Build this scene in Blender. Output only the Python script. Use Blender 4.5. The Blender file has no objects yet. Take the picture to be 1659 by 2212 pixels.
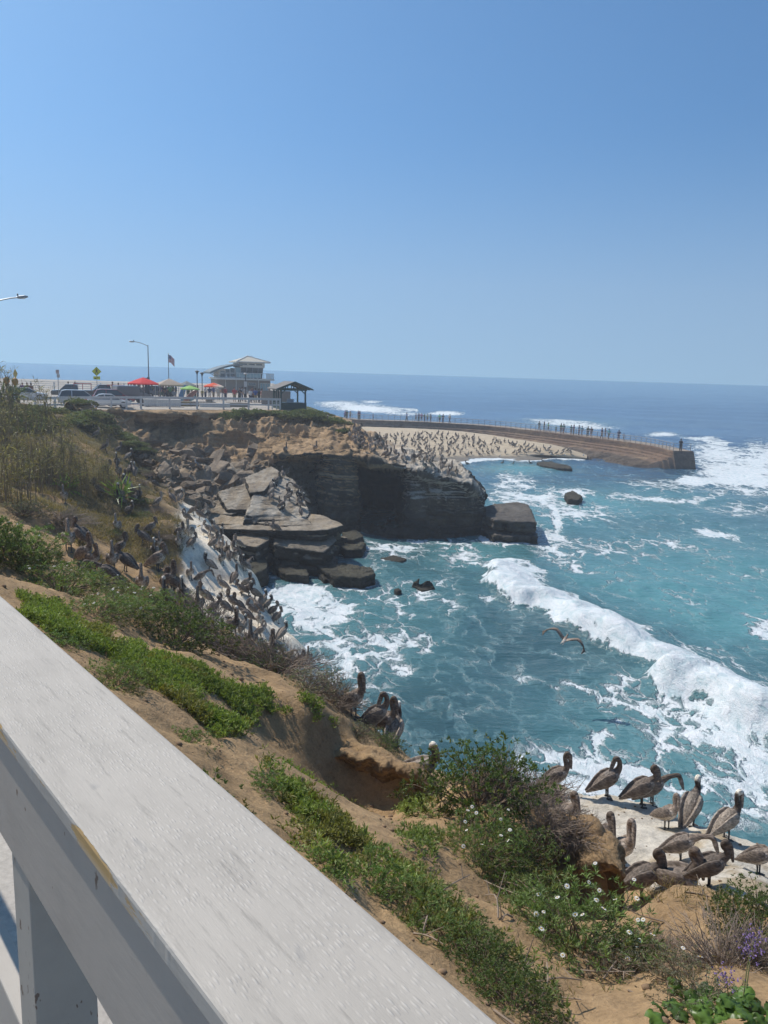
import bpy, bmesh, math, random
import numpy as np
from mathutils import Vector, Matrix, Euler
random.seed(7); RNG = np.random.default_rng(7)
SC = bpy.context.scene; COL = SC.collection
# ------------------------------------------------------------ viewpoint geometry
H = 12.5; FPX = 1670.0; CX, CY = 829.5, 1106.0
PIT = math.radians(10.13); ROL = math.radians(1.76)
FW = np.array([0, math.cos(PIT), -math.sin(PIT)])
_u = np.array([0, math.sin(PIT), math.cos(PIT)]); _r = np.array([1., 0, 0])
RT = _r*math.cos(ROL)+_u*math.sin(ROL); UP = _u*math.cos(ROL)-_r*math.sin(ROL)
CAM = np.array([0, 0, H])
def ray(px, py): return FW+(px-CX)/FPX*RT-(py-CY)/FPX*UP
def pz(px, py, z):
    d = ray(px, py); return CAM+d*((z-H)/d[2])
def pr(px, py, r):
    d = ray(px, py); return CAM+d*(r/math.hypot(d[0], d[1]))
def proj(P):
    v = np.asarray(P)-CAM; w = v@FW
    return CX+FPX*(v@RT)/w, CY-FPX*(v@UP)/w
RA = math.radians(-40.46)
RD = np.array([math.sin(RA), math.cos(RA)]); RN = np.array([math.cos(RA), -math.sin(RA)])
def st(p): return np.array([p[0]*RD[0]+p[1]*RD[1], p[0]*RN[0]+p[1]*RN[1]])
# ------------------------------------------------------------ noise
def _hash(ix, iy, iz):
    n = (ix*374761393+iy*668265263+iz*1274126177) & 0x7fffffff
    n = ((n ^ (n >> 13))*1274126177) & 0x7fffffff
    n = ((n ^ (n >> 16))*668265263) & 0x7fffffff
    return ((n ^ (n >> 15)) & 0xffff)/65535.0
def vnoise(P):
    P = np.asarray(P, float); i = np.floor(P).astype(np.int64); f = P-i
    u = f*f*f*(f*(f*6-15)+10); r = 0
    for dx in (0, 1):
        wx = u[:, 0] if dx else 1-u[:, 0]
        for dy in (0, 1):
            wy = u[:, 1] if dy else 1-u[:, 1]
            for dz in (0, 1):
                wz = u[:, 2] if dz else 1-u[:, 2]
                r = r+wx*wy*wz*_hash(i[:, 0]+dx, i[:, 1]+dy, i[:, 2]+dz)
    return r*2-1
def fbm(P, sc=1.0, octv=4, gain=.5, seed=0):
    P = np.asarray(P, float)*sc+seed*17.31+np.array([3.1, 7.7, 1.3]); a = 1; s = 0; tot = 0
    for o in range(octv):
        s = s+a*vnoise(P); tot += a; P = P*2.03+11.7; a *= gain
    return s/tot
def ridged(P, sc=1.0, octv=4, seed=0):
    P = np.asarray(P, float)*sc+seed*9.17; a = 1; s = 0; tot = 0
    for o in range(octv):
        s = s+a*(1-2*np.abs(vnoise(P))); tot += a; P = P*2.1+5.3; a *= .5
    return s/tot
def P3(x, y, z=0): 
    x, y = np.broadcast_arrays(np.asarray(x, float), np.asarray(y, float)); z = np.broadcast_to(z, x.shape)
    return np.stack([x.ravel(), y.ravel(), z.ravel()], 1)
def sstep(a, b, x):
    t = np.clip((x-a)/(b-a), 0, 1); return t*t*(3-2*t)
def inpoly(x, y, poly):
    x = np.asarray(x); y = np.asarray(y); c = np.zeros(x.shape, bool); n = len(poly); j = n-1
    for i in range(n):
        xi, yi = poly[i][:2]; xj, yj = poly[j][:2]
        c ^= ((yi > y) != (yj > y)) & (x < (xj-xi)*(y-yi)/((yj-yi) or 1e-9)+xi); j = i
    return c
def dist_line(x, y, pts):
    x = np.asarray(x, float); y = np.asarray(y, float); best = np.full(x.shape, 1e9); side = np.zeros(x.shape); tt = np.zeros(x.shape); L = 0
    segs = [math.hypot(pts[i+1][0]-pts[i][0], pts[i+1][1]-pts[i][1]) for i in range(len(pts)-1)]; tot = sum(segs)
    for i in range(len(pts)-1):
        ax, ay = pts[i][:2]; bx, by = pts[i+1][:2]; dx, dy = bx-ax, by-ay; l2 = dx*dx+dy*dy
        t = np.clip(((x-ax)*dx+(y-ay)*dy)/l2, 0, 1); d = np.hypot(x-ax-t*dx, y-ay-t*dy); m = d < best
        best = np.where(m, d, best); side = np.where(m, np.sign((x-ax)*dy-(y-ay)*dx), side); tt = np.where(m, (L+t*segs[i])/tot, tt); L += segs[i]
    return best, side, tt
def smooth_line(pts, n):
    pts = np.array(pts, float); m = len(pts); out = []
    for k in np.linspace(0, m-1, n):
        i = min(int(k), m-2); t = k-i
        p0 = pts[max(i-1, 0)]; p1 = pts[i]; p2 = pts[i+1]; p3 = pts[min(i+2, m-1)]
        out.append(.5*((2*p1)+(-p0+p2)*t+(2*p0-5*p1+4*p2-p3)*t*t+(-p0+3*p1-3*p2+p3)*t**3))
    return np.array(out)
# ------------------------------------------------------------ mesh building
def raw_mesh(name, V, F, smooth=True, attrs=None, mats=None, midx=None):
    """F: (n,k) int array or list of arrays of different k"""
    me = bpy.data.meshes.new(name); V = np.asarray(V, np.float32)
    Fs = F if isinstance(F, list) else [F]; Fs = [np.asarray(f, np.int32) for f in Fs if len(f)]
    me.vertices.add(len(V)); me.vertices.foreach_set('co', V.ravel())
    nl = sum(f.size for f in Fs); npo = sum(len(f) for f in Fs)
    me.loops.add(nl); me.loops.foreach_set('vertex_index', np.concatenate([f.ravel() for f in Fs]))
    tot = np.concatenate([np.full(len(f), f.shape[1], np.int32) for f in Fs]); st_ = np.concatenate([[0], np.cumsum(tot)[:-1]]).astype(np.int32)
    me.polygons.add(npo); me.polygons.foreach_set('loop_start', st_); me.polygons.foreach_set('loop_total', tot)
    if midx is not None: me.polygons.foreach_set('material_index', np.asarray(midx, np.int32))
    me.polygons.foreach_set('use_smooth', np.full(npo, smooth, bool))
    for k, a in (attrs or {}).items():
        a = np.asarray(a, np.float32)
        if a.ndim == 1:
            at = me.attributes.new(k, 'FLOAT', 'POINT'); at.data.foreach_set('value', a)
        else:
            if a.shape[1] == 3: a = np.concatenate([a, np.ones((len(a), 1), np.float32)], 1)
            at = me.attributes.new(k, 'FLOAT_COLOR', 'POINT'); at.data.foreach_set('color', a.ravel())
    for m in (mats or []): me.materials.append(m)
    me.update(calc_edges=True); me.validate(); return me
def link(name, me, parent=None, loc=None):
    o = bpy.data.objects.new(name, me); COL.objects.link(o)
    if parent: o.parent = parent
    if loc is not None: o.location = loc
    return o
def tag(o, label=None, cat=None, group=None, kind=None):
    if label: o['label'] = label
    if cat: o['category'] = cat
    if group: o['group'] = group
    if kind: o['kind'] = kind
    return o
def thing(name, label, cat, loc=(0, 0, 0), rz=0, group=None, scale=None):
    o = bpy.data.objects.new(name, None); COL.objects.link(o); o.location = loc; o.rotation_euler = (0, 0, rz); o.empty_display_size = .1
    if scale: o.scale = (scale,)*3
    return tag(o, label, cat, group)
def copy_tree(o, parent=None):
    c = o.copy(); COL.objects.link(c); c.parent = parent
    for ch in list(o.children): copy_tree(ch, c)
    return c
class MB:
    """collects boxes, bars, tubes, prisms; builds ONE mesh"""
    def __init__(s): s.v = []; s.f = []; s.n = 0; s.mi = []; s.m = 0
    def add(s, V, F):
        V = np.asarray(V, float).reshape(-1, 3); s.v.append(V)
        for f in F: s.f.append([int(i)+s.n for i in f]); s.mi.append(s.m)
        s.n += len(V); return s
    def box(s, c, d, rz=0, M=None):
        x, y, z = np.array(d)/2.; V = np.array([[-x,-y,-z],[x,-y,-z],[x,y,-z],[-x,y,-z],[-x,-y,z],[x,-y,z],[x,y,z],[-x,y,z]])
        if rz:
            a, b = math.cos(rz), math.sin(rz); V = V@np.array([[a, b, 0], [-b, a, 0], [0, 0, 1]])
        if M is not None: V = V@np.array(M.to_3x3()).T
        return s.add(V+np.array(c), [(0,3,2,1),(4,5,6,7),(0,1,5,4),(1,2,6,5),(2,3,7,6),(3,0,4,7)])
    def hexa(s, P): return s.add(P, [(0,3,2,1),(4,5,6,7),(0,1,5,4),(1,2,6,5),(2,3,7,6),(3,0,4,7)])
    def bar(s, a, b, w, h=None, up=(0, 0, 1)):
        a = np.array(a, float); b = np.array(b, float); h = h or w; d = b-a; d /= np.linalg.norm(d); u = np.array(up, float)
        if abs(d@u) > .99: u = np.array([0, 1., 0])
        x = np.cross(d, u); x /= np.linalg.norm(x); y = np.cross(x, d); x = x*w/2; y = y*h/2
        return s.hexa([a-x-y, a+x-y, b+x-y, b-x-y, a-x+y, a+x+y, b+x+y, b-x+y])
    def tube(s, pts, rad, n=8, cap=True):
        pts = np.array(pts, float); m = len(pts); rad = np.broadcast_to(rad, (m,)) if np.ndim(rad) < 2 else rad
        T = np.gradient(pts, axis=0); T /= np.linalg.norm(T, axis=1)[:, None]+1e-12
        u = np.array([0, 0, 1.]) if abs(T[0][2]) < .9 else np.array([1., 0, 0]); V = []
        for i in range(m):
            u = u-T[i]*(u@T[i]); u /= np.linalg.norm(u)+1e-12; w = np.cross(T[i], u)
            for k in range(n):
                a = 2*math.pi*k/n; V.append(pts[i]+rad[i]*(math.cos(a)*u+math.sin(a)*w))
        F = [(i*n+k, i*n+(k+1) % n, (i+1)*n+(k+1) % n, (i+1)*n+k) for i in range(m-1) for k in range(n)]
        if cap: F += [tuple(range(n-1, -1, -1)), tuple(range((m-1)*n, m*n))]
        return s.add(V, F)
    def lathe(s, prof, c=(0, 0, 0), n=16):
        V = []; m = len(prof)
        for r, z in prof:
            for k in range(n): a = 2*math.pi*k/n; V.append([c[0]+r*math.cos(a), c[1]+r*math.sin(a), c[2]+z])
        F = [(i*n+k, i*n+(k+1) % n, (i+1)*n+(k+1) % n, (i+1)*n+k) for i in range(m-1) for k in range(n)]
        F += [tuple(range(n-1, -1, -1)), tuple(range((m-1)*n, m*n))]
        return s.add(V, F)
    def prism(s, poly, z0, z1):
        n = len(poly); V = [[p[0], p[1], z0] for p in poly]+[[p[0], p[1], z1] for p in poly]
        return s.add(V, [tuple(range(n-1, -1, -1)), tuple(range(n, 2*n))]+[(i, (i+1) % n, n+(i+1) % n, n+i) for i in range(n)])
    def prismxz(s, poly, y0, y1):
        n = len(poly); V = [[p[0], y0, p[1]] for p in poly]+[[p[0], y1, p[1]] for p in poly]
        return s.add(V, [tuple(range(n)), tuple(range(2*n-1, n-1, -1))]+[(i, n+i, n+(i+1) % n, (i+1) % n) for i in range(n)])
    def sphere(s, c, r, nu=10, nv=7):
        r = np.broadcast_to(r, (3,)); V = []; 
        for j in range(1, nv):
            t = math.pi*j/nv
            for i in range(nu): a = 2*math.pi*i/nu; V.append([c[0]+r[0]*math.sin(t)*math.cos(a), c[1]+r[1]*math.sin(t)*math.sin(a), c[2]+r[2]*math.cos(t)])
        V += [[c[0], c[1], c[2]+r[2]], [c[0], c[1], c[2]-r[2]]]; k = (nv-1)*nu
        F = [(j*nu+i, (j+1)*nu+i, (j+1)*nu+(i+1) % nu, j*nu+(i+1) % nu) for j in range(nv-2) for i in range(nu)]
        F += [(k, i, (i+1) % nu) for i in range(nu)]+[(k+1, (nv-2)*nu+(i+1) % nu, (nv-2)*nu+i) for i in range(nu)]
        return s.add(V, F)
    def mesh(s, name, mats, smooth=False):
        V = np.concatenate(s.v); g = {}; mi = {}
        for f, m in zip(s.f, s.mi): g.setdefault(len(f), []).append(f); mi.setdefault(len(f), []).append(m)
        mats = mats if isinstance(mats, list) else [mats]
        return raw_mesh(name, V, [np.array(g[k]) for k in g], smooth, None, mats, np.concatenate([mi[k] for k in g]))
    def build(s, name, mats, parent=None, smooth=False, bevel=0):
        o = link(name, s.mesh(name, mats, smooth), parent)
        if bevel:
            m = o.modifiers.new('edge', 'BEVEL'); m.width = bevel; m.segments = 2; m.limit_method = 'ANGLE'
        return o
def gridF(nu, nv, off=0):
    a = (np.arange(nu-1)[:, None]*nv+np.arange(nv-1)[None]).ravel()+off
    return np.stack([a, a+nv, a+nv+1, a+1], 1)
def grid_normals(G):
    du = np.gradient(G, axis=0); dv = np.gradient(G, axis=1); N = np.cross(du, dv); return N/(np.linalg.norm(N, axis=2, keepdims=True)+1e-9)
# ------------------------------------------------------------ materials
def mat(name):
    m = bpy.data.materials.new(name); m.use_nodes = True; n = m.node_tree; b = n.nodes['Principled BSDF']; return m, n, b
def nd(n, t, **k):
    o = n.nodes.new('ShaderNode'+t)
    for a, v in k.items():
        if a.startswith('_'): setattr(o, a[1:], v)
        else:
            key = int(a[1:]) if a[0] == 'i' and a[1:].isdigit() else a.replace('__', ' ')
            if hasattr(v, 'is_output'): n.links.new(v, o.inputs[key])
            else: o.inputs[key].default_value = v
    return o
def ramp(n, fac, stops, interp='LINEAR'):
    r = n.nodes.new('ShaderNodeValToRGB'); r.color_ramp.interpolation = interp
    e = r.color_ramp.elements
    while len(e) < len(stops): e.new(.5)
    for i, (p, c) in enumerate(stops):
        e[i].position = p; c = (c, c, c) if np.isscalar(c) else c; e[i].color = (*c, 1)
    n.links.new(fac, r.inputs[0]); return r.outputs[0]
def mixc(n, f, a, b, mode='MIX'):
    o = n.nodes.new('ShaderNodeMix'); o.data_type = 'RGBA'; o.blend_type = mode
    for i, v in ((0, f), (6, a), (7, b)):
        if hasattr(v, 'is_output'): n.links.new(v, o.inputs[i])
        else: o.inputs[i].default_value = v if i == 0 else ((*v, 1) if len(v) == 3 else v)
    return o.outputs[2]
def mth(n, op, a, b=0.0, c=None):
    o = n.nodes.new('ShaderNodeMath'); o.operation = op
    for i, v in enumerate((a, b) if c is None else (a, b, c)):
        if hasattr(v, 'is_output'): n.links.new(v, o.inputs[i])
        else: o.inputs[i].default_value = v
    return o.outputs[0]
def bump(n, b, h, strength=.5, dist=.05):
    o = nd(n, 'Bump', Strength=strength, Distance=dist, Height=h); n.links.new(o.outputs[0], b.inputs['Normal'])
_simple = {}
def simple(name, col, rough=.6, metal=0, var=.12, scale=8., bmp=0, spec=.4):
    """plain surface with a little procedural wear"""
    if name in _simple: return _simple[name]
    m, n, b = mat(name); tc = nd(n, 'TexCoord'); no = nd(n, 'TexNoise', Vector=tc.outputs['Object'], Scale=scale, Detail=5., Roughness=.6)
    lo = tuple(c*(1-var) for c in col); hi = tuple(min(1, c*(1+var)) for c in col)
    n.links.new(ramp(n, no.outputs[0], [(.3, lo), (.7, hi)]), b.inputs['Base Color'])
    b.inputs['Roughness'].default_value = rough; b.inputs['Metallic'].default_value = metal; b.inputs['Specular IOR Level'].default_value = spec
    if bmp: bump(n, b, no.outputs[0], bmp, .01)
    _simple[name] = m; return m
# ------------------------------------------------------------ camera, light, render settings
cam = bpy.data.cameras.new('camera'); co = bpy.data.objects.new('camera', cam); COL.objects.link(co); SC.camera = co
cam.sensor_fit = 'VERTICAL'; cam.sensor_height = 24; cam.lens = 24*FPX/2212; cam.clip_end = 90000; cam.clip_start = .05
co.matrix_world = Matrix(((RT[0], UP[0], -FW[0], 0), (RT[1], UP[1], -FW[1], 0), (RT[2], UP[2], -FW[2], H), (0, 0, 0, 1)))
SUN_EL = math.radians(51); SUN_AZ = math.radians(-50)     # azimuth from +Y towards +X
sd = Vector((math.sin(SUN_AZ)*math.cos(SUN_EL), math.cos(SUN_AZ)*math.cos(SUN_EL), math.sin(SUN_EL)))
L = bpy.data.lights.new('sun', 'SUN'); L.energy = 4.3; L.angle = math.radians(.5); L.color = (1, .94, .86)
lo_ = bpy.data.objects.new('sun', L); COL.objects.link(lo_); lo_.rotation_euler = sd.to_track_quat('Z', 'Y').to_euler()
W = bpy.data.worlds.new('World'); SC.world = W; W.use_nodes = True; wn = W.node_tree
sky = nd(wn, 'TexSky', _sky_type='NISHITA', _sun_disc=False, _sun_elevation=SUN_EL, _sun_rotation=SUN_AZ, _altitude=10, _air_density=1.0, _dust_density=1.0, _ozone_density=4.0)
bg = wn.nodes['Background']; bg.inputs[1].default_value = .113
_tc = nd(wn, 'TexCoord'); _sp = nd(wn, 'SeparateXYZ', Vector=_tc.outputs['Generated'])      # look a little above the true horizon: no orange band over the sea
_z = mth(wn, 'MULTIPLY_ADD', mth(wn, 'MAXIMUM', _sp.outputs[2], 0.), .85, .15)
_nm = nd(wn, 'VectorMath', _operation='NORMALIZE', i0=nd(wn, 'CombineXYZ', X=_sp.outputs[0], Y=_sp.outputs[1], Z=_z).outputs[0])
wn.links.new(_nm.outputs[0], sky.inputs[0])
_hz = nd(wn, 'MapRange', Value=_sp.outputs[2], i1=0., i2=.30, i3=.55, i4=0., _interpolation_type='SMOOTHSTEP').outputs[0]     # pale marine haze low over the sea
wn.links.new(mixc(wn, _hz, mixc(wn, 1.0, sky.outputs[0], (.67, .985, 1.13), 'MULTIPLY'), (3.4, 4.7, 6.1)), bg.inputs[0])
SC.view_settings.view_transform = 'Standard'; SC.view_settings.look = 'None'; SC.view_settings.exposure = 0
SC.cycles.max_bounces = 5; SC.cycles.diffuse_bounces = 2; SC.cycles.glossy_bounces = 2; SC.cycles.transparent_max_bounces = 6
SC.cycles.use_adaptive_sampling = True; SC.cycles.adaptive_threshold = .02
# ============================================================ THE SEA
def axis(a, b, d0, lo, hi, g=1.05):
    xs = list(np.arange(a, b, d0)); d = d0; x = xs[-1]
    while x < hi: d *= g; x += d; xs.append(x)
    d = d0; x = a; left = []
    while x > lo: d *= g; x -= d; left.append(x)
    return np.array(left[::-1]+xs)
ys = [6.]; 
while ys[-1] < 60000:
    y = ys[-1]; ys.append(y+(.19 if y < 30 else (.0064*y if y < 190 else .03*y)))
ys = np.array(ys); xs = axis(-12, 46, .21, -42000, 42000, 1.06)
X, Y = np.meshgrid(xs, ys, indexing='ij')
sp = P3(X, Y); px, py = proj(sp); px = px.reshape(X.shape); py = py.reshape(X.shape)
front = np.array([(1058,1185),(1066,1225),(1088,1268),(1130,1292),(1160,1290),(1205,1322),(1235,1338),(1290,1352),(1340,1390),(1400,1418),(1470,1462),(1540,1492),(1600,1525),(1700,1575),(1900,1690)], float)
fw_w = np.array([pz(a, b, .5) for a, b in front]); fl = smooth_line(fw_w, 60)
d, side, tt = dist_line(X, Y, fl)
sdist = d*side*-1          # positive = seaward side (right/back)
nz = fbm(sp, .8, 4, seed=2).reshape(X.shape); nz2 = fbm(sp, .25, 3, seed=5).reshape(X.shape)
q = np.array([fl[20][0]+5, fl[20][1]+5]); dq, sq, _ = dist_line(q[:1], q[1:], fl)
if (sq*-1)[0] < 0: sdist = -sdist
endf = sstep(0, .06, tt)
nzw = fbm(sp, .33, 3, seed=14).reshape(X.shape); sd_ = sdist+1.1*nzw+.25*nz
wave = np.where(sd_ < .3, np.exp(-((sd_-.3)/.85)**2), np.exp(-((sd_-.3)/2.6)**2))*(.55+.45*sstep(0, .35, tt))*endf*(.8+.5*nzw)
near = 1-sstep(120, 400, Y)
Z = near*(.10*np.sin(.55*(X*.75+Y*.5)+1.5*nz2)+.10*nz+.10*fbm(sp, .35, 3, seed=9).reshape(X.shape)) + 1.2*wave+.40*wave*fbm(sp, .8, 3, seed=15).reshape(X.shape)
# long swell further out, as real relief
Z += (1-near*.85)*(1-sstep(900, 2500, Y))*sstep(60, 160, Y)*(.28*np.sin(.16*(Y+.18*X)+3*fbm(sp, .012, 3, seed=4).reshape(X.shape)))
def ell(cx, cy, a, b, s, rot=0, p=1.3):
    c, n = math.cos(math.radians(rot)), math.sin(math.radians(rot)); u = (px-cx)*c+(py-cy)*n; v = -(px-cx)*n+(py-cy)*c
    return s*np.exp(-((u/a)**2+(v/b)**2)**p)
def strip(pts, w, s, n=40):
    l = smooth_line(np.array(pts, float), n); dd, _, _ = dist_line(px, py, l); return s*np.exp(-(dd/w)**2)
foam = np.zeros_like(X)
# wave body and the churned water behind it
wf = sstep(-1.25, -.35, sd_+.7*nz)*(1-sstep(1.9, 3.9, sd_+1.2*nz2))*endf
foam = np.maximum(foam, wf*(.84+.3*np.exp(-((sd_-.7)/1.2)**2)))
foam = np.maximum(foam, .46*sstep(-.3, .3, sd_)*(1-sstep(3, 7, sd_+2*nz2))*endf*sstep(.3, .7, tt))
for a in [(1480,1560,260,80,.72,20),(1330,1700,270,150,.74,15),(1600,1700,150,130,.70),(1130,1760,200,120,.66),(1060,1560,130,90,.44),(1240,1500,110,50,.5,30),
          (690,1330,150,85,.80,25),(640,1290,90,55,.9),(760,1420,160,85,.72,10),(850,1380,120,60,.66),(700,1460,80,40,.72),(900,1290,150,60,.57),(1000,1200,80,50,.58),(830,1190,130,28,.64),
          (640,1245,70,26,.85),(760,1262,60,18,.7),(590,1330,50,90,.8,-15),(820,1520,120,50,.45),
          (1150,1075,110,26,.80),(1110,1050,60,40,.72),(1250,1105,120,30,.60),(1300,1190,170,35,.62,8),(1200,1180,80,40,.86,20),(1545,1150,60,11,.9,10),(1460,1175,130,16,.5,10),
          (1240,1067,50,14,.85),(1400,1045,90,14,.55),(1480,1050,150,25,.50),(1590,1025,105,40,1.1,12),(1560,985,80,28,.9,15),(1640,1010,70,60,1.0),(1500,1040,45,12,1.2),(1350,1075,70,9,.6),
          (1600,1100,110,22,.58),(1660,1360,80,24,.86),(1600,1330,80,16,.55),(1480,1290,70,12,.5),(1250,1225,90,20,.62,15),(1390,1240,60,10,.45),
          (790,882,105,10.5,.95,4),(870,893,70,6,.75,3),(730,872,55,7,.85),(960,893,45,5,.98),(1225,914,100,8,.84,4),(1290,924,60,5,.7),(1430,939,34,5,1.1),(1520,950,58,5,.86,8),(1555,957,24,5,.95,12),(800,868,30,3,.8),
          (1300,1600,80,40,.62),(1045,1290,60,20,.5,20),(1150,1420,90,26,.42,15),(1000,1480,90,20,.44)]:
    foam = np.maximum(foam, ell(*a))
foam = np.maximum(foam, strip([(985,998),(1060,993),(1130,994),(1190,990),(1262,994)], 3.6, 1.1))
foam = np.maximum(foam, strip([(1190,1092),(1205,1130),(1185,1165),(1100,1172),(1040,1166)], 12, .9))
foam = np.maximum(foam, strip([(880,1168),(960,1172),(1030,1168)], 6, .6))
foam = np.maximum(foam, strip([(1320,1068),(1400,1075),(1480,1082),(1560,1066)], 9, .68))
foam = np.maximum(foam, strip([(1495,948),(1540,946),(1575,958)], 3, .95))
foam = np.maximum(foam, strip([(885,1285),(915,1278),(945,1285)], 12, .72))
foam = np.maximum(foam, strip([(840,890),(870,884),(900,886)], 3, .8))
foam = np.maximum(foam, .16*(py > 1040)*(py < 2000))
# the bay behind the wall is smooth
foam *= 1-np.clip(ell(1090,1440,150,70,.45,15)+ell(960,1570,150,90,.4)+ell(1520,1270,190,55,.5)+ell(1350,1230,120,30,.3), 0, .6)
foam *= 1-.8*np.exp(-(((px-1290)/110)**2+((py-1022)/17)**2)**2)
foam = np.maximum(foam, .27*sstep(990, 1060, py)*(px > 540)); foam = np.maximum(foam, .22*sstep(860, 930, py)); foam = np.clip(foam*(1+.35*nz2), 0, 1.2)
far = sstep(60, 150, Y)
teal = np.clip(ell(1520,1240,360,110,.95)+ell(1400,1080,260,35,.75)+ell(1180,1100,160,60,.5)+ell(1020,1190,90,40,.75)+ell(1600,1340,200,80,.6)+ell(1450,1650,380,220,.55)+ell(760,1350,260,130,.55)+ell(1150,1012,130,14,.6)+ell(1090,1012,90,18,.5)+ell(1240,915,130,12,.5), 0, 1)
face = np.where(sd_ < 0, np.exp(-(sd_/.9)**2), 0)*endf
A = np.array([.047, .118, .138]); B = np.array([.100, .272, .288]); D = np.array([.017, .080, .190]); D2 = np.array([.060, .150, .265])
c = A[None, None]*(1-teal[..., None])+B*teal[..., None]
dk = np.clip(ell(1160,1400,190,70,.55,15)+ell(960,1560,170,90,.5)+face*.7, 0, 1)[..., None]; c = c*(1-.38*dk)
f2 = (far*(1-teal))[..., None]; dd = sstep(150, 900, Y)[..., None]
c = c*(1-f2)+(D*(1-dd)+D2*dd)*f2
c = c*(1+.25*fbm(sp, .05, 3, seed=12).reshape(X.shape)[..., None])
m, n, b = mat('sea water')
tc = nd(n, 'TexCoord'); pos = tc.outputs['Object']
ca = nd(n, 'Attribute', _attribute_name='Col').outputs['Color']; fa = nd(n, 'Attribute', _attribute_name='foam').outputs['Fac']
mp = nd(n, 'Mapping', Vector=pos, Rotation=(0, 0, math.radians(25)), Scale=(1, .62, 1))
dn = nd(n, 'TexNoise', Vector=mp.outputs[0], Scale=.8, Detail=6., Roughness=.62)
dist = nd(n, 'VectorMath', _operation='MULTIPLY_ADD', i0=dn.outputs['Color'], i1=(1.9, 1.9, 0), i2=mp.outputs[0])
def lace(scale, w):
    v = nd(n, 'TexVoronoi', _feature='DISTANCE_TO_EDGE', Vector=dist.outputs[0], Scale=scale, Randomness=1.)
    return mth(n, 'SUBTRACT', 1, nd(n, 'MapRange', Value=v.outputs['Distance'], i1=0., i2=w, _interpolation_type='SMOOTHSTEP').outputs[0])
l1 = lace(.50, .20); l2 = lace(1.25, .17); l3 = lace(3.2, .2)
fn = nd(n, 'TexNoise', Vector=dist.outputs[0], Scale=.45, Detail=7., Roughness=.62).outputs[0]
fn2 = nd(n, 'TexNoise', Vector=dist.outputs[0], Scale=2.4, Detail=6., Roughness=.7).outputs[0]
Lc = mth(n, 'ADD', mth(n, 'MULTIPLY', l1, .50), mth(n, 'MULTIPLY', l2, .42)); Lc = mth(n, 'ADD', Lc, mth(n, 'MULTIPLY', l3, .16))
Lc = mth(n, 'ADD', Lc, mth(n, 'MULTIPLY', mth(n, 'SUBTRACT', fn, .5), 1.35)); Lc = mth(n, 'ADD', Lc, mth(n, 'MULTIPLY', mth(n, 'SUBTRACT', fn2, .5), .75))
val = mth(n, 'ADD', Lc, mth(n, 'MULTIPLY_ADD', fa, 1.75, -1.40))
fm = nd(n, 'MapRange', Value=val, i1=-.10, i2=.36, _interpolation_type='SMOOTHSTEP').outputs[0]
fm = mth(n, 'MULTIPLY', fm, nd(n, 'MapRange', Value=fa, i1=.12, i2=.4).outputs[0])
soft = nd(n, 'MapRange', Value=val, i1=-.6, i2=.35, _interpolation_type='SMOOTHSTEP').outputs[0]
soft = mth(n, 'MULTIPLY', soft, .42)
wc = mixc(n, soft, ca, (.30, .50, .52))
fcol = ramp(n, fn2, [(.28, (.36, .52, .55)), (.46, (.66, .73, .75)), (.62, (.82, .84, .85))])
n.links.new(mixc(n, fm, wc, fcol), b.inputs['Base Color'])
n.links.new(nd(n, 'MapRange', Value=fm, i3=.13, i4=.8).outputs[0], b.inputs['Roughness'])
b.inputs['IOR'].default_value = 1.33; b.inputs['Specular IOR Level'].default_value = .5
w1 = nd(n, 'TexNoise', Vector=nd(n, 'Mapping', Vector=pos, Rotation=(0, 0, .35), Scale=(.55, 1.5, 1)).outputs[0], Scale=1.1, Detail=7., Roughness=.62).outputs[0]
w2 = nd(n, 'TexNoise', Vector=nd(n, 'Mapping', Vector=pos, Rotation=(0, 0, .08), Scale=(.02, .13, 1)).outputs[0], Scale=1., Detail=6., Roughness=.65).outputs[0]
hh = mth(n, 'ADD', mth(n, 'MULTIPLY', w1, mth(n, 'MULTIPLY_ADD', fm, -.32, .37)), mth(n, 'MULTIPLY', w2, mth(n, 'MULTIPLY_ADD', fm, -1.55, 1.6))); hh = mth(n, 'ADD', hh, mth(n, 'MULTIPLY', fm, mth(n, 'MULTIPLY', fn2, .42)))
bump(n, b, hh, .75, .6)
WATER = m
me = raw_mesh('sea', np.stack([X, Y, Z], 2).reshape(-1, 3), gridF(*X.shape), True, {'foam': foam.ravel(), 'Col': c.reshape(-1, 3)}, [m])
tag(link('sea', me), kind='structure')
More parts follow.
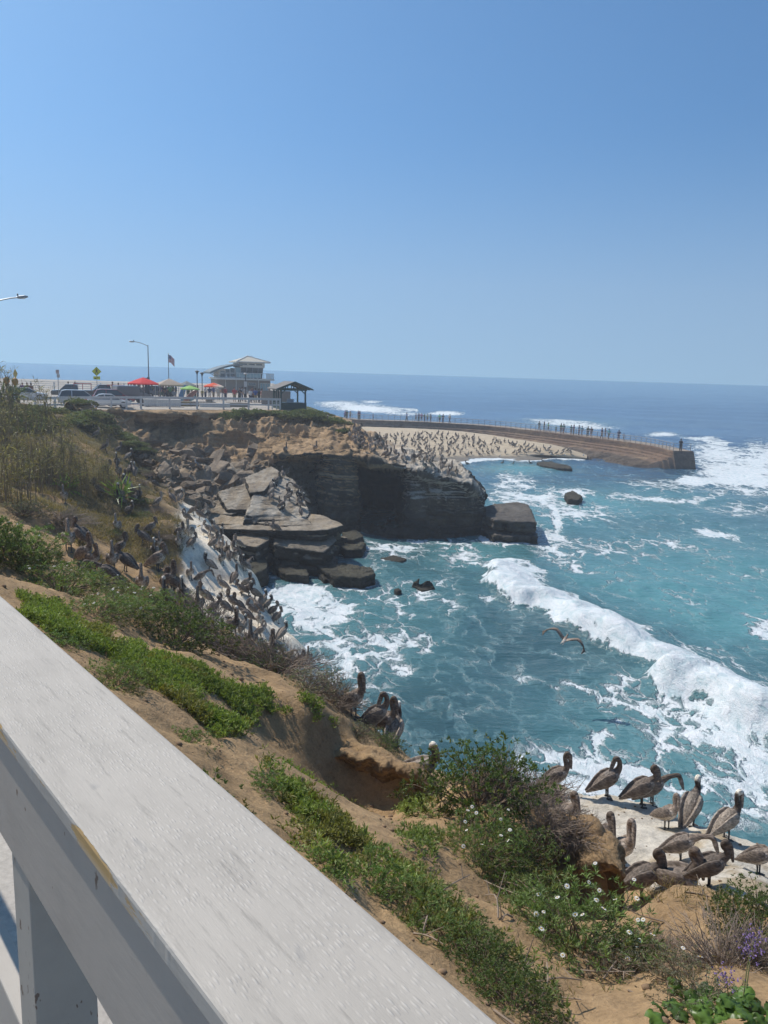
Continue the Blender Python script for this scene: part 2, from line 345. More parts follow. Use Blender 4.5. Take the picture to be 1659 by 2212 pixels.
# ============================================================ GROUND MATERIAL
def ground_mat(name, sc=6., bmp=.6, rough=.95, speck=.35, dist=.04, strata=0.0):
    m, n, b = mat(name); tc = nd(n, 'TexCoord'); pos = tc.outputs['Object']
    ca = nd(n, 'Attribute', _attribute_name='Col').outputs['Color']
    a = nd(n, 'TexNoise', Vector=pos, Scale=sc, Detail=8., Roughness=.68).outputs[0]
    c = nd(n, 'TexNoise', Vector=pos, Scale=sc*.22, Detail=4., Roughness=.6).outputs[0]
    f = ramp(n, a, [(.25, 1-speck), (.5, 1.), (.75, 1+speck*.6)])
    g = ramp(n, c, [(.3, (.82, .80, .78)), (.7, (1.12, 1.10, 1.05))])
    col = mixc(n, 1., mixc(n, 1., ca, f, 'MULTIPLY'), g, 'MULTIPLY')
    e_ = nd(n, 'TexNoise', Vector=pos, Scale=sc*5., Detail=4., Roughness=.7).outputs[0]
    col = mixc(n, 1., col, ramp(n, e_, [(.3, .80), (.5, 1.), (.72, 1.14)]), 'MULTIPLY')
    h = mth(n, 'ADD', mth(n, 'ADD', a, mth(n, 'MULTIPLY', c, 1.2)), mth(n, 'MULTIPLY', e_, .3))
    if strata:
        st_ = nd(n, 'TexNoise', Vector=nd(n, 'Mapping', Vector=pos, Scale=(.12, .12, 3.2)).outputs[0], Scale=1.6, Detail=6., Roughness=.65).outputs[0]
        col = mixc(n, strata, col, mixc(n, 1., col, ramp(n, st_, [(.3, .55), (.48, 1.), (.7, 1.18)]), 'MULTIPLY'))
        h = mth(n, 'ADD', h, mth(n, 'MULTIPLY', st_, 1.6*strata))
    n.links.new(col, b.inputs['Base Color']); b.inputs['Roughness'].default_value = rough; b.inputs['Specular IOR Level'].default_value = .15
    bump(n, b, h, bmp, dist); return m
M_SOIL = ground_mat('sandy soil', 7., .8, speck=.4, dist=.05)
M_ROCK = ground_mat('layered sandstone', 1.6, .9, speck=.42, dist=.22, strata=.6)
M_SAND = ground_mat('beach sand', 3., .3, speck=.12, dist=.05)
def mixcol(a, b, f): return a+(b-a)*np.asarray(f)[..., None]
DIRT = np.array([.37, .25, .138]); DIRT_D = np.array([.19, .128, .08]); TAN = np.array([.44, .305, .18]); GREY = np.array([.26, .235, .195]); GUANO = np.array([.60, .56, .49])
DARK = np.array([.060, .057, .052]); GRASS = np.array([.10, .105, .035]); WET = np.array([.05, .05, .04])
# ============================================================ THE BLUFF (height field along the railing)
pts = [(1080,2212,3.2),(1350,2212,3.5),(1659,2212,3.6),(1500,2100,4.3),(1650,1992,5.7),(1560,2014,5.8),(1480,1994,6.0),(1420,1956,6.5),(1520,1962,6.55),(1600,1980,6.45),(1400,2090,5.0),(1340,2140,4.4),
 (1298,1800,7.0),(1230,1790,7.05),(1312,1845,6.88),(1305,1975,6.68),(1345,2010,6.3),(1390,2060,5.6),(1235,1965,6.75),(1170,1850,6.7),
 (1100,2000,4.6),(1200,2130,3.9),(900,1950,4.2),(1000,1850,6.0),(1080,1750,7.2),(1120,1700,7.7),(1010,1690,7.9),(960,1720,7.7),
 (850,1742,8.5),(780,1732,8.55),(720,1700,8.6),(905,1740,8.4),(850,1640,8.95),(790,1620,9.05),(720,1606,9.1),(915,1668,8.8),(850,1780,7.5),(760,1775,7.3),
 (700,1560,9.1),(560,1490,10.6),(640,1500,10.2),(760,1850,4.8),(600,1640,6.5),(400,1500,8),(250,1400,9),(100,1330,10),(50,1290,10.5),
 (760,1568,9.6),(690,1520,10.6),(830,1618,9.05),(765,1552,13.8),(820,1597,13.5),(905,1655,12.3),(700,1520,15.5),
 (1200,1712,13.0),(1320,1727,12.6),(1395,1742,12.3),(1490,1790,11.9),(1590,1817,11.7),(1650,1885,10.2),(1440,1800,11.5),(1350,1880,9.8),(1450,1890,9.5),(1545,1935,8.7),(1250,1735,12.4),(1700,1850,11.2),(1640,1930,9.0),
 (470,1240,30),(560,1264,35),(610,1340,30),(652,1400,28),(665,1442,26),(560,1350,27.5),(500,1330,27),(430,1180,34),(400,1120,39),(380,1080,43),(480,1160,38),(525,1205,37.5),(445,1120,41.5),(540,1412,24.5),(450,1345,24.5),(405,1270,27.5),
 (150,1190,24),(345,1236,20.5),(240,1216,21.5),(300,1300,17.5),(380,1125,31),(372,1250,20.6),(50,1080,27),(0,1060,28),(120,1120,26),(0,1180,17),(100,1220,15),(200,1300,13.5),(0,1250,12.5),(330,1340,13),(430,1400,12.5),(250,1330,12),
 (255,1150,35),(135,1075,33),(60,1045,36),(0,1020,37),(280,1062,38),(250,1100,36),(200,1130,32),(100,1060,37),(200,1000,44),(100,960,45),(0,935,47),(0,880,52),(100,885,55),(228,905,62),(200,940,60),(272,955,59),(298,1005,51),(300,1040,47),(338,1068,44),(345,1120,36),
 (460,1440,14.5),(620,1490,17),(560,1450,18)]
C = [np.r_[st(p), p[2]] for p in (pr(*a) for a in pts)]
# unseen anchors: the walk behind the railing and the foot of the bluff in the water
for s_, z_ in ((-6, 10.85), (-3, 10.85), (0, 10.85), (3, 10.85), (6, 10.85), (10, 10.85), (16, 10.8), (24, 10.7), (34, 10.4), (44, 10.1), (54, 9.6), (66, 8.8), (76, 8.6)):
    for t_ in (-3, .45): C.append((s_, t_, z_))
for s_, t_, z_ in ((-6, 3, 9), (-6, 8, 5.5), (-6, 12, 4.5), (70, 10, 8.7), (76, 20, 8.6)): C.append((s_, t_, z_))
def drop(px_, py_, r_, dr=2.2, z0=-.3, dr2=4., z1=-2.5):
    a = pr(px_, py_, r_+dr); b_ = pr(px_, py_, r_+dr2); C.append((*st(a), z0)); C.append((*st(b_), z1))
for a in [(1205,1698,13.5),(1320,1708,13.3),(1400,1722,13.1),(1490,1762,12.7),(1600,1795,12.5),(1720,1835,12.1),(665,1442,27.5),(760,1540,15.0),(830,1585,14.8),(920,1640,14),(1060,1690,13.5)]: drop(*a)
for a_ in [(232,892,64,1.2,5.5,3.2,3.5),(275,950,60.5,1.4,4.2,3.4,2.2),(300,1003,53,1.4,3.6,3.2,1.2),(342,1066,46,1.4,3.6,3.,1.),(385,1078,44.5,1.4,3.4,3.2,.6),(440,1085,44,1.6,2.6,3.6,-.5),(480,1140,41,1.6,1.8,3.6,-1.),(530,1195,39,1.6,1.,3.6,-1.5)]:
    drop(a_[0]+6, a_[1], a_[2], a_[3], a_[4], a_[5], a_[6])
for a in [(570,1262,36.5),(615,1340,31.5),(655,1400,29.5)]: drop(*a, 2.5, -.4, 4.5, -2.5)
for s_, t_ in ((12, 18), (18, 24), (24, 26), (30, 28), (4, 18), (-6, 18), (36, 28)): C.append((s_, t_, -2.6))
for a_, r_, z_ in [(1350,7.0,7.1),(1340,6.65,7.3),(1365,6.75,7.35),(1352,7.45,6.5),(1400,7.5,6.45),(1450,7.5,6.5),(1520,7.5,6.5),(1600,7.4,6.6),(1230,8.1,6.4),(1290,8.0,6.2),(1330,7.8,6.4),(1180,8.4,6.5),(850,9.4,7.2),(790,9.5,7.3),(915,9.3,7.0),(720,9.9,7.5)]:
    p = pr(a_, 1900, r_); C.append((*st(p), z_))
C = np.array(C)
def rbf_fit(C, c=.18):
    n_ = len(C); S = C[:, :2]; d_ = np.sqrt(((S[:, None]-S[None])**2).sum(2)+c*c)
    A_ = np.zeros((n_+3, n_+3)); A_[:n_, :n_] = d_-np.eye(n_)*.006; A_[:n_, n_] = 1; A_[:n_, n_+1:] = S; A_[n_:, :n_] = A_[:n_, n_:].T
    return np.linalg.solve(A_, np.r_[C[:, 2], 0, 0, 0])
RW = rbf_fit(C)
def bluff0(s, t, c=.18):
    sh = np.shape(s); s = np.ravel(s); t = np.ravel(t); out = np.empty(len(s))
    for i in range(0, len(s), 20000):
        a, b_ = s[i:i+20000], t[i:i+20000]; d_ = np.sqrt((a[:, None]-C[:, 0])**2+(b_[:, None]-C[:, 1])**2+c*c)
        out[i:i+20000] = d_@RW[:len(C)]+RW[-3]+RW[-2]*a+RW[-1]*b_
    return out.reshape(sh)
def bluff(s, t):
    s = np.asarray(s, float); t = np.asarray(t, float); z = bluff0(s, t); p = P3(s, t); r = np.hypot(s, t)
    am = sstep(.4, 2.5, t)*np.clip(.70+r*.015, 0, 1.1)
    z = z+am*(.17*fbm(p, .8, 4, seed=3).reshape(s.shape)+.055*ridged(p, 1.1, 4, seed=18).reshape(s.shape)+.075*ridged(p, 2.6, 4, seed=8).reshape(s.shape))
    z = z+sstep(14, 30, r)*.35*fbm(p, .35, 4, seed=6).reshape(s.shape)*am
    return z
ss = np.concatenate([np.arange(-5, 15.5, .075), 15.5+np.cumsum(np.linspace(.09, .34, 290))]); ts = np.concatenate([np.arange(-2.4, 13.5, .075), 13.5+np.cumsum(np.linspace(.09, .3, 72))])
S_, T_ = np.meshgrid(ss, ts, indexing='ij'); Zg = bluff(S_, T_)
Xg = S_*RD[0]+T_*RN[0]; Yg = S_*RD[1]+T_*RN[1]
def ground_z(x, y): return float(bluff(np.array([x*RD[0]+y*RD[1]]), np.array([x*RN[0]+y*RN[1]]))[0])
def hit(px_, py_, r0=2.5, r1=80., n_=900):
    """first point where the line of sight through that spot of the photo meets the bluff"""
    d_ = ray(px_, py_); d_ = d_/math.hypot(d_[0], d_[1]); rr = np.geomspace(r0, r1, n_); P_ = CAM+rr[:, None]*d_
    g = bluff(P_[:, 0]*RD[0]+P_[:, 1]*RD[1], P_[:, 0]*RN[0]+P_[:, 1]*RN[1]); k = np.nonzero(P_[:, 2] < g)[0]
    if not len(k): return None
    i = k[0]; a = P_[max(i-1, 0)]; b_ = P_[i]; p = (a+b_)/2; p[2] = ground_z(p[0], p[1]); return p
G = np.stack([Xg, Yg, Zg], 2); gp = G.reshape(-1, 3); gx, gy = proj(gp)
gn = grid_normals(G).reshape(-1, 3); gn *= np.sign(gn[:, 2:3]); slope = gn[:, 2]
n1 = fbm(gp, .9, 5, seed=21); n2 = fbm(gp, .3, 4, seed=22); rr_ = np.hypot(gp[:, 0], gp[:, 1])
cg = np.tile(DIRT, (len(gp), 1))*(1+.22*n1[:, None]); cg = mixcol(cg, TAN, sstep(.1, .6, n2)*.6)
cg = mixcol(cg, DIRT_D*1.1, sstep(.75, .5, slope)*.35)
def softpoly(poly, w, nz_=0, amp=0):
    ins = inpoly(gx, gy, poly); d_, _, _ = dist_line(gx, gy, list(poly)+[poly[0]]); sd_ = np.where(ins, d_, -d_)+nz_*amp
    return sstep(-w, w, sd_)
g0 = fbm(gp*np.array([1, 1, 1]), 1.9, 4, seed=33); wh = softpoly([(395,1075),(440,1085),(480,1140),(540,1190),(570,1262),(620,1340),(700,1440),(690,1500),(500,1420),(440,1330),(400,1290),(388,1200),(380,1110)], 12, n1, 25)*(rr_ > 22)
cg = mixcol(cg, GUANO*np.array([1.40, 1.36, 1.30])*(1+.22*g0[:, None]), wh*.95*sstep(-.75, -.1, n1+.25))
wr = softpoly([(1190,1695),(1400,1725),(1600,1780),(1800,1830),(1800,1960),(1560,1960),(1400,1915),(1320,1900),(1300,1800),(1215,1740)], 12, n1, 20)*(rr_ > 8.2)
g1 = fbm(gp, 2.6, 5, seed=31); cg = mixcol(cg, mixcol(np.tile(GUANO*1.0, (len(gp), 1)), np.array([.40, .33, .235]), sstep(-.02, .32, g1)), wr*.95)
gr = softpoly([(-100,840),(250,850),(300,960),(420,1150),(380,1230),(250,1160),(120,1100),(-100,1060)], 25, n2, 60)
cg = mixcol(cg, mixcol(np.tile(GRASS, (len(gp), 1)), np.array([.15, .12, .07]), sstep(-.3, .4, n1)), gr*.72*sstep(-.5, .2, n2+n1*.5))
cg = mixcol(cg, DARK*1.3, sstep(1.2, .2, gp[:, 2])*.9)
me = raw_mesh('hillside', gp, gridF(*S_.shape), True, {'Col': np.clip(cg, .01, .9)}, [M_SOIL]); tag(link('hillside', me), kind='structure')
# ============================================================ LOFTED CLIFFS
def cr_interp(A_, n_):
    m_ = len(A_); ks = np.linspace(0, m_-1, n_); i = np.minimum(ks.astype(int), m_-2); t = (ks-i)[:, None, None]
    p0 = A_[np.maximum(i-1, 0)]; p1 = A_[i]; p2 = A_[i+1]; p3 = A_[np.minimum(i+2, m_-1)]
    return .5*((2*p1)+(-p0+p2)*t+(2*p0-5*p1+4*p2-p3)*t*t+(-p0+3*p1-3*p2+p3)*t**3)
def pt(e):
    if len(e) == 4:
        p = pr(e[0], e[1], e[2]); p[2] = e[3]; return p
    return pr(*e)
def loft_grid(rows, nu, nv):
    A_ = np.array([[e if isinstance(e, np.ndarray) else pt(e) for e in r] for r in rows], float)
    A_ = cr_interp(A_, nu); return cr_interp(A_.transpose(1, 0, 2), nv).transpose(1, 0, 2)
def displace(G, amp, sc, seed=0, strata=0., ssc=2.2, flute=0., wu=None):
    sh = G.shape; N = grid_normals(G); P_ = G.reshape(-1, 3)
    d_ = amp*(.7*fbm(P_, sc, 5, seed=seed)+.5*ridged(P_, sc*1.7, 4, seed=seed+3))
    if strata:
        zz = P_[:, 2]*ssc+1.1*fbm(P_, .12, 3, seed=seed+5); P2 = np.stack([P_[:, 0]*.12, P_[:, 1]*.12, np.round(zz*2)/2+.0], 1)
        d_ = d_+strata*vnoise(P2*1.7+seed)
    if flute:
        P2 = np.stack([P_[:, 0], P_[:, 1], P_[:, 2]*.18], 1); d_ = d_+flute*ridged(P2, .55, 3, seed=seed+7)
    d_ = d_.reshape(sh[0], sh[1], 1)
    return G+N*(d_ if wu is None else d_*wu[:, None, None])
def loft(name, rows, nu, nv, colf, mt, amp=.3, sc=.5, seed=0, strata=0., flute=0., kind='structure', post=None, wu=None):
    G = displace(loft_grid(rows, nu, nv), amp, sc, seed, strata, flute=flute, wu=wu)
    if post is not None: G = post(G)
    N = grid_normals(G).reshape(-1, 3); P_ = G.reshape(-1, 3)
    me = raw_mesh(name, P_, gridF(nu, nv), True, {'Col': np.clip(colf(P_, N), .01, .9)}, [mt]); o = link(name, me)
    if kind: o['kind'] = kind
    return o, G
def col_cliff(P_, N):
    a = fbm(P_, .45, 4, seed=41); b_ = fbm(P_*np.array([.2, .2, 2.2]), .8, 4, seed=42); e = fbm(P_, 1.4, 4, seed=43); z = P_[:, 2]
    c_ = mixcol(np.tile(TAN*.95, (len(P_), 1)), DIRT*.85, sstep(-.3, .4, a)); c_ = mixcol(c_, TAN*1.15, sstep(.15, .5, b_)*.6)
    c_ = mixcol(c_, GREY*1.15, sstep(5.4, 3.6, z+a*1.4)*.9); c_ = mixcol(c_, DIRT_D*.9, sstep(.15, .5, e)*.4)
    c_ = mixcol(c_, DARK, sstep(1.3, .3, z+a*.4)*.85); return c_
rows = [[(130,850,90,8.6),(225,868,85,8.7),(300,876,85,8.7),(400,882,86,8.7),(480,886,87,8.7),(560,890,88,8.7),(640,897,88,8.7),(700,900,90,7.9),(760,905,92,7)],
 [(130,862,68),(225,868,73),(300,877,75),(400,883,76),(480,887,77),(560,891,78),(640,898,78),(700,906,78),(760,918,78)],
 [(150,880,66),(232,886,72),(300,893,73.2),(400,898,73.8),(480,904,76.2),(560,906,77),(640,917,76),(700,927,74.4),(760,936,73)],
 [(170,900,65),(244,900,71.4),(300,906,75.5),(400,905,77.),(480,913,75.4),(560,914,76.),(640,930,73.8),(700,944,71.5),(762,950,70)],
 [(190,930,63),(255,920,69.5),(315,930,75),(400,928,76.4),(470,935,73.0),(555,935,73.2),(625,948,71.6),(692,957,69),(764,962,67.5)],
 [(230,950,62),(275,942,68),(335,958,73),(400,958,73.5),(470,962,71.6),(548,963,71.4),(612,965,70),(684,968,67.5),(764,972,66)],
 [(270,970,60),(295,965,65),(345,980,69),(405,984,71),(462,984,71),(540,982,70.5),(598,982,67.5),(676,978,65),(762,984,64)],
 [(310,1000,57),(325,1003,61),(365,1022,63),(425,1030,64.5),(475,1030,65.5),(540,1018,66),(598,998,67),(670,990,67,4.),(762,994,67,4.)],
 [(350,1050,51),(355,1062,52.5),(395,1080,55.5),(445,1082,58),(488,1082,60),(545,1062,62),(600,1040,63.5),(665,1040,66,2.5),(755,1040,66,2.5)],
 [(400,1100,46),(402,1120,47.5),(435,1135,51),(470,1138,53.5),(505,1140,55.5),(565,1130,57.5),(620,1100,60),(660,1100,64,1.),(750,1100,66,1.)],
 [(440,1170,41,1.),(445,1180,43,.6),(470,1180,48,.4),(510,1190,50,.2),(560,1200,51,0),(600,1200,53,-.2),(640,1180,57,-.5),(670,1150,62,-.5),(750,1150,64,-.5)],
 [(470,1220,38,-1.5),(480,1220,40,-1.5),(500,1220,45,-1.5),(540,1230,47,-1.5),(580,1230,48,-1.5),(620,1220,50,-1.5),(650,1200,55,-1.5),(680,1180,60,-1.5),(750,1170,62,-1.5)]]
rows[0] = [(a, b_, c_, min(q_, 8.45)) for a, b_, c_, q_ in rows[0]]; rows[1] = [(a, b_, c_, 8.5 if a < 690 else pr(a, b_, c_)[2]) for a, b_, c_ in rows[1]]
cliff_o, cliff_G = loft('cliff', rows, 330, 380, col_cliff, M_ROCK, .48, .45, 1, .34, .8, wu=np.interp(np.linspace(0, 11, 330), [0, 1.1, 2.2, 11], [.03, .06, 1, 1]))
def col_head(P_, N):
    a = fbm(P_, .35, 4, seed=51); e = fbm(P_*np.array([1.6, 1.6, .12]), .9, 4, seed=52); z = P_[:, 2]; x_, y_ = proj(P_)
    c_ = mixcol(np.tile(np.array([.058, .052, .045]), (len(P_), 1)), np.array([.115, .095, .072]), sstep(-.2, .5, a))  # steep face coloured dark to stand in for its shade
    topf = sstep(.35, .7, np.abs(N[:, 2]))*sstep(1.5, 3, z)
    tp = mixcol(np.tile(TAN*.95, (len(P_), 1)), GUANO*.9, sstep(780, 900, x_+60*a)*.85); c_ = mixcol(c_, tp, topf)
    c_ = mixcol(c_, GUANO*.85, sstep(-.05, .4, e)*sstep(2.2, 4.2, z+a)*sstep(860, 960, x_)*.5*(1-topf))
    c_ = c_*(1-.93*sstep(62.6, 64.8, np.hypot(P_[:, 0], P_[:, 1]))*sstep(4.9, 4.2, z))[:, None]; return mixcol(c_, DARK*.5, sstep(1.4, .5, z+.4*a)*.9)  # cave depths painted near black as shade, then wet rock at the waterline
cols = [590, 640, 690, 702, 762, 776, 866, 880, 930, 985, 1015, 1046]
def rw(ys_, rs, zs=None): return [(cols[i], ys_[i], rs[i]) if zs is None else (cols[i], 980, rs[i], zs[i]) for i in range(12)]
rows = [rw(None or [0]*12, [108]*7+[106, 102, 96, 90, 80], [-1.5]*12),
 rw([0]*12, [96]*7+[94, 88, 84, 78, 72], [1.2]*7+[1.2, .8, .4, .2, -.5]),
 rw([960,950,935,930,925,930,972,980,1000,1003,1030,1070], [84,82,80,80,80,80,79,78,75,71,67,65]),
 rw([968,962,952,950,950,958,985,992,1012,1020,1036,1072], [72,71,70,70,70,70,69,68.5,66.5,65,64,63.5]),
 rw([980,976,972,972,976,982,1000,1005,1021,1032,1042,1076], [65,64,63.5,63.3,63,62.8,62.5,62,61.8,61.6,62,62.6]),
 rw([992,985,983,983,986,992,1010,1014,1030,1040,1050,1084], [64.5,63,62.3,62,61.6,61.4,61.2,61,60.8,60.8,61.2,62.2]),
 rw([1000,996,994,992,996,1004,1022,1022,1042,1052,1066,1096], [69,67.5,65,62.4,62,66,66,61.6,61.3,61.2,61.5,62.4]),
 rw([1040,1035,1035,1035,1040,1045,1050,1050,1065,1075,1085,1110], [72,71,67,62.6,62.3,72,71.5,62,61.4,61.3,61.5,62.3]),
 rw([1090,1090,1090,1090,1095,1095,1095,1095,1105,1110,1115,1130], [68,67.5,65,62,61.8,72,71,61.2,60.9,61,61.2,62]),
 rw([1130,1130,1130,1130,1132,1135,1135,1135,1138,1140,1142,1148], [64,63,62.5,61.2,60.8,66,65,60.2,60.2,60.4,60.6,61.4]),
 rw([0]*12, [60,60,60,59.6,59.4,60.5,60,59.3,59.2,59.5,60.2,61.2], [.05]*12), rw([0]*12, [59]*6+[58.5]*5+[60.5], [-1.6]*12)]
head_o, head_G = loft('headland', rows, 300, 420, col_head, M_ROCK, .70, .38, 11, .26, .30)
# ============================================================ BEACH
def col_sand(P_, N):
    a = fbm(P_, .08, 4, seed=61); c_ = mixcol(np.tile(np.array([.50, .42, .31]), (len(P_), 1)), np.array([.40, .33, .24]), sstep(-.1, .5, a)*.5)
    return mixcol(c_, np.array([.20, .18, .155]), sstep(.42, .12, P_[:, 2]+.1*a))
bx_ = [700, 800, 880, 960, 1040, 1120, 1200, 1268]
rows = [[(700,915,170,.8)]+[(a, b_, c_+6) for a, b_, c_ in ((800,922,154),(880,925,152),(960,929,148),(1040,937,142),(1120,949,134),(1200,962,130),(1268,982,128))],
 [(700,935,150,1.6),(800,926,153),(880,929,151),(960,934,147.5),(1040,943,141),(1120,956,133),(1200,971,128.3),(1268,988,126.6)],
 [(700,950,135,1.3),(800,950,133,1.25),(880,952,132,1.2),(960,958,131,1.1),(1040,965,129,.95),(1120,975,127,.75),(1200,982,126,.45),(1268,991,126.6,.12)],
 [pz(a, b_, .12) for a, b_ in zip(bx_, (992,992,992,991,988,988,986,990))],
 [pz(a, b_, -.25) for a, b_ in zip(bx_, (1003,1003,1003,1002,999,999,996,998))], [pz(a, b_, -2.5) for a, b_ in zip(bx_, (1030,)*8)]]
loft('beach', rows, 90, 160, col_sand, M_SAND, .07, .25, 5)
# ============================================================ PLATEAU behind the fence: paved plaza, road, grassy shoulder
def col_plat(P_, N):
    a = fbm(P_, .4, 4, seed=71); x_, y_ = proj(P_); c_ = np.tile(np.array([.40, .37, .33]), (len(P_), 1))*(1+.12*a[:, None])
    return mixcol(c_, np.array([.10, .11, .045]), sstep(618, 650, x_))
pc = [-420, -150, 60, 225, 300, 400, 480, 560, 598, 635, 665, 700, 740, 775, 800]
zt = [8.62]*10+[8.5, 7.9, 7.0, 5.2, 3.0]; rim = [60, 66, 70, 74.5, 76, 77, 78, 79, 79, 79, 79.5, 80, 81, 82, 84]
rows = [[(a, 900, r_-.6, z_-.9) for a, r_, z_ in zip(pc, rim, zt)], [(a, 900, r_+.6, z_) for a, r_, z_ in zip(pc, rim, zt)]]+[[(a, 900, R_, z_*(1 if R_ < 120 else .99)) for a, z_ in zip(pc, zt)] for R_ in (90,)]+[[(a, 900, R_, z_ if a < 600 else (z_*q_ if a > 650 else 8.62-(8.62-4)*(1-q_))) for a, z_ in zip(pc, zt)] for R_, q_ in ((97, .80), (106, .35), (125, .0), (150, -.1), (175, -.1))]+[[(a, 900, 190, -2.) for a in pc]]
loft('plaza', rows, 120, 160, col_plat, ground_mat('pale paving', 2., .2, speck=.15, dist=.02), .03, .4, 9)

# undercut earth ledges of the near slope
def col_earth(P_, N):
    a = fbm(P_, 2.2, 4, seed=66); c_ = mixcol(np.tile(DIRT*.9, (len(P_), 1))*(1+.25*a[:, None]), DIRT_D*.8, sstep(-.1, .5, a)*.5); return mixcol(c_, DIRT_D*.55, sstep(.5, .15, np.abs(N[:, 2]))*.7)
xt = [664, 690, 715, 745, 775, 800, 826, 850, 876, 900, 922, 934]; yt = [1606, 1600, 1603, 1600, 1611, 1608, 1622, 1624, 1640, 1642, 1664, 1690]; yb = [1622, 1648, 1690, 1712, 1742, 1736, 1752, 1744, 1750, 1742, 1716, 1706]; lr0 = np.array([9.25, 9.05, 8.86, 8.78, 8.66, 8.66, 8.54, 8.56, 8.42, 8.44, 8.42, 8.55]); ov = np.array([.02,.06,.12,.10,.18,.14,.20,.15,.18,.12,.06,.02])
yt = [y+15 for y in yt]; rows = [[(x, y+16, r_+.8) for x, y, r_ in zip(xt, yt, lr0)], [(x, y-2, r_+.36) for x, y, r_ in zip(xt, yt, lr0)], [(x, y+7, r_+.06) for x, y, r_ in zip(xt, yt, lr0)], [(x, y+22, r_-.02) for x, y, r_ in zip(xt, yt, lr0)], [(x, y+.30*(b_-y), r_+o_*.6) for x, y, b_, r_, o_ in zip(xt, yt, yb, lr0, ov)], [(x, y+.55*(b_-y), r_+o_) for x, y, b_, r_, o_ in zip(xt, yt, yb, lr0, ov)], [(x, b_-8, r_+o_*.4) for x, b_, r_, o_ in zip(xt, yb, lr0, ov)], [(x, b_+30, r_-.40) for x, b_, r_ in zip(xt, yb, lr0)]]
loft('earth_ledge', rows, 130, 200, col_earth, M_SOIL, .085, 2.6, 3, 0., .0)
xt = [1205, 1235, 1265, 1295, 1320, 1338, 1348]; yk = [1796, 1788, 1790, 1796, 1806, 1830, 1862]; yt = [1885, 1872, 1862, 1858, 1862, 1872, 1890]; yb = [1930, 1950, 1972, 1992, 2010, 2024, 2030]; lr0 = np.array([6.75, 6.7, 6.62, 6.58, 6.56, 6.55, 6.55])
rows = [[(x, y+14, r_+.75) for x, y, r_ in zip(xt, yk, lr0)], [(x, y, r_+.45) for x, y, r_ in zip(xt, yk, lr0)], [(x, (y+k_)/2, r_+.2) for x, y, k_, r_ in zip(xt, yt, yk, lr0)], [(x, y, r_) for x, y, r_ in zip(xt, yt, lr0)], [(x, y+16, r_+.01) for x, y, r_ in zip(xt, yt, lr0)], [(x, y+26, r_+.16) for x, y, r_ in zip(xt, yt, lr0)], [(x, b_-25, r_+.14) for x, b_, r_ in zip(xt, yb, lr0)], [(x, b_+10, r_-.1) for x, b_, r_ in zip(xt, yb, lr0)], [(x, b_+40, r_-.45) for x, b_, r_ in zip(xt, yb, lr0)]]
loft('earth_ledge', rows, 120, 130, col_earth, M_SOIL, .08, 2.6, 13, 0., .0)
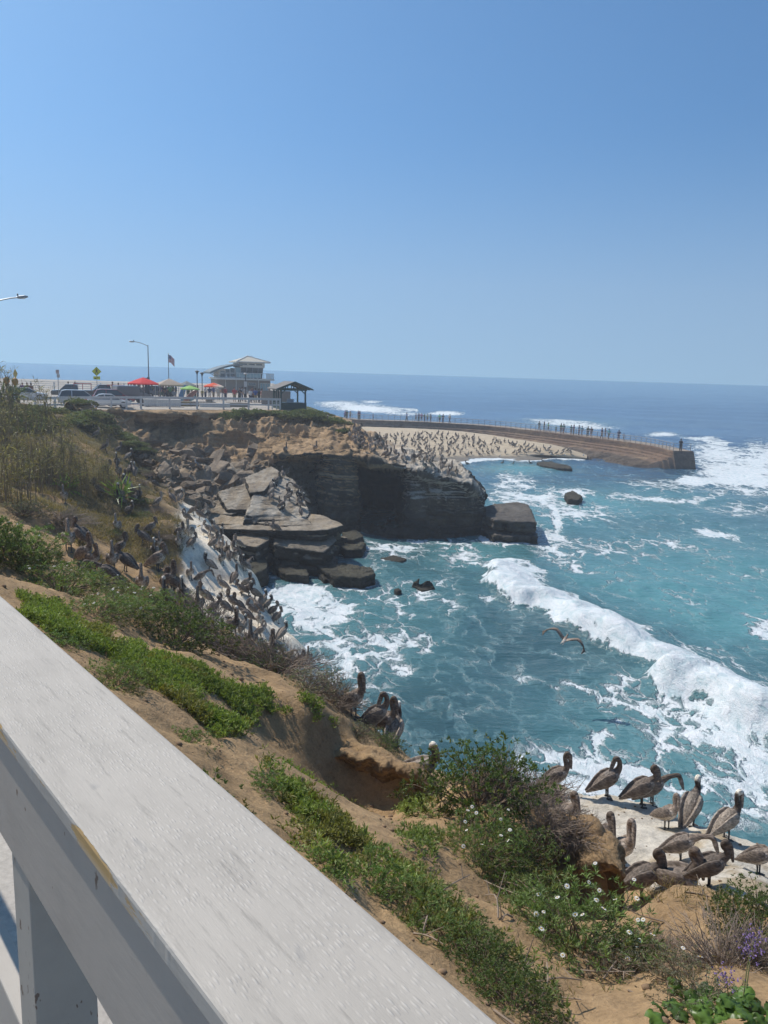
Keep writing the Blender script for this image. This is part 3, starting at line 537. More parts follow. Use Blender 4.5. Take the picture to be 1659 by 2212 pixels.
# ============================================================ WHITE RAILING at the viewer's side
def paint_mat(name, grain=True, edge=False, chips=.0, base=(.44, .40, .345)):
    m, n, b = mat(name); tc = nd(n, 'TexCoord'); pos = tc.outputs['Object']
    big = nd(n, 'TexNoise', Vector=pos, Scale=9., Detail=6., Roughness=.65).outputs[0]
    col = ramp(n, big, [(.28, tuple(c*.90 for c in base)), (.5, base), (.72, tuple(min(1, c*1.05) for c in base))])
    fine = nd(n, 'TexNoise', Vector=nd(n, 'Mapping', Vector=pos, Scale=(14, 160, 60)).outputs[0], Scale=1., Detail=5., Roughness=.7).outputs[0]
    h = mth(n, 'MULTIPLY', fine, .5)
    if grain:
        wv = nd(n, 'TexNoise', Vector=pos, Scale=30., Detail=2.)
        dv = nd(n, 'VectorMath', _operation='MULTIPLY_ADD', i0=wv.outputs['Color'], i1=(.004, .0025, 0), i2=pos)
        mp = nd(n, 'Mapping', Vector=dv.outputs[0], Scale=(85, 330, 1))
        vo = nd(n, 'TexVoronoi', Vector=mp.outputs[0], Scale=1., Randomness=.65).outputs['Distance']
        dash = nd(n, 'MapRange', Value=vo, i1=.12, i2=.42, i3=1., i4=0.).outputs[0]
        dash = mth(n, 'MULTIPLY', dash, ramp(n, nd(n, 'TexNoise', Vector=pos, Scale=14., Detail=3.).outputs[0], [(.38, .05), (.62, .85)]))
        col = mixc(n, mth(n, 'MULTIPLY', dash, .58), col, (.58, .545, .49))
        dk = ramp(n, fine, [(.30, .55), (.45, 1.)]); col = mixc(n, .55, col, mixc(n, 1., col, dk, 'MULTIPLY'))
        spots = nd(n, 'TexNoise', Vector=nd(n, 'Mapping', Vector=pos, Scale=(1, 2.2, 1)).outputs[0], Scale=17., Detail=2.).outputs[0]
        col = mixc(n, ramp(n, spots, [(.69, 0.), (.80, .62)]), col, (.23, .225, .22))
        gr = nd(n, 'TexNoise', Vector=nd(n, 'Mapping', Vector=pos, Scale=(5, 26, 1)).outputs[0], Scale=1., Detail=8., Roughness=.72).outputs[0]
        col = mixc(n, 1., col, ramp(n, gr, [(.3, .88), (.5, 1.), (.7, 1.06)]), 'MULTIPLY')
        h = mth(n, 'ADD', h, mth(n, 'MULTIPLY', dash, .6))
    if edge:
        sp = nd(n, 'SeparateXYZ', Vector=pos)
        e = nd(n, 'MapRange', Value=sp.outputs[1], i1=-.2220, i2=-.2135).outputs[0]
        en = nd(n, 'TexNoise', Vector=nd(n, 'Mapping', Vector=pos, Scale=(9, 60, 60)).outputs[0], Scale=1., Detail=6., Roughness=.7).outputs[0]
        en = mth(n, 'MULTIPLY', en, ramp(n, nd(n, 'TexNoise', Vector=nd(n, 'Mapping', Vector=pos, Scale=(5, 1, 1)).outputs[0], Scale=1., Detail=2.).outputs[0], [(.40, .72), (.58, 1.06)]))
        chip = ramp(n, mth(n, 'ADD', mth(n, 'MULTIPLY', e, .42), mth(n, 'MULTIPLY', en, .75)), [(.755, 0.), (.77, 1.)])
        chip = mth(n, 'MULTIPLY', chip, nd(n, 'MapRange', Value=sp.outputs[2], i1=-.445, i2=-.430).outputs[0])
        col = mixc(n, chip, col, (.46, .30, .13)); h = mth(n, 'SUBTRACT', h, mth(n, 'MULTIPLY', chip, .8))
    if chips:
        cn = nd(n, 'TexNoise', Vector=nd(n, 'Mapping', Vector=pos, Scale=(1, 1, .45)).outputs[0], Scale=55., Detail=3., Roughness=.6).outputs[0]
        col = mixc(n, ramp(n, cn, [(.68-chips, 0.), (.70-chips, .85)]), col, (.13, .08, .055))
    n.links.new(col, b.inputs['Base Color']); b.inputs['Roughness'].default_value = .62; b.inputs['Specular IOR Level'].default_value = .3
    bump(n, b, h, .55, .0022); return m
rail = thing('railing', 'weathered white wooden railing with a wide flat top plank across the foreground', 'railing', (0, 0, 0), math.radians(90)-RA)
def rbox(mb, s0, s1, t0, t1, z0, z1): return mb.box(((s0+s1)/2, -(t0+t1)/2, (z0+z1)/2), (s1-s0, t1-t0, z1-z0))
RZ = H-.42
rail.location = (0, 0, RZ+.42); ZO = -(RZ+.42)
b_ = rbox(MB(), -1.6, 8.2, .2135, .354, RZ-.021+ZO, RZ+ZO).build('top_plank', paint_mat('white plank paint', True, True), rail, bevel=.0035)
b_ = rbox(MB(), -1.6, 8.2, .2195, .256, RZ-.174+ZO, RZ-.0235+ZO).build('side_board', paint_mat('white board paint', False, False, -.01, (.41, .36, .305)), rail, bevel=.002)
for s_ in (.885, 3.0, 5.1, 7.2): rbox(MB(), s_, s_+.071, .2225, .297, 10.88+ZO, RZ-.0245+ZO).build('post', paint_mat('chipped post paint', False, False, .04, (.39, .36, .31)) if s_ < 1 else bpy.data.materials['chipped post paint'], rail, bevel=.002)
rbox(MB(), .957, 2.999, .238, .276, 11.44+ZO, 11.585+ZO).build('lower_rail', paint_mat('white lower rail paint', False, False, -.02), rail, bevel=.003)
rbox(MB(), -1.6, .884, .238, .276, 11.36+ZO, 11.505+ZO).build('lower_rail', bpy.data.materials['white lower rail paint'], rail, bevel=.003)
pv = MB(); 
pv.hexa([(s*RD[0]+t*RN[0], s*RD[1]+t*RN[1], z) for z in (10.4, 10.89) for s, t in ((-4.9, -2.35), (-4.9, .82), (40, .82), (40, -2.35))])
pmat = ground_mat('concrete walk', 9., .35, speck=.14, dist=.01)
o = pv.build('pavement', pmat); o['kind'] = 'structure'
at = o.data.attributes.new('Col', 'FLOAT_COLOR', 'POINT')
for d_ in at.data: d_.color = (.46, .43, .39, 1)
# ============================================================ ROCKS
def rockify(name, mb, mt, voxel, amp, sc, colf, seed=0, strata=0., smooth=True):
    me = mb.mesh(name, [mt]); o = bpy.data.objects.new(name, me); COL.objects.link(o)
    md = o.modifiers.new('r', 'REMESH'); md.mode = 'VOXEL'; md.voxel_size = voxel; md.adaptivity = 0
    dg = bpy.context.evaluated_depsgraph_get(); ev = o.evaluated_get(dg); me2 = bpy.data.meshes.new_from_object(ev); o.modifiers.clear()
    n_ = len(me2.vertices); V = np.empty(n_*3, np.float32); me2.vertices.foreach_get('co', V); V = V.reshape(-1, 3).astype(float)
    N = np.empty(n_*3, np.float32); me2.vertex_normals.foreach_get('vector', N); N = N.reshape(-1, 3)
    d_ = amp*(.7*fbm(V, sc, 4, seed=seed)+.5*ridged(V, sc*1.8, 3, seed=seed+2))
    if strata:
        P2 = np.stack([V[:, 0]*.15, V[:, 1]*.15, np.round((V[:, 2]*2.4+.6*fbm(V, .2, 2, seed=seed))*2)/2], 1); d_ = d_+strata*vnoise(P2*1.9+seed)*(1-np.abs(N[:, 2]))
    V = V+N*d_[:, None]; me2.vertices.foreach_set('co', V.astype(np.float32).ravel())
    at = me2.attributes.new('Col', 'FLOAT_COLOR', 'POINT'); c_ = np.clip(colf(V, N), .01, .9); at.data.foreach_set('color', np.concatenate([c_, np.ones((n_, 1))], 1).astype(np.float32).ravel())
    me2.polygons.foreach_set('use_smooth', np.full(len(me2.polygons), smooth)); me2.materials.clear(); me2.materials.append(mt); me2.update(); me2.name = name
    o.data = me2; bpy.data.meshes.remove(me); return o
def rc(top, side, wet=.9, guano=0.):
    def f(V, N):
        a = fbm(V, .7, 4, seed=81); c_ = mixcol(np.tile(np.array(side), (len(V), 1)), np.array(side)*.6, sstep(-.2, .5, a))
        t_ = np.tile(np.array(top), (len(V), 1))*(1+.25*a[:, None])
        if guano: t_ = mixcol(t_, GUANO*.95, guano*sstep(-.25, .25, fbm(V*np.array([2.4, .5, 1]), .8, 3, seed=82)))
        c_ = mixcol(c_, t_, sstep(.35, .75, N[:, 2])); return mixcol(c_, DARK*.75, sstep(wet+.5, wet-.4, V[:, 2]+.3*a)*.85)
    return f
def slab(name, poly, z, th, voxel, amp, colf, seed, label, strata=.05, tilt=None, kind=None, sc=1.1, grow=0.):
    """block of rock: outline of its top face at height z (or z per corner), thickness th"""
    zs = z if isinstance(z, (list, tuple)) else [z]*len(poly); T = [pz(a, b_, q_) for (a, b_), q_ in zip(poly, zs)]; mb = MB(); n_ = len(T); c_ = np.mean(T, 0)
    lr = np.random.default_rng(seed*7+1); zz_ = 0.; T = np.array(T)
    dens = []
    for i in range(n_):
        p, q_ = T[i], T[(i+1) % n_]
        for t in (0, .2, .4, .6, .8): dens.append(p+(q_-p)*t)
    dens = np.array(dens); m_ = len(dens); first = True
    while zz_ < th:
        hgt = min(lr.uniform(.14, .5)*(1 if strata > .04 else 2.2), th-zz_+.02); f_ = zz_/th*grow+(0 if first else lr.uniform(-.20, .05)); jit = lr.normal(0, .04 if not first else .02, (m_, 1))
        O_ = dens+(dens-c_)*np.array([1, 1, 0])*(f_+jit); up_ = O_-np.array([0, 0, zz_]); lo2 = O_-np.array([0, 0, zz_+hgt]); zz_ += hgt-.01; first = False
        mb.add(np.concatenate([lo2, up_]), [tuple(range(m_-1, -1, -1)), tuple(range(m_, 2*m_))]+[(i, (i+1) % m_, m_+(i+1) % m_, m_+i) for i in range(m_)])
    o = rockify(name, mb, M_ROCK, voxel*.55, amp*.75, sc*1.5, colf, seed, strata)
    bm = bmesh.new(); bm.from_mesh(o.data); bmesh.ops.recalc_face_normals(bm, faces=bm.faces); bm.to_mesh(o.data); bm.free()
    tag(o, label, 'rock'); return o
LG = (.30, .25, .19); TN = (.33, .255, .17); SD = (.068, .062, .052)  # SD paints shade into the side faces of the blocks
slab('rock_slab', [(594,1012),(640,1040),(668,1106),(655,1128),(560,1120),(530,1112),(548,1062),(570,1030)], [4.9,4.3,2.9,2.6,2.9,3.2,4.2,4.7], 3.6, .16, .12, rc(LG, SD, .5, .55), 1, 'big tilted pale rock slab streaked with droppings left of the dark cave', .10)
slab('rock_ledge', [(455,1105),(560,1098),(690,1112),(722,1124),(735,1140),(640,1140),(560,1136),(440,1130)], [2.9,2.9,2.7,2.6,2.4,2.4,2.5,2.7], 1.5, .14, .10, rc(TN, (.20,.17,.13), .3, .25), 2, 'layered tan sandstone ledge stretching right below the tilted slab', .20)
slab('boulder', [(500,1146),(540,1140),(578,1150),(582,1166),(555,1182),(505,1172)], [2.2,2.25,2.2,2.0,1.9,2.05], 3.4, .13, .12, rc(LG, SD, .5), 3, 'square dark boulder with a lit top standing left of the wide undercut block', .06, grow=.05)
slab('boulder', [(584,1142),(650,1142),(712,1146),(728,1168),(700,1192),(640,1186),(592,1176)], [2.0,2.1,2.1,1.7,1.5,1.6,1.8], 3.0, .14, .16, rc((.24,.21,.17), SD, .5), 4, 'wide undercut dark block at the water below the layered ledge', .08, grow=-.05)
slab('rock_shelf', [(1040,1096),(1070,1088),(1120,1085),(1142,1090),(1152,1112),(1160,1128),(1110,1126),(1066,1122),(1048,1112)], [1.75]*9, 3.0, .16, .14, rc((.13,.12,.11), (.13,.115,.10), .35), 5, 'low flat dark rock platform at the tip of the headland', .12, grow=.10)
slab('boulder', [(1056,1150),(1072,1148),(1078,1156),(1066,1160)], .5, 1.2, .09, .12, rc(SD, SD, .4), 6, 'small dark stone at the water in front of the flat platform')
# thin plates of the layered ledge and under the tilted slab
pr_ = np.random.default_rng(44)
for k in range(5):
    base_ = [(438,1118),(520,1108),(620,1108),(700,1116),(742,1136),(690,1146),(560,1144),(446,1140)]; j_ = pr_.normal(0, 7, (8, 2))*np.array([1, .35]); z_ = 2.55-.36*k
    slab('rock_plate', [(a+j_[i, 0]+pr_.uniform(-10, 4)*k*.4, b_+j_[i, 1]+k*7) for i, (a, b_) in enumerate(base_)], z_, .30, .10, .10, rc(TN if k % 2 else LG, SD, .3, .2 if k < 2 else 0), 50+k, ['uppermost', 'second', 'middle', 'fourth', 'lowest'][k]+' thin plate of the layered sandstone ledge left of the cave', .10)
for k, (poly, z_) in enumerate([([(470,1062),(545,1040),(580,1060),(556,1100),(490,1100)], [4.0,4.2,4.0,3.2,3.2]), ([(440,1090),(500,1070),(540,1092),(500,1112),(450,1108)], [3.2,3.5,3.2,2.9,2.8]), ([(530,1030),(585,1008),(606,1020),(570,1060),(540,1064)], [4.7,5.0,4.9,4.3,4.2]), ([(560,1118),(660,1122),(676,1132),(600,1136),(556,1128)], [2.75,2.7,2.6,2.6,2.7])]):
    slab('rock_plate', poly, z_, .45, .10, .10, rc(LG, SD, .3, .3), 60+k, ['broad pale plate left of the tilted slab', 'flat plate at the lower end of the rubble', 'narrow plate at the upper left of the tilted slab', 'low step in front of the tilted slab'][k], .10)
# wet rocks in the surf
for i, (poly, z_, lab) in enumerate([
    ([(686,1222),(740,1216),(800,1226),(812,1240),(780,1248),(720,1246)], .55, 'long wet black rock shining in the foam'),
    ([(588,1222),(620,1216),(660,1228),(668,1244),(620,1240)], .45, 'flat wet rock with water running off it beside the white slope'),
    ([(600,1200),(630,1194),(652,1204),(640,1218),(608,1216)], .7, 'green topped wet rock below the undercut block'),
    ([(515,1205),(540,1196),(572,1206),(578,1226),(550,1240),(522,1230)], 1.0, 'rounded mossy boulder between the white slope and the surf'),
    ([(890,1262),(908,1244),(930,1250),(940,1270),(912,1276)], [.1,.75,.6,.1,.05], 'lone dark pointed rock in the middle of the cove'),
    ([(852,1274),(862,1271),(868,1276),(858,1279)], .12, 'tiny rock barely showing left of the lone pointed rock'),
    ([(728,1172),(760,1166),(790,1172),(782,1186),(745,1188)], .6, 'flat wet rocks at the foot of the cave wall'),
    ([(690,1240),(706,1238),(716,1246),(700,1252)], .2, 'small dark rock in front of the long wet rock'),
    ([(740,1150),(770,1146),(786,1158),(765,1166),(742,1164)], .9, 'brown rounded boulder at the left foot of the cave'),
    ([(706,1160),(730,1156),(744,1168),(720,1176)], .9, 'dark boulder at the right end of the undercut block'),
    ([(1220,1066),(1236,1060),(1258,1072),(1250,1080),(1228,1078)], .5, 'dark rock awash in the channel beyond the headland'),
    ([(1160,998),(1190,997),(1232,1007),(1236,1012),(1205,1011),(1166,1004)], .35, 'low black reef lying off the beach waterline'),
    ([(820,1205),(850,1200),(880,1206),(870,1213),(838,1213)], .15, 'dark rock awash in front of the cave')]):
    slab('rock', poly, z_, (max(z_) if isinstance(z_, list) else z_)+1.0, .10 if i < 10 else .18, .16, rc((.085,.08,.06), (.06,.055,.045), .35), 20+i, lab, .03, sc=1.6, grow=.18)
for o in [o for o in COL.objects if o.name.startswith('rock') and o.get('label', '').find('wet') >= 0]: pass
# loose sandstone slabs fallen down the cove
def chunk(seed, flat):
    rg = np.random.default_rng(seed); bm = bmesh.new()
    for p in rg.normal(size=(22, 3)): 
        p = p/np.linalg.norm(p)*np.array([1.25, .95, flat*1.7]); p = np.sign(p)*np.minimum(np.abs(p), np.array([.8, .58, flat*.62])); bm.verts.new(p)
    r_ = bmesh.ops.convex_hull(bm, input=bm.verts); bmesh.ops.delete(bm, geom=[e for e in r_['geom_interior'] if isinstance(e, bmesh.types.BMVert)], context='VERTS')
    bmesh.ops.bevel(bm, geom=list(bm.edges), offset=.018, segments=1, affect='EDGES'); bmesh.ops.triangulate(bm, faces=bm.faces)
    bmesh.ops.subdivide_edges(bm, edges=bm.edges, cuts=2, use_grid_fill=True); me = bpy.data.meshes.new('stone'); bm.to_mesh(me); bm.free()
    n_ = len(me.vertices); V = np.empty(n_*3, np.float32); me.vertices.foreach_get('co', V); V = V.reshape(-1, 3).astype(float)
    V += .028*np.stack([fbm(V, 2.2, 3, seed=seed+k) for k in range(3)], 1); me.vertices.foreach_set('co', V.astype(np.float32).ravel())
    g_ = rg.uniform(.7, 1.25); c_ = np.tile(np.array([.25, .20, .15])*g_, (n_, 1))*(1+.2*fbm(V, 3, 3, seed=seed)[:, None])
    at = me.attributes.new('Col', 'FLOAT_COLOR', 'POINT'); at.data.foreach_set('color', np.concatenate([c_, np.ones((n_, 1))], 1).astype(np.float32).ravel()); me.materials.append(M_ROCK); return me
CH = [chunk(100+i, f) for i, f in enumerate((.2, .3, .45, .25, .6, .35, .18, .5))]
cgx, cgy = proj(cliff_G.reshape(-1, 3)); cgP = cliff_G.reshape(-1, 3)
def on_cliff(px_, py_):
    d_ = (cgx-px_)**2+(cgy-py_)**2; i = np.argsort(d_)[:6]; r_ = np.hypot(cgP[i, 0], cgP[i, 1]); return cgP[i[np.argmin(r_)]]
rg = np.random.default_rng(5)
k_ = 0; tries = 0
while k_ < 285 and tries < 6000:
    tries += 1; a, b_ = rg.uniform(255, 640), rg.uniform(925, 1180)
    if not inpoly(np.array(a), np.array(b_), [(262,930),(330,960),(420,968),(600,985),(640,1000),(590,1060),(545,1120),(520,1178),(480,1150),(400,1095),(330,1060),(285,1000)]): continue
    p = on_cliff(a, b_); s_ = float(np.clip(rg.lognormal(-1.05, .6), .13, 1.15)); o = link('fallen_stone', CH[rg.integers(8)], None, p+np.array([0, 0, s_*.05]))
    o.scale = (s_*rg.uniform(.8, 1.2), s_*rg.uniform(.8, 1.2), s_*rg.uniform(.8, 1.3)); o.rotation_euler = (rg.normal(0, .45), rg.normal(0, .45), rg.uniform(0, 6.28))
    tag(o, 'broken sandstone slab lying in the heap of rubble under the tan cliff', 'stone', 'fallen slabs in the cove'); k_ += 1
for a, b_, s_, rot, lab in [(470,1012,2.0,.3,'large tilted sandstone block at the top right of the rubble heap'),(492,1040,1.9,.9,'leaning grey block just below the large tilted block in the rubble'),(520,1050,1.5,.2,'upright pale block beside the tilted slab of the cave'),(478,1085,1.8,.5,'long flat slab lying under the leaning grey block'),(440,1090,1.6,-.4,'flat slab at the lower left of the rubble heap'),(372,1068,1.3,.1,'pale flat stone standing behind the pelicans on the left slope'),(420,980,1.5,.7,'angular grey block at the back of the rubble heap'),(545,975,1.3,.4,'grey boulder on the ledge below the cliff buttress')]:
    o = link('fallen_block', CH[rg.integers(8)], None, on_cliff(a, b_)+np.array([0, 0, .15])); s_ *= .62; o.scale = (s_, s_*.9, s_*1.2); o.rotation_euler = (.5*rot, -.35, rot*4); tag(o, lab, 'stone')
# ============================================================ SEAWALL
dk_px = [(735,904,2.95),(780,907,2.9),(900,911,2.85),(1040,919,2.8),(1160,931,2.7),(1300,948,2.6),(1395,961,2.55),(1454,974,2.5)]
dl = smooth_line([pz(*a) for a in dk_px], 150); tn = np.gradient(dl[:, :2], axis=0); tn /= np.linalg.norm(tn, axis=1)[:, None]; nb = np.stack([tn[:, 1], -tn[:, 0]], 1)
prof = [(-3.2, -7), (-3.2, -.02), (-3.1, 0), (-2.9, .0), (-.12, 0), (0, -.03), (.03, -.95), (.75, -1.0), (.8, -1.3), (1.5, -1.36), (1.6, -1.65), (2.4, -1.75), (3.0, -2.0), (5.5, -2.45), (7.5, -2.85), (9.0, -3.4), (9.5, -5)]
rows = [[np.array([*(dl[i, :2]+nb[i]*o_*(1 if o_ < 1 else .55+.45*sstep(40, 110, i))), dl[i, 2]+z_]) for i in range(150)] for o_, z_ in prof]
GW = np.array(rows); nrow = 110
GW = np.stack([np.array([np.interp(np.linspace(0, len(prof)-1, nrow), range(len(prof)), GW[:, i, k]) for k in range(3)]).T for i in range(150)], 1)
GW = cr_interp(GW.transpose(1, 0, 2), 420).transpose(1, 0, 2)
P_ = GW.reshape(-1, 3); jj = np.repeat(np.linspace(0, 1, nrow), 420); amp = .03+.62*sstep(.66, .9, jj)+.12*sstep(.40, .6, jj)
GW = GW+grid_normals(GW)*(amp*(fbm(P_, .9, 4, seed=91)+.6*ridged(P_, .5, 3, seed=92))).reshape(nrow, 420, 1)
P_ = GW.reshape(-1, 3); a = fbm(P_, .5, 4, seed=93); a2 = fbm(P_*np.array([1, 1, 3.]), 1.2, 4, seed=94)
cw = mixcol(np.tile(np.array([.20, .135, .095]), (len(P_), 1)), np.array([.29, .205, .135]), sstep(-.1, .5, a)); cw = mixcol(cw, np.array([.13, .095, .075]), sstep(.05, .5, a2)*.7)
cw = mixcol(cw, np.array([.10, .085, .07]), sstep(.66, .8, jj)*.85); cw = mixcol(cw, np.array([.40, .35, .29]), (jj > .19)*(jj < .25)*.8)
seaw = thing('seawall', 'long curved brown masonry breakwater with a railing, stepping down to the beach', 'seawall', tuple(dl[75]))
off = dl[75]
endi = np.arange(nrow)*420+419; 
cap = np.concatenate([P_[endi], [P_[endi].mean(0)+np.array([0, 0, -1.])]])
me = raw_mesh('wall_body', P_-off, gridF(nrow, 420), True, {'Col': np.clip(cw, .02, .8)}, [M_ROCK]); link('wall_body', me, seaw)
# rough end face of the wall
ec = P_[endi]; base_z = -1.5; ne = len(ec); kk = 14; EG = np.zeros((ne, kk, 3))
for j in range(kk):
    f = j/(kk-1); q_ = ec.copy(); q_[:, 2] = ec[:, 2]*(1-f)+base_z*f; q_[:, :2] += tn[-1]*(f*1.5+.25*math.sin(f*3.1)); EG[:, j] = q_
EG = EG+.18*np.stack([fbm(EG.reshape(-1, 3), .8, 4, seed=95+k).reshape(ne, kk) for k in range(3)], 2)*np.linspace(0, 1, kk)[None, :, None]
E_ = EG.reshape(-1, 3); me = raw_mesh('wall_end', E_-off, gridF(ne, kk)[:, ::-1], True, {'Col': np.tile(np.array([.16, .125, .10]), (len(E_), 1))*(1+.3*fbm(E_, .8, 3)[:, None])}, [M_ROCK]); link('wall_end', me, seaw)
M_RAIL = simple('grey railing metal', (.30, .29, .29), .5, .3)
L_ = np.r_[0, np.cumsum(np.linalg.norm(np.diff(dl, axis=0), axis=1))]; npst = 62
wr_ = thing('seawall_railing', 'grey metal railing with many posts along the top of the seawall', 'railing', tuple(dl[75]))
rp = []
for k in range(npst):
    q_ = np.array([np.interp(L_[-1]*(.02+.975*k/(npst-1)), L_, dl[:, c_]) for c_ in range(3)]); t2 = np.array([np.interp(L_[-1]*(.02+.975*k/(npst-1)), L_, nb[:, c_]) for c_ in range(2)]); q_[:2] -= t2*.2; rp.append(q_)
    MB().box((q_-off)+np.array([0, 0, .55]), (.075, .075, 1.1)).build('post', M_RAIL, wr_)
rp = np.array(rp)
for hz in (.38, .74, 1.1): MB().tube(rp-off+np.array([0, 0, hz]), .032 if hz < 1 else .045, 6).build('rail', M_RAIL, wr_)
e0 = rp[-1]; e1 = e0-np.array([*nb[-1], 0])*2.7
for q_ in (e0*.5+e1*.5, e1): MB().box(q_-off+np.array([0, 0, .55]), (.075, .075, 1.1)).build('post', M_RAIL, wr_)
for hz in (.38, .74, 1.1): MB().bar(e0-off+np.array([0, 0, hz]), e1-off+np.array([0, 0, hz]), .06).build('rail', M_RAIL, wr_)
# ============================================================ where a line of sight of the photo meets the ground
from mathutils.bvhtree import BVHTree
_trees = []
def make_trees():
    bpy.context.view_layer.update(); dg = bpy.context.evaluated_depsgraph_get()
    for o in list(COL.objects):
        if o.type == 'MESH' and (o.name.split('.')[0] in ('hillside', 'cliff', 'headland', 'beach', 'plaza', 'pavement', 'wall_body') or o.get('category') in ('rock', 'stone')):
            _trees.append((BVHTree.FromObject(o, dg), o.matrix_world.copy(), o.matrix_world.inverted()))
make_trees()
def cast(px_, py_, rmin=0.):
    d_ = ray(px_, py_); d_ = Vector(d_/np.linalg.norm(d_)); o_ = Vector(CAM)+d_*rmin; best = None
    for t_, M_, I_ in _trees:
        a = I_@o_; dl_ = (I_.to_3x3()@d_).normalized(); h = t_.ray_cast(a, dl_)
        if h[0] is not None:
            w = M_@h[0]; q_ = (w-o_).length
            if best is None or q_ < best[0]: best = (q_, w)
    return None if best is None else np.array(best[1])
def down(x, y, z0=30):
    best = None
    for t_, M_, I_ in _trees:
        h = t_.ray_cast(I_@Vector((x, y, z0)), (I_.to_3x3()@Vector((0, 0, -1))).normalized())
        if h[0] is not None:
            w = M_@h[0]
            if best is None or w.z > best: best = w.z
    return best
# ============================================================ PELICANS
m, n, b = mat('bird plumage'); ca = nd(n, 'Attribute', _attribute_name='Col').outputs['Color']; tc = nd(n, 'TexCoord')
fe = nd(n, 'TexNoise', Vector=nd(n, 'Mapping', Vector=tc.outputs['Object'], Rotation=(0, .7, 0), Scale=(16, 60, 60)).outputs[0], Scale=1., Detail=4., Roughness=.65).outputs[0]
fv = nd(n, 'TexVoronoi', Vector=nd(n, 'Mapping', Vector=tc.outputs['Object'], Rotation=(0, .7, 0), Scale=(15, 34, 34)).outputs[0], Scale=1.)
fe = mth(n, 'ADD', mth(n, 'MULTIPLY', fe, .6), mth(n, 'MULTIPLY', fv.outputs['Distance'], .42))
oi = nd(n, 'ObjectInfo'); ca = mixc(n, 1., ca, ramp(n, oi.outputs['Random'], [(0., (.85, .81, .77)), (.5, (1.2, 1.14, 1.08)), (1., (1.5, 1.42, 1.32))]), 'MULTIPLY')
n.links.new(mixc(n, 1., ca, ramp(n, fe, [(.3, .5), (.5, .95), (.72, 1.75)]), 'MULTIPLY'), b.inputs['Base Color']); b.inputs['Roughness'].default_value = .7; b.inputs['Specular IOR Level'].default_value = .25
bump(n, b, fe, .6, .012); M_BIRD = m
def etube(mb, pts_, ry, rz, n_=12):
    """tube lying in the X-Z plane of the bird, oval section"""
    pts_ = np.array(pts_, float); T = np.gradient(pts_, axis=0); T /= np.linalg.norm(T, axis=1)[:, None]; V = []
    for i, p in enumerate(pts_):
        y_ = np.array([0, 1., 0]); y_ = y_-T[i]*(y_@T[i]); y_ /= np.linalg.norm(y_); u_ = np.cross(y_, T[i])
        for k in range(n_): a = 2*math.pi*k/n_; V.append(p+ry[i]*math.cos(a)*y_+rz[i]*math.sin(a)*u_)
    m_ = len(pts_); F = [(i*n_+k, (i+1)*n_+k, (i+1)*n_+(k+1) % n_, i*n_+(k+1) % n_) for i in range(m_-1) for k in range(n_)]
    mb.add(V, F+[tuple(range(n_)), tuple(range(m_*n_-1, (m_-1)*n_-1, -1))])
POSES = {'tall': [(.16,.59),(.15,.655),(.125,.72),(.115,.785),(.125,.845),(.155,.88),(.19,.872),(.208,.835),(.228,.71),(.252,.565)],
         'tucked': [(.18,.575),(.195,.625),(.18,.675),(.14,.71),(.128,.755),(.155,.795),(.192,.788),(.212,.752),(.25,.63),(.287,.495)],
         'preen': [(.17,.585),(.185,.65),(.18,.72),(.155,.775),(.125,.795),(.095,.785),(.075,.755),(.065,.71),(.035,.60),(.0,.485)],
         'forward': [(.205,.565),(.265,.605),(.335,.625),(.39,.64),(.43,.642),(.465,.63),(.49,.60),(.505,.56),(.545,.45),(.585,.345)],
         'level': [(.16,.59),(.155,.655),(.13,.72),(.12,.79),(.145,.85),(.19,.875),(.24,.865),(.285,.85),(.40,.80),(.50,.755)]}
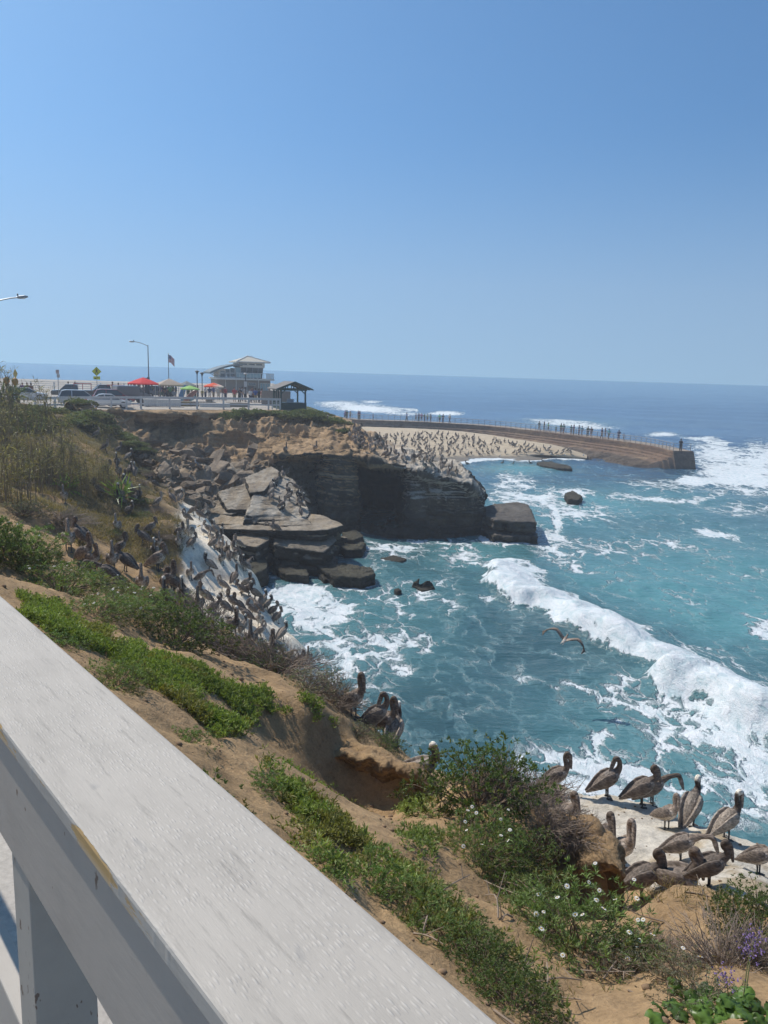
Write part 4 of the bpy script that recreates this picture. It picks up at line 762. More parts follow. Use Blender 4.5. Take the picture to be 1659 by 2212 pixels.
def pelican_mesh(pose, plum, legs=True, wing_up=0.):
    mb = MB(); smp = []; dz = 0 if legs else -.17
    B = [(-.37,.11),(-.29,.16),(-.195,.235),(-.095,.31),(.0,.385),(.075,.45),(.13,.525)]; by = [.03,.055,.095,.13,.142,.125,.085]; bz = [.012,.035,.085,.125,.14,.125,.09]
    if not legs: B = [(-.42,.22),(-.33,.245),(-.22,.275),(-.10,.31),(.02,.35),(.10,.40),(.16,.465)]
    etube(mb, [(x, 0, z+dz) for x, z in B], by, bz)
    for (x, z), r_ in zip(B, bz): smp += [((x, 0, z+dz+r_*.7), 'back'), ((x, 0, z+dz-r_*.75), 'belly'), ((x, .09, z+dz-r_*.3), 'side'), ((x, -.09, z+dz-r_*.3), 'side')]
    nk = POSES[pose]; nx = [(.13,.525) if legs else (.16,.485)]+nk[:7]; rr = [.082,.064,.052,.045,.044,.047,.052,.042]
    pts_ = smooth_line([(x, 0, z+dz) for x, z in nx], 22); rs = np.interp(np.linspace(0, 7, 22), range(8), rr); etube(mb, pts_, rs*.95, rs, 10)
    for i, p in enumerate(pts_): 
        k_ = 'neckf' if i < 15 else 'head'; smp.append((tuple(p), k_))
        if i < 15: T = pts_[min(i+1, 21)]-pts_[max(i-1, 0)]; T /= np.linalg.norm(T); bk = np.array([-T[2], 0, T[0]]); smp.append((tuple(p+bk*.035), 'neckb')); smp.append((tuple(p-bk*.035), 'neckf'))
    bl = smooth_line([(x, 0, z+dz) for x, z in nk[6:]], 12); etube(mb, bl, np.linspace(.034, .016, 12), np.linspace(.040, .015, 12)+.018*np.sin(np.linspace(0, 3.1, 12)), 8)
    smp += [(tuple(p), 'bill') for p in bl[2:]]
    for s_ in (1, -1):
        W_ = [(.10,.505),(.045,.455),(-.055,.385),(-.175,.295),(-.29,.205),(-.41,.11)] if legs else [(.13,.44),(.06,.41),(-.06,.36),(-.20,.315),(-.34,.275),(-.47,.24)]
        wy = [.10,.128,.135,.115,.075,.03]; u_ = [0, wing_up*.3, wing_up*.7, wing_up, wing_up*.9, wing_up*.8]
        w_ = [(x, s_*(y_+q_*.5), z+dz+.012+q_*.35) for (x, z), y_, q_ in zip(W_, wy, u_)]; etube(mb, w_, [.02,.034,.038,.034,.026,.014], [.05,.10,.115,.095,.06,.02], 10)
        smp += [((p[0], p[1]+s_*.03, p[2]+k_), 'wing') for p in w_ for k_ in (-.07, 0, .07)]
        if legs:
            lx = .0; mb.tube([(lx-.03, s_*.055, .30), (lx-.01, s_*.06, .16), (lx, s_*.06, .015)], [.03,.018,.016], 6)
            mb.add([(lx-.03, s_*.06-.018, .0), (lx+.085, s_*.06-.05, .0), (lx+.095, s_*.06+.05, .0), (lx-.03, s_*.06+.018, .0), (lx-.03, s_*.06-.018, .022), (lx+.085, s_*.06-.05, .018), (lx+.095, s_*.06+.05, .018), (lx-.03, s_*.06+.018, .022)], [(0,3,2,1),(4,5,6,7),(0,1,5,4),(1,2,6,5),(2,3,7,6),(3,0,4,7)])
            smp += [((lx, s_*.06, z), 'leg') for z in (.0, .05, .1, .15)]+[((lx+.07, s_*.06, .0), 'leg')]
    pal = {'brown': dict(back=(.125,.102,.084), belly=(.52,.49,.44), side=(.30,.265,.23), neckf=(.13,.104,.086), neckb=(.085,.065,.052), head=(.10,.078,.062), bill=(.17,.15,.135), wing=(.15,.124,.104), leg=(.06,.06,.06)),
           'pale': dict(back=(.15,.125,.105), belly=(.64,.60,.54), side=(.44,.39,.34), neckf=(.26,.215,.18), neckb=(.17,.135,.11), head=(.20,.165,.14), bill=(.24,.21,.185), wing=(.17,.142,.12), leg=(.06,.06,.06)),
           'white': dict(back=(.19,.165,.14), belly=(.085,.075,.068), side=(.11,.10,.09), neckf=(.05,.036,.03), neckb=(.04,.028,.024), head=(.66,.63,.55), bill=(.20,.175,.155), wing=(.23,.20,.17), leg=(.05,.05,.05)),
           'gull': dict(back=(.30,.31,.33), belly=(.7,.7,.7), side=(.7,.7,.7), neckf=(.7,.7,.7), neckb=(.7,.7,.7), head=(.72,.72,.72), bill=(.5,.32,.05), wing=(.24,.25,.27), leg=(.4,.3,.1)),
           'black': dict(back=(.025,.024,.024), belly=(.03,.028,.026), side=(.028,.026,.025), neckf=(.028,.026,.025), neckb=(.02,.02,.02), head=(.03,.028,.026), bill=(.09,.08,.07), wing=(.035,.033,.032), leg=(.02,.02,.02))}[plum]
    me = mb.mesh('brown_pelican', [M_BIRD]); o = bpy.data.objects.new('t', me); COL.objects.link(o); md = o.modifiers.new('r', 'REMESH'); md.mode = 'VOXEL'; md.voxel_size = .0095
    sm = o.modifiers.new('s', 'SMOOTH'); sm.factor = .5; sm.iterations = 2
    me2 = bpy.data.meshes.new_from_object(o.evaluated_get(bpy.context.evaluated_depsgraph_get())); bpy.data.objects.remove(o); bpy.data.meshes.remove(me)
    n_ = len(me2.vertices); V = np.empty(n_*3, np.float32); me2.vertices.foreach_get('co', V); V = V.reshape(-1, 3).astype(float)
    S = np.array([q[0] for q in smp]); kc = np.array([pal[q[1]] for q in smp]); c_ = np.empty((n_, 3))
    for i in range(0, n_, 4000):
        d_ = ((V[i:i+4000, None]-S[None])**2).sum(2); w_ = 1/(d_+2e-4)**3; c_[i:i+4000] = (w_@kc)/w_.sum(1)[:, None]
    c_ *= 1+.22*fbm(V*np.array([1, 2.2, 2.2]), 14, 3, seed=3)[:, None]
    at = me2.attributes.new('Col', 'FLOAT_COLOR', 'POINT'); at.data.foreach_set('color', np.concatenate([np.clip(c_, .01, .9), np.ones((n_, 1))], 1).astype(np.float32).ravel())
    me2.polygons.foreach_set('use_smooth', np.ones(len(me2.polygons), bool)); me2.materials.clear(); me2.materials.append(M_BIRD); me2.name = 'brown_pelican'; return me2
PM = {}
def pmesh(pose, plum, legs=True, wu=0.):
    k = (pose, plum, legs, wu)
    if k not in PM: PM[k] = pelican_mesh(*k)
    return PM[k]
brg = np.random.default_rng(11); _placed = []
def bird(p, pose, plum, face, label, group=None, legs=True, sc=.96, wu=0., name='brown_pelican', cat='pelican', lean=True):
    o = link(name, pmesh(pose, plum, legs, wu), None, Vector(p)-Vector((0, 0, .012))); s_ = sc*brg.uniform(.95, 1.06); o.scale = (s_,)*3
    o.rotation_euler = (0, 0, math.radians(face)); tag(o, label, cat, group); return o
def bird_px(px_, py_, pose, plum, face, label, group=None, rmin=0., **k):
    p = cast(px_, py_, rmin)
    if p is None or p[2] < -.2: print('no ground', px_, py_, label); return None
    return bird(p, pose, plum, face, label, group, **k)
NR = [(1202,1712,'tall','brown',-15,'brown pelican standing at the far left of the near white ledge beside the dry twigs'),
 (1311,1722,'preen','brown',0,'brown pelican preening, bill down its back, second from left on the near ledge'),
 (1362,1726,'preen','white',-20,'white headed pelican preening behind another in the middle of the near ledge'),
 (1386,1741,'tucked','brown',-8,'pale bellied pelican, long bill pointing right, before the preening white headed one'),
 (1408,1738,'forward','brown',0,'pelican stretching its neck low to the right behind the pale bellied one'),
 (1440,1792,'tall','pale',-60,'pale bellied pelican facing the viewer in the centre of the near ledge, casting a shadow'),
 (1472,1748,'preen','brown',10,'brown pelican with its head turned back, behind the grey one on the near ledge'),
 (1490,1781,'tucked','white',48,'grey backed pelican seen from behind with its bill lowered to the right'),
 (1569,1812,'tall','white',15,'grey pelican with a bright white crown standing at the right of the near ledge'),
 (1638,1889,'tucked','pale',-45,'pale bellied pelican at the right edge of the photo on the near ledge'),
 (1339,1880,'tall','pale',-70,'upright white bellied pelican beside the earth corner on the near ledge'),
 (1470,1864,'forward','pale',-25,'pelican stooping with its long bill slanting down to the right, behind the seated row')]
for a in NR: bird_px(*a, wu=.06 if a[0] in (1440, 1638) else 0., sc={1440: .72, 1638: .70, 1470: .72, 1339: .86, 1569: .84}.get(a[0], .85))
bird_px(1605,1800,'level','black',0,'black cormorant behind the white crowned pelican at the edge of the near ledge', name='cormorant', cat='cormorant', sc=.7)
def bird_r(px_, r_, *a, **k):
    p = pr(px_, 1800, r_); p[2] = down(p[0], p[1]); return bird(p, *a, **k)
bird_r(1300, 9.9, 'tucked', 'brown', -70, 'brown pelican whose head shows over the earth corner')
bird_r(1217, 10.2, 'tucked', 'brown', -60, 'brown pelican mostly hidden behind the dry twigs at the left of the near ledge')
bird_r(1400, 8.95, 'tucked', 'brown', -10, 'dark brown pelican with its big bill pointing right, half hidden behind the mound', sc=.84)
bird_r(1476, 8.95, 'tucked', 'brown', -50, 'brown pelican sitting with its hunched neck toward the viewer, middle of the seated row', legs=False, sc=1.05)
bird_r(1545, 8.9, 'tucked', 'brown', -15, 'dark pelican behind the mound at the right end of the seated row', sc=.80)
for a in [(764,1550,'tall','brown',-40,'single brown pelican standing against the water at the edge of the dry bushes'),(812,1586,'preen','brown',10,'left one of two brown pelicans close together above the earth hollow'),(832,1596,'tall','brown',-30,'right one of two brown pelicans close together above the earth hollow'),(852,1612,'tucked','white',70,'grey backed pelican seen from behind right of the close pair'),(914,1676,'tucked','white',-30,'white crowned pelican sitting low on the edge between the hollow and the green bush')]:
    bird_px(*a, rmin=10.2, legs=a[0] != 914, sc=.75 if a[0] == 914 else .9)
def Z6(x, y): return (600+x/2.37)/1.823, (2050+y/2.37)/1.823
SL = [(355,555,'tall','pale',-70),(455,590,'forward','brown',0),(530,470,'tall','white',180),(485,770,'tall','brown',180),(650,660,'preen','pale',180),(650,415,'tall','brown',-70),(770,590,'tall','brown',80),(880,635,'tall','white',0),(850,465,'tall','brown',-150),(670,865,'tall','brown',160),(800,855,'tall','brown',180),(745,825,'tall','brown',180),(870,945,'forward','brown',170),(930,890,'tucked','brown',190),(955,745,'tall','white',-150),(1035,810,'tucked','white',60),(1075,840,'tucked','white',40),(1000,1000,'tucked','pale',-100),(1015,1100,'preen','pale',10),(1140,1240,'preen','pale',190),(1215,1120,'tucked','white',60),(1240,1345,'forward','pale',10),(1390,1365,'preen','brown',-40),(1455,1350,'tall','pale',-80),(770,1025,'forward','white',200),(760,1085,'tall','white',-60),(850,1050,'tucked','white',80),(430,880,'tall','brown',-80),(580,880,'tucked','white',0),(130,800,'tall','white',-90),(285,800,'tall','white',-80),(200,680,'tucked','brown',170),(245,270,'tall','pale',-80),(375,262,'tucked','brown',40),(260,165,'tucked','brown',-20),(350,160,'tall','pale',-100),(520,130,'tucked','pale',180),(615,290,'tall','pale',-70),(645,300,'tall','pale',-60),(775,372,'tucked','brown',-20),(690,330,'tall','white',-60),(785,345,'tall','brown',150),(545,205,'tall','pale',-90),(70,455,'tucked','brown',0),(25,365,'tall','white',-90),(60,275,'tall','brown',-60),(900,700,'tucked','brown',10),(830,700,'tucked','brown',190),(1130,900,'tucked','pale',20),(1170,960,'tucked','brown',40),(980,860,'forward','pale',160),(1100,1330,'tall','brown',-60),(920,1235,'tall','brown',-80)]
PN = {'tall': 'neck upright', 'tucked': 'bill tucked', 'preen': 'head turned back', 'forward': 'neck stretched forward', 'level': 'bill level'}
PC = {'brown': 'brown', 'pale': 'pale bellied', 'white': 'white headed'}
def crowd(p, pose, plum, face, where, group, **k): return bird(p, pose, plum, face, '%s pelican, %s, %s' % (PC[plum], PN[pose], where), group, **k)
for x, y, po, pl, fc in SL:
    p = cast(*Z6(x, y), 16.)
    if p is not None and p[2] > .3: crowd(p, po, pl, fc+brg.uniform(-12, 12), 'standing on the white guano slope', 'pelicans on the white slope', sc=.84)
def scatter(poly, nmax, mind, where, group, rmin=0., zmin=.4, wts=(.5, .3, .2), sc=.96, store=None):
    xs_ = [p[0] for p in poly]; ys_ = [p[1] for p in poly]; got = []; tr = 0
    while len(got) < nmax and tr < nmax*25:
        tr += 1; a, b_ = brg.uniform(min(xs_), max(xs_)), brg.uniform(min(ys_), max(ys_))
        if not inpoly(np.array(a), np.array(b_), poly): continue
        p = cast(a, b_, rmin)
        if p is None or p[2] < zmin or any((p[0]-q[0])**2+(p[1]-q[1])**2 < mind*mind for q in got): continue
        got.append(p)
        spec = (p, brg.choice(['tall', 'tucked', 'preen', 'forward'], p=[.45, .33, .14, .08]), brg.choice(['brown', 'pale', 'white'], p=wts), float(brg.uniform(-180, 180)))
        if store is not None: store.append(spec)
        else: crowd(*spec, where, group, sc=sc)
    return got
scatter([(330,1050),(400,1080),(450,1110),(500,1165),(540,1215),(560,1250),(500,1240),(430,1150),(370,1120),(335,1100)], 18, .8, 'standing on the white guano slope', 'pelicans on the white slope', 16, sc=.84)
LS = [(420,715,'tall','pale',-80),(765,910,'tall','pale',-90),(450,1035,'tall','pale',-70),(530,1000,'tucked','brown',160),(560,1130,'tall','brown',-30),(610,1170,'tucked','brown',-40),(735,1165,'tall','pale',-70),(820,1165,'tucked','brown',170),(790,1060,'tall','brown',20),(1030,1155,'tucked','brown',0),(1010,1080,'tall','white',-80),(930,985,'tucked','brown',180),(990,920,'tucked','brown',0),(830,635,'tall','white',180),(780,720,'tucked','brown',170),(850,800,'tucked','white',-30),(880,720,'tucked','brown',-20),(910,700,'tall','white',-60),(640,660,'tall','brown',200),(850,540,'tall','white',-40),(700,520,'tucked','brown',0),(1110,1290,'tall','brown',-30),(930,1320,'tall','brown',-80),(700,1270,'forward','brown',190)]
for x, y, po, pl, fc in LS:
    p = cast(x/1.659/1.823, (1550+y/1.659)/1.823, 12.)
    if p is not None: crowd(p, po, pl, fc, 'standing on the brown hillside at the left', 'pelicans on the hillside', sc=.88)
scatter([(190,900),(250,915),(290,990),(300,1060),(260,1090),(230,1000)], 20, 1.2, 'standing on the brown hillside at the left', 'pelicans on the hillside', 25, wts=(.45, .2, .35))
scatter([(600,1010),(640,1040),(668,1105),(650,1115),(590,1100),(570,1050)], 14, .9, 'standing on the tilted pale slab by the cave', 'pelicans on the tilted slab', 40)
for a in range(7):
    x, y = brg.uniform(585, 665), brg.uniform(1045, 1112); p = cast(x, y, 40.)
    if p is not None and p[2] > 2: bird(p, 'tall', 'black', brg.uniform(-180, 180), 'black cormorant standing among pelicans on the tilted pale slab', 'cormorants on the slab', sc=.72, name='cormorant', cat='cormorant')
for x, y in ((588,1148),(596,1150)): bird_px(x, y, 'forward' if x < 590 else 'tall', 'pale', 180, 'pelican perched on top of the square dark boulder' if x < 590 else 'second pelican on the top of the undercut block', rmin=40.)
for x, y, w_ in ((617,978,'lone pelican upright on the tan ledge at the left end of the cave brow'),(682,975,'pelican standing beside two loose stones on the brow above the cave'),(743,935,'dark pelican on the tan rock above the middle of the cave'),(706,917,'white headed pelican on the tan cliff top below the shrubs'),(762,915,'pelican standing high at the top of the slope where the seawall starts')):
    bird_px(x, y, 'tall', 'white' if 'white' in w_ else 'brown', -60, w_, rmin=40.)
scatter([(770,925),(800,945),(840,975),(900,990),(960,1000),(1010,1030),(985,1036),(900,1010),(840,995),(780,975),(750,950)], 62, .75, 'standing on the white streaked rocks of the headland', 'pelicans on the headland', 40)
BS = []
scatter([(815,950),(850,941),(950,938),(1050,950),(1150,966),(1245,978),(1240,983),(1150,984),(1050,986),(960,990),(870,990),(825,972)], 190, .62, '', '', 80, zmin=.05, store=BS, wts=(.66, .16, .18))
nind = sum(1 for o in COL.objects if o.get('category') == 'pelican'); BS.sort(key=lambda q: q[0][1]); room = 296-nind
print('pelicans so far', nind, 'beach', len(BS))
for q in BS[:room]: crowd(*q, 'standing in the flock on the sandy beach', 'pelicans on the beach')
rest = BS[room:]
if rest:
    Vs = []; Fs = []; Cs = []; off_ = 0
    for p, po, pl, fc in rest:
        me = pmesh(po, pl); n_ = len(me.vertices); V = np.empty(n_*3, np.float32); me.vertices.foreach_get('co', V); V = V.reshape(-1, 3); c_, s_ = math.cos(math.radians(fc)), math.sin(math.radians(fc))
        Vs.append(V@np.array([[c_, s_, 0], [-s_, c_, 0], [0, 0, 1]])+p); Cc = np.empty(n_*4, np.float32); me.attributes['Col'].data.foreach_get('color', Cc); Cs.append(Cc.reshape(-1, 4))
        L_n = len(me.loops); li = np.empty(L_n, np.int32); me.loops.foreach_get('vertex_index', li); lt = np.empty(len(me.polygons), np.int32); me.polygons.foreach_get('loop_total', lt)
        ls = np.concatenate([[0], np.cumsum(lt)[:-1]]); q4 = ls[lt == 4]; Fs.append(li[q4[:, None]+np.arange(4)]+off_); off_ += n_
    o = link('pelican_flock', raw_mesh('pelican_flock', np.concatenate(Vs), np.concatenate(Fs), True, {'Col': np.concatenate(Cs)}, [M_BIRD])); tag(o, 'far edge of the dense brown pelican flock at the back of the beach', 'flock', kind='stuff')
# birds on the water and gulls
for x, y in ((1008,1003),(1085,1002),(1108,1004),(1145,1002),(1172,998)):
    p = pz(x, y, -.17); bird(p, 'tucked', 'brown', brg.uniform(-180, 180), 'brown pelican swimming in the calm water off the beach', 'pelicans on the water', legs=False)
for x, y in ((1190,984),(1220,985),(1080,987),(1040,985),(1010,986),(1260,986)):
    p = cast(x, y, 80.)
    if p is not None: bird(p, 'level', 'gull', brg.uniform(-180, 180), 'small gull standing on wet sand at the edge of the water', 'gulls on the sand', sc=.55, name='gull', cat='gull')
for x, y, w_ in ((424,1005,'white gull standing in the rubble behind the left slope'),(522,1182,'small gull standing among pelicans by the pebbles of the white slope'),(440,1157,'grey winged gull on the white slope')):
    bird_px(x, y, 'level', 'gull', 200, w_, sc=.55, name='gull', cat='gull', rmin=20.)
# flying pelican
fp = pr(1220, 1382, 29.5); mb = MB(); etube(mb, [(-.42,0,-.03),(-.3,0,-.02),(-.15,0,0),(.05,0,.02),(.2,0,.04),(.3,0,.10),(.33,0,.17),(.40,0,.18)], [.07,.09,.11,.12,.09,.05,.045,.045], [.015,.04,.09,.10,.09,.055,.05,.045])
etube(mb, [(.40,0,.18),(.52,0,.12),(.70,0,.06)], [.035,.025,.012], [.03,.025,.012])
for s_ in (1, -1):
    mb.tube([(-.36, s_*.05, -.05), (-.52, s_*.07, -.07)], [.02, .03], 6)
    st_w = [(.02,.08,.05,.40),(.10,.35,.20,.40),(.16,.62,.33,.36),(.10,.85,.30,.33),(-.02,1.05,.17,.24),(-.16,1.2,.03,.08)]; V = []
    for x, y, z, c_ in st_w: V += [(x+.12, s_*y, z+.012), (x+.12-c_*.4, s_*y, z+.035), (x+.12-c_, s_*y, z-.01), (x+.12-c_*.4, s_*y, z-.012)]
    F = [(i*4+k, i*4+(k+1) % 4, (i+1)*4+(k+1) % 4, (i+1)*4+k) for i in range(5) for k in range(4)]+[(0, 3, 2, 1), (20, 21, 22, 23)]
    mb.add(V, F if s_ > 0 else [tuple(reversed(f)) for f in F])
    for k in range(5): mb.bar((-.02-.05*k, s_*(1.08+.02*k), .12-.02*k), (-.22-.07*k, s_*(1.30-.03*k), -.02-.02*k), .05, .012)
o = mb.build('brown_pelican', M_BIRD, None, True); V = np.array([v.co[:] for v in o.data.vertices]); c_ = np.where(np.abs(V[:, 1:2]) > .9, np.array([[.10, .08, .065]]), np.array([[.20, .155, .125]])); c_[(V[:, 0] < -.05) & (np.abs(V[:, 1]) < .15)] = (.42, .39, .35)
at = o.data.attributes.new('Col', 'FLOAT_COLOR', 'POINT'); at.data.foreach_set('color', np.concatenate([c_, np.ones((len(c_), 1))], 1).astype(np.float32).ravel())
o.location = fp; o.rotation_euler = (math.radians(17), math.radians(-6), math.radians(62)); o.scale = (.68,)*3; tag(o, 'brown pelican flying low over the cove with its wings spread', 'pelican')
# ============================================================ PLANTS
def leaf_mat(name, transl=.3, rough=.55):
    m, n, b = mat(name); ca = mixc(n, 1., nd(n, 'Attribute', _attribute_name='Col').outputs['Color'], (1.25, 1.22, 1.2), 'MULTIPLY'); n.links.new(ca, b.inputs['Base Color']); b.inputs['Roughness'].default_value = rough; b.inputs['Specular IOR Level'].default_value = .3
    tr = nd(n, 'BsdfTranslucent', Color=mixc(n, 1., ca, (1.25, 1.35, .6), 'MULTIPLY')); mx = nd(n, 'MixShader', Fac=transl); n.links.new(b.outputs[0], mx.inputs[1]); n.links.new(tr.outputs[0], mx.inputs[2])
    n.links.new(mx.outputs[0], n.nodes['Material Output'].inputs[0]); return m
M_LEAF = leaf_mat('green leaf'); M_TWIG = leaf_mat('dry twig', .05, .85); M_BIGLEAF = leaf_mat('waxy leaf', .3, .35)
M_PETAL = simple('white petal', (.82, .81, .77), .6, var=.04); M_EYE = simple('yellow flower centre', (.62, .36, .03), .6); M_PURPLE = simple('purple blossom', (.20, .13, .30), .8, var=.4, scale=60); M_ORANGE = simple('orange flower spike', (.55, .27, .07), .7)
def unit(v): return v/(np.linalg.norm(v, axis=-1, keepdims=True)+1e-9)
def leaves(T, Nn, k, l, w, cols, rg, spread=.9, droop=0., fold=.15):
    """k leaves at every tip T: narrow folded blades, 2 faces each"""
    n_ = len(T); T = np.repeat(T, k, 0); N_ = np.repeat(Nn, k, 0); c_ = np.repeat(cols, k, 0); m_ = n_*k
    d_ = unit(N_+spread*rg.normal(size=(m_, 3))+np.array([0, 0, -droop])); sd_ = unit(np.cross(d_, rg.normal(size=(m_, 3)))); up_ = np.cross(sd_, d_)
    L_ = (l*rg.uniform(.6, 1.25, m_))[:, None]; W_ = (w*rg.uniform(.7, 1.3, m_))[:, None]
    p0 = T+d_*L_*.06; mid = T+d_*L_*.55; tip = T+d_*L_-up_*L_*fold
    V = np.stack([p0, mid+sd_*W_*.5+up_*W_*.2, tip, mid-sd_*W_*.5+up_*W_*.2], 1).reshape(-1, 3); F = np.arange(m_*4).reshape(-1, 4)
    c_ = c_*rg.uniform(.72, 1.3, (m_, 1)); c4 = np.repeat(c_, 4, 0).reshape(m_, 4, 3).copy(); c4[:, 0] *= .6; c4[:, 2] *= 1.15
    return V, F, c4.reshape(-1, 3)
def dome(n_, R, Hh, rg, seed, fill=.5, lump=.35):
    d_ = rg.normal(size=(n_, 3)); d_[:, 2] = np.abs(d_[:, 2])*.9-.12; d_ = unit(d_); lm = 1+lump*fbm(d_, 2.1, 3, seed=seed)*1.6
    rad = (1-fill*rg.uniform(0, 1, n_)**1.6)*lm; P_ = d_*rad[:, None]*np.array([R, R, Hh]); P_[:, 2] = np.maximum(P_[:, 2], .01)
    return P_, unit(d_*np.array([1, 1, 1.2])+np.array([0, 0, .35]))
def twigs(mb, T, rg, r0=.006, root=.25, kink=.12, n_=4):
    for p in T:
        b_ = np.array([p[0]*root*rg.uniform(.2, 1.2), p[1]*root*rg.uniform(.2, 1.2), -.05]); ts_ = np.linspace(0, 1, n_)[:, None]; L_ = np.linalg.norm(p-b_)
        q_ = b_+(p-b_)*ts_+np.sin(ts_*3.14)*rg.normal(0, kink*L_, 3)*.6; q_[:, 2] += (np.sin(ts_[:, 0]*1.57)-ts_[:, 0])*L_*.15
        mb.tube(q_, np.linspace(r0, r0*.45, n_), 3, False)
def coltwig(me, col, rg):
    n_ = len(me.vertices); at = me.attributes.new('Col', 'FLOAT_COLOR', 'POINT'); c_ = np.tile(np.array(col), (n_, 1))*rg.uniform(.7, 1.3, (n_, 1)); at.data.foreach_set('color', np.concatenate([c_, np.ones((n_, 1))], 1).astype(np.float32).ravel())
_fl = {}
def flower_mesh(kind='daisy'):
    if kind in _fl: return _fl[kind]
    mb = MB()
    if kind == 'daisy':
        for k in range(11):
            a = 2*math.pi*k/11; c_, s_ = math.cos(a), math.sin(a); mb.add([(.006*c_, .006*s_, .004), (.016*c_-.0042*s_, .016*s_+.0042*c_, .006), (.025*c_, .025*s_, .002), (.016*c_+.0042*s_, .016*s_-.0042*c_, .006)], [(0, 1, 2, 3)])
        mb.m = 1; mb.sphere((0, 0, .005), (.007, .007, .005), 8, 5); me = mb.mesh('flower', [M_PETAL, M_EYE])
    else:
        rg = np.random.default_rng(3)
        for k in range(90):
            p = rg.normal(size=3)*np.array([.035, .035, .025]); d_ = unit(rg.normal(size=3)+np.array([0, 0, .8])); s_ = unit(np.cross(d_, rg.normal(size=3))); mb.add([p, p+d_*.008+s_*.006, p+d_*.016, p+d_*.008-s_*.006], [(0, 1, 2, 3)])
        me = mb.mesh('flower', [M_PURPLE])
    _fl[kind] = me; return me
SH = {}
def shrub_proto(kind, seed):
    k = (kind, seed)
    if k in SH: return SH[k]
    rg = np.random.default_rng(seed); mbt = MB(); tw = (.16, .12, .085)
    if kind == 'feathery': P_, N_ = dome(620, 1, .8, rg, seed, .55); b_ = np.array([.13, .185, .06]); lv = (13, .095, .0125, .85, .0); nt = 90
    elif kind == 'evergreen': P_, N_ = dome(1000, 1, .85, rg, seed, .5, .3); b_ = np.array([.095, .135, .045]); lv = (9, .062, .02, 1.0, .0); nt = 90
    elif kind == 'young': P_, N_ = dome(380, 1, .7, rg, seed, .6, .5); b_ = np.array([.125, .20, .055]); lv = (12, .11, .02, .8, .0); nt = 60
    elif kind == 'grey': P_, N_ = dome(520, 1, .8, rg, seed, .6, .4); b_ = np.array([.15, .155, .105]); lv = (8, .075, .016, 1., .0); nt = 150
    elif kind == 'far': P_, N_ = dome(520, 1, .75, rg, seed, .45, .4); b_ = np.array([.12, .145, .06]); lv = (7, .16, .07, 1.1, .0); nt = 20
    elif kind == 'dry': P_, N_ = dome(420, 1, 1., rg, seed, .55, .4); b_ = np.array([.14, .125, .06]); lv = (2, .05, .012, 1.2, .0); nt = 420; tw = (.22, .175, .14)
    sh_ = b_*(1+.35*fbm(P_, 1.6, 3, seed=seed+4)[:, None])*rg.uniform(.75, 1.25, (len(P_), 1)); sh_ = mixcol(sh_, np.array([.20, .19, .05]), (rg.random(len(P_)) < .10)*.6)
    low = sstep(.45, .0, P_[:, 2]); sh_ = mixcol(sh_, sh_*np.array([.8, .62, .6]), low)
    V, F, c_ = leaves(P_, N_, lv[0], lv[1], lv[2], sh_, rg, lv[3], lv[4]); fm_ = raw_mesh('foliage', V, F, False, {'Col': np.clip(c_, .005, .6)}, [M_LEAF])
    i = rg.choice(len(P_), nt, replace=False); ext = 1.12 if kind == 'dry' else 1.0
    twigs(mbt, P_[i]*ext, rg, .011 if kind != 'dry' else .0085, .2, .16)
    if kind == 'dry':
        for p in P_[i][:260]:
            for q_ in range(2): d_ = unit(p+rg.normal(size=3)*.6); mbt.tube([p*.8, p*.8+d_*rg.uniform(.12, .3)*.5+rg.normal(size=3)*.02, p*.8+d_*rg.uniform(.2, .42)], [.006, .005, .003], 3, False)
    sm_ = mbt.mesh('stems', [M_TWIG]); coltwig(sm_, tw, rg); SH[k] = (fm_, sm_, P_[np.argsort(-P_[:, 2]-.3*rg.random(len(P_)))]); return SH[k]
vrg = np.random.default_rng(31)
def shrub(kind, seed, p, R, Hh, label, group=None, nfl=0, fdir=None, cat='shrub', name=None, fs=1.):
    fs = fs*.72
    fm_, sm_, tips = shrub_proto(kind, seed); root = thing(name or {'feathery': 'daisy_bush', 'evergreen': 'evergreen_shrub', 'young': 'young_shrub', 'grey': 'saltbush', 'far': 'shrub', 'dry': 'dry_bush'}[kind], label, cat, tuple(np.array(p)-np.array([0, 0, .03])), vrg.uniform(0, 6.28), group)
    f_ = link('foliage', fm_, root); s_ = link('stems', sm_, root); f_.scale = s_.scale = (R, R, Hh)
    for k in range(nfl):
        q_ = tips[int(vrg.integers(0, max(nfl*4, 60)))]*np.array([R, R, Hh])*1.03; c_ = math.cos(-root.rotation_euler[2]); o = link('flower', flower_mesh(), root, q_+np.array([0, 0, .03])); o.rotation_euler = (vrg.normal(.25, .35), vrg.normal(0, .35), 0); o.scale = (vrg.uniform(.8, 1.2)*fs,)*3
    return root
def sp(kind, px_, py_, wpx, hf, label, group=None, nfl=0, rmin=0., seed=None, cat='shrub', name=None, dz=0., fs=1.):
    p = cast(px_, py_, rmin)
    if p is None: print('no ground', label); return None
    r_ = np.linalg.norm(p-CAM); R = wpx/2/FPX*r_*(1.18 if r_ < 16 else 1.02); p = p+np.array([0, 0, dz])
    return shrub(kind, seed if seed is not None else int(vrg.integers(1, 4)), p, R, R*hf, label, group, nfl, cat=cat, name=name, fs=fs)
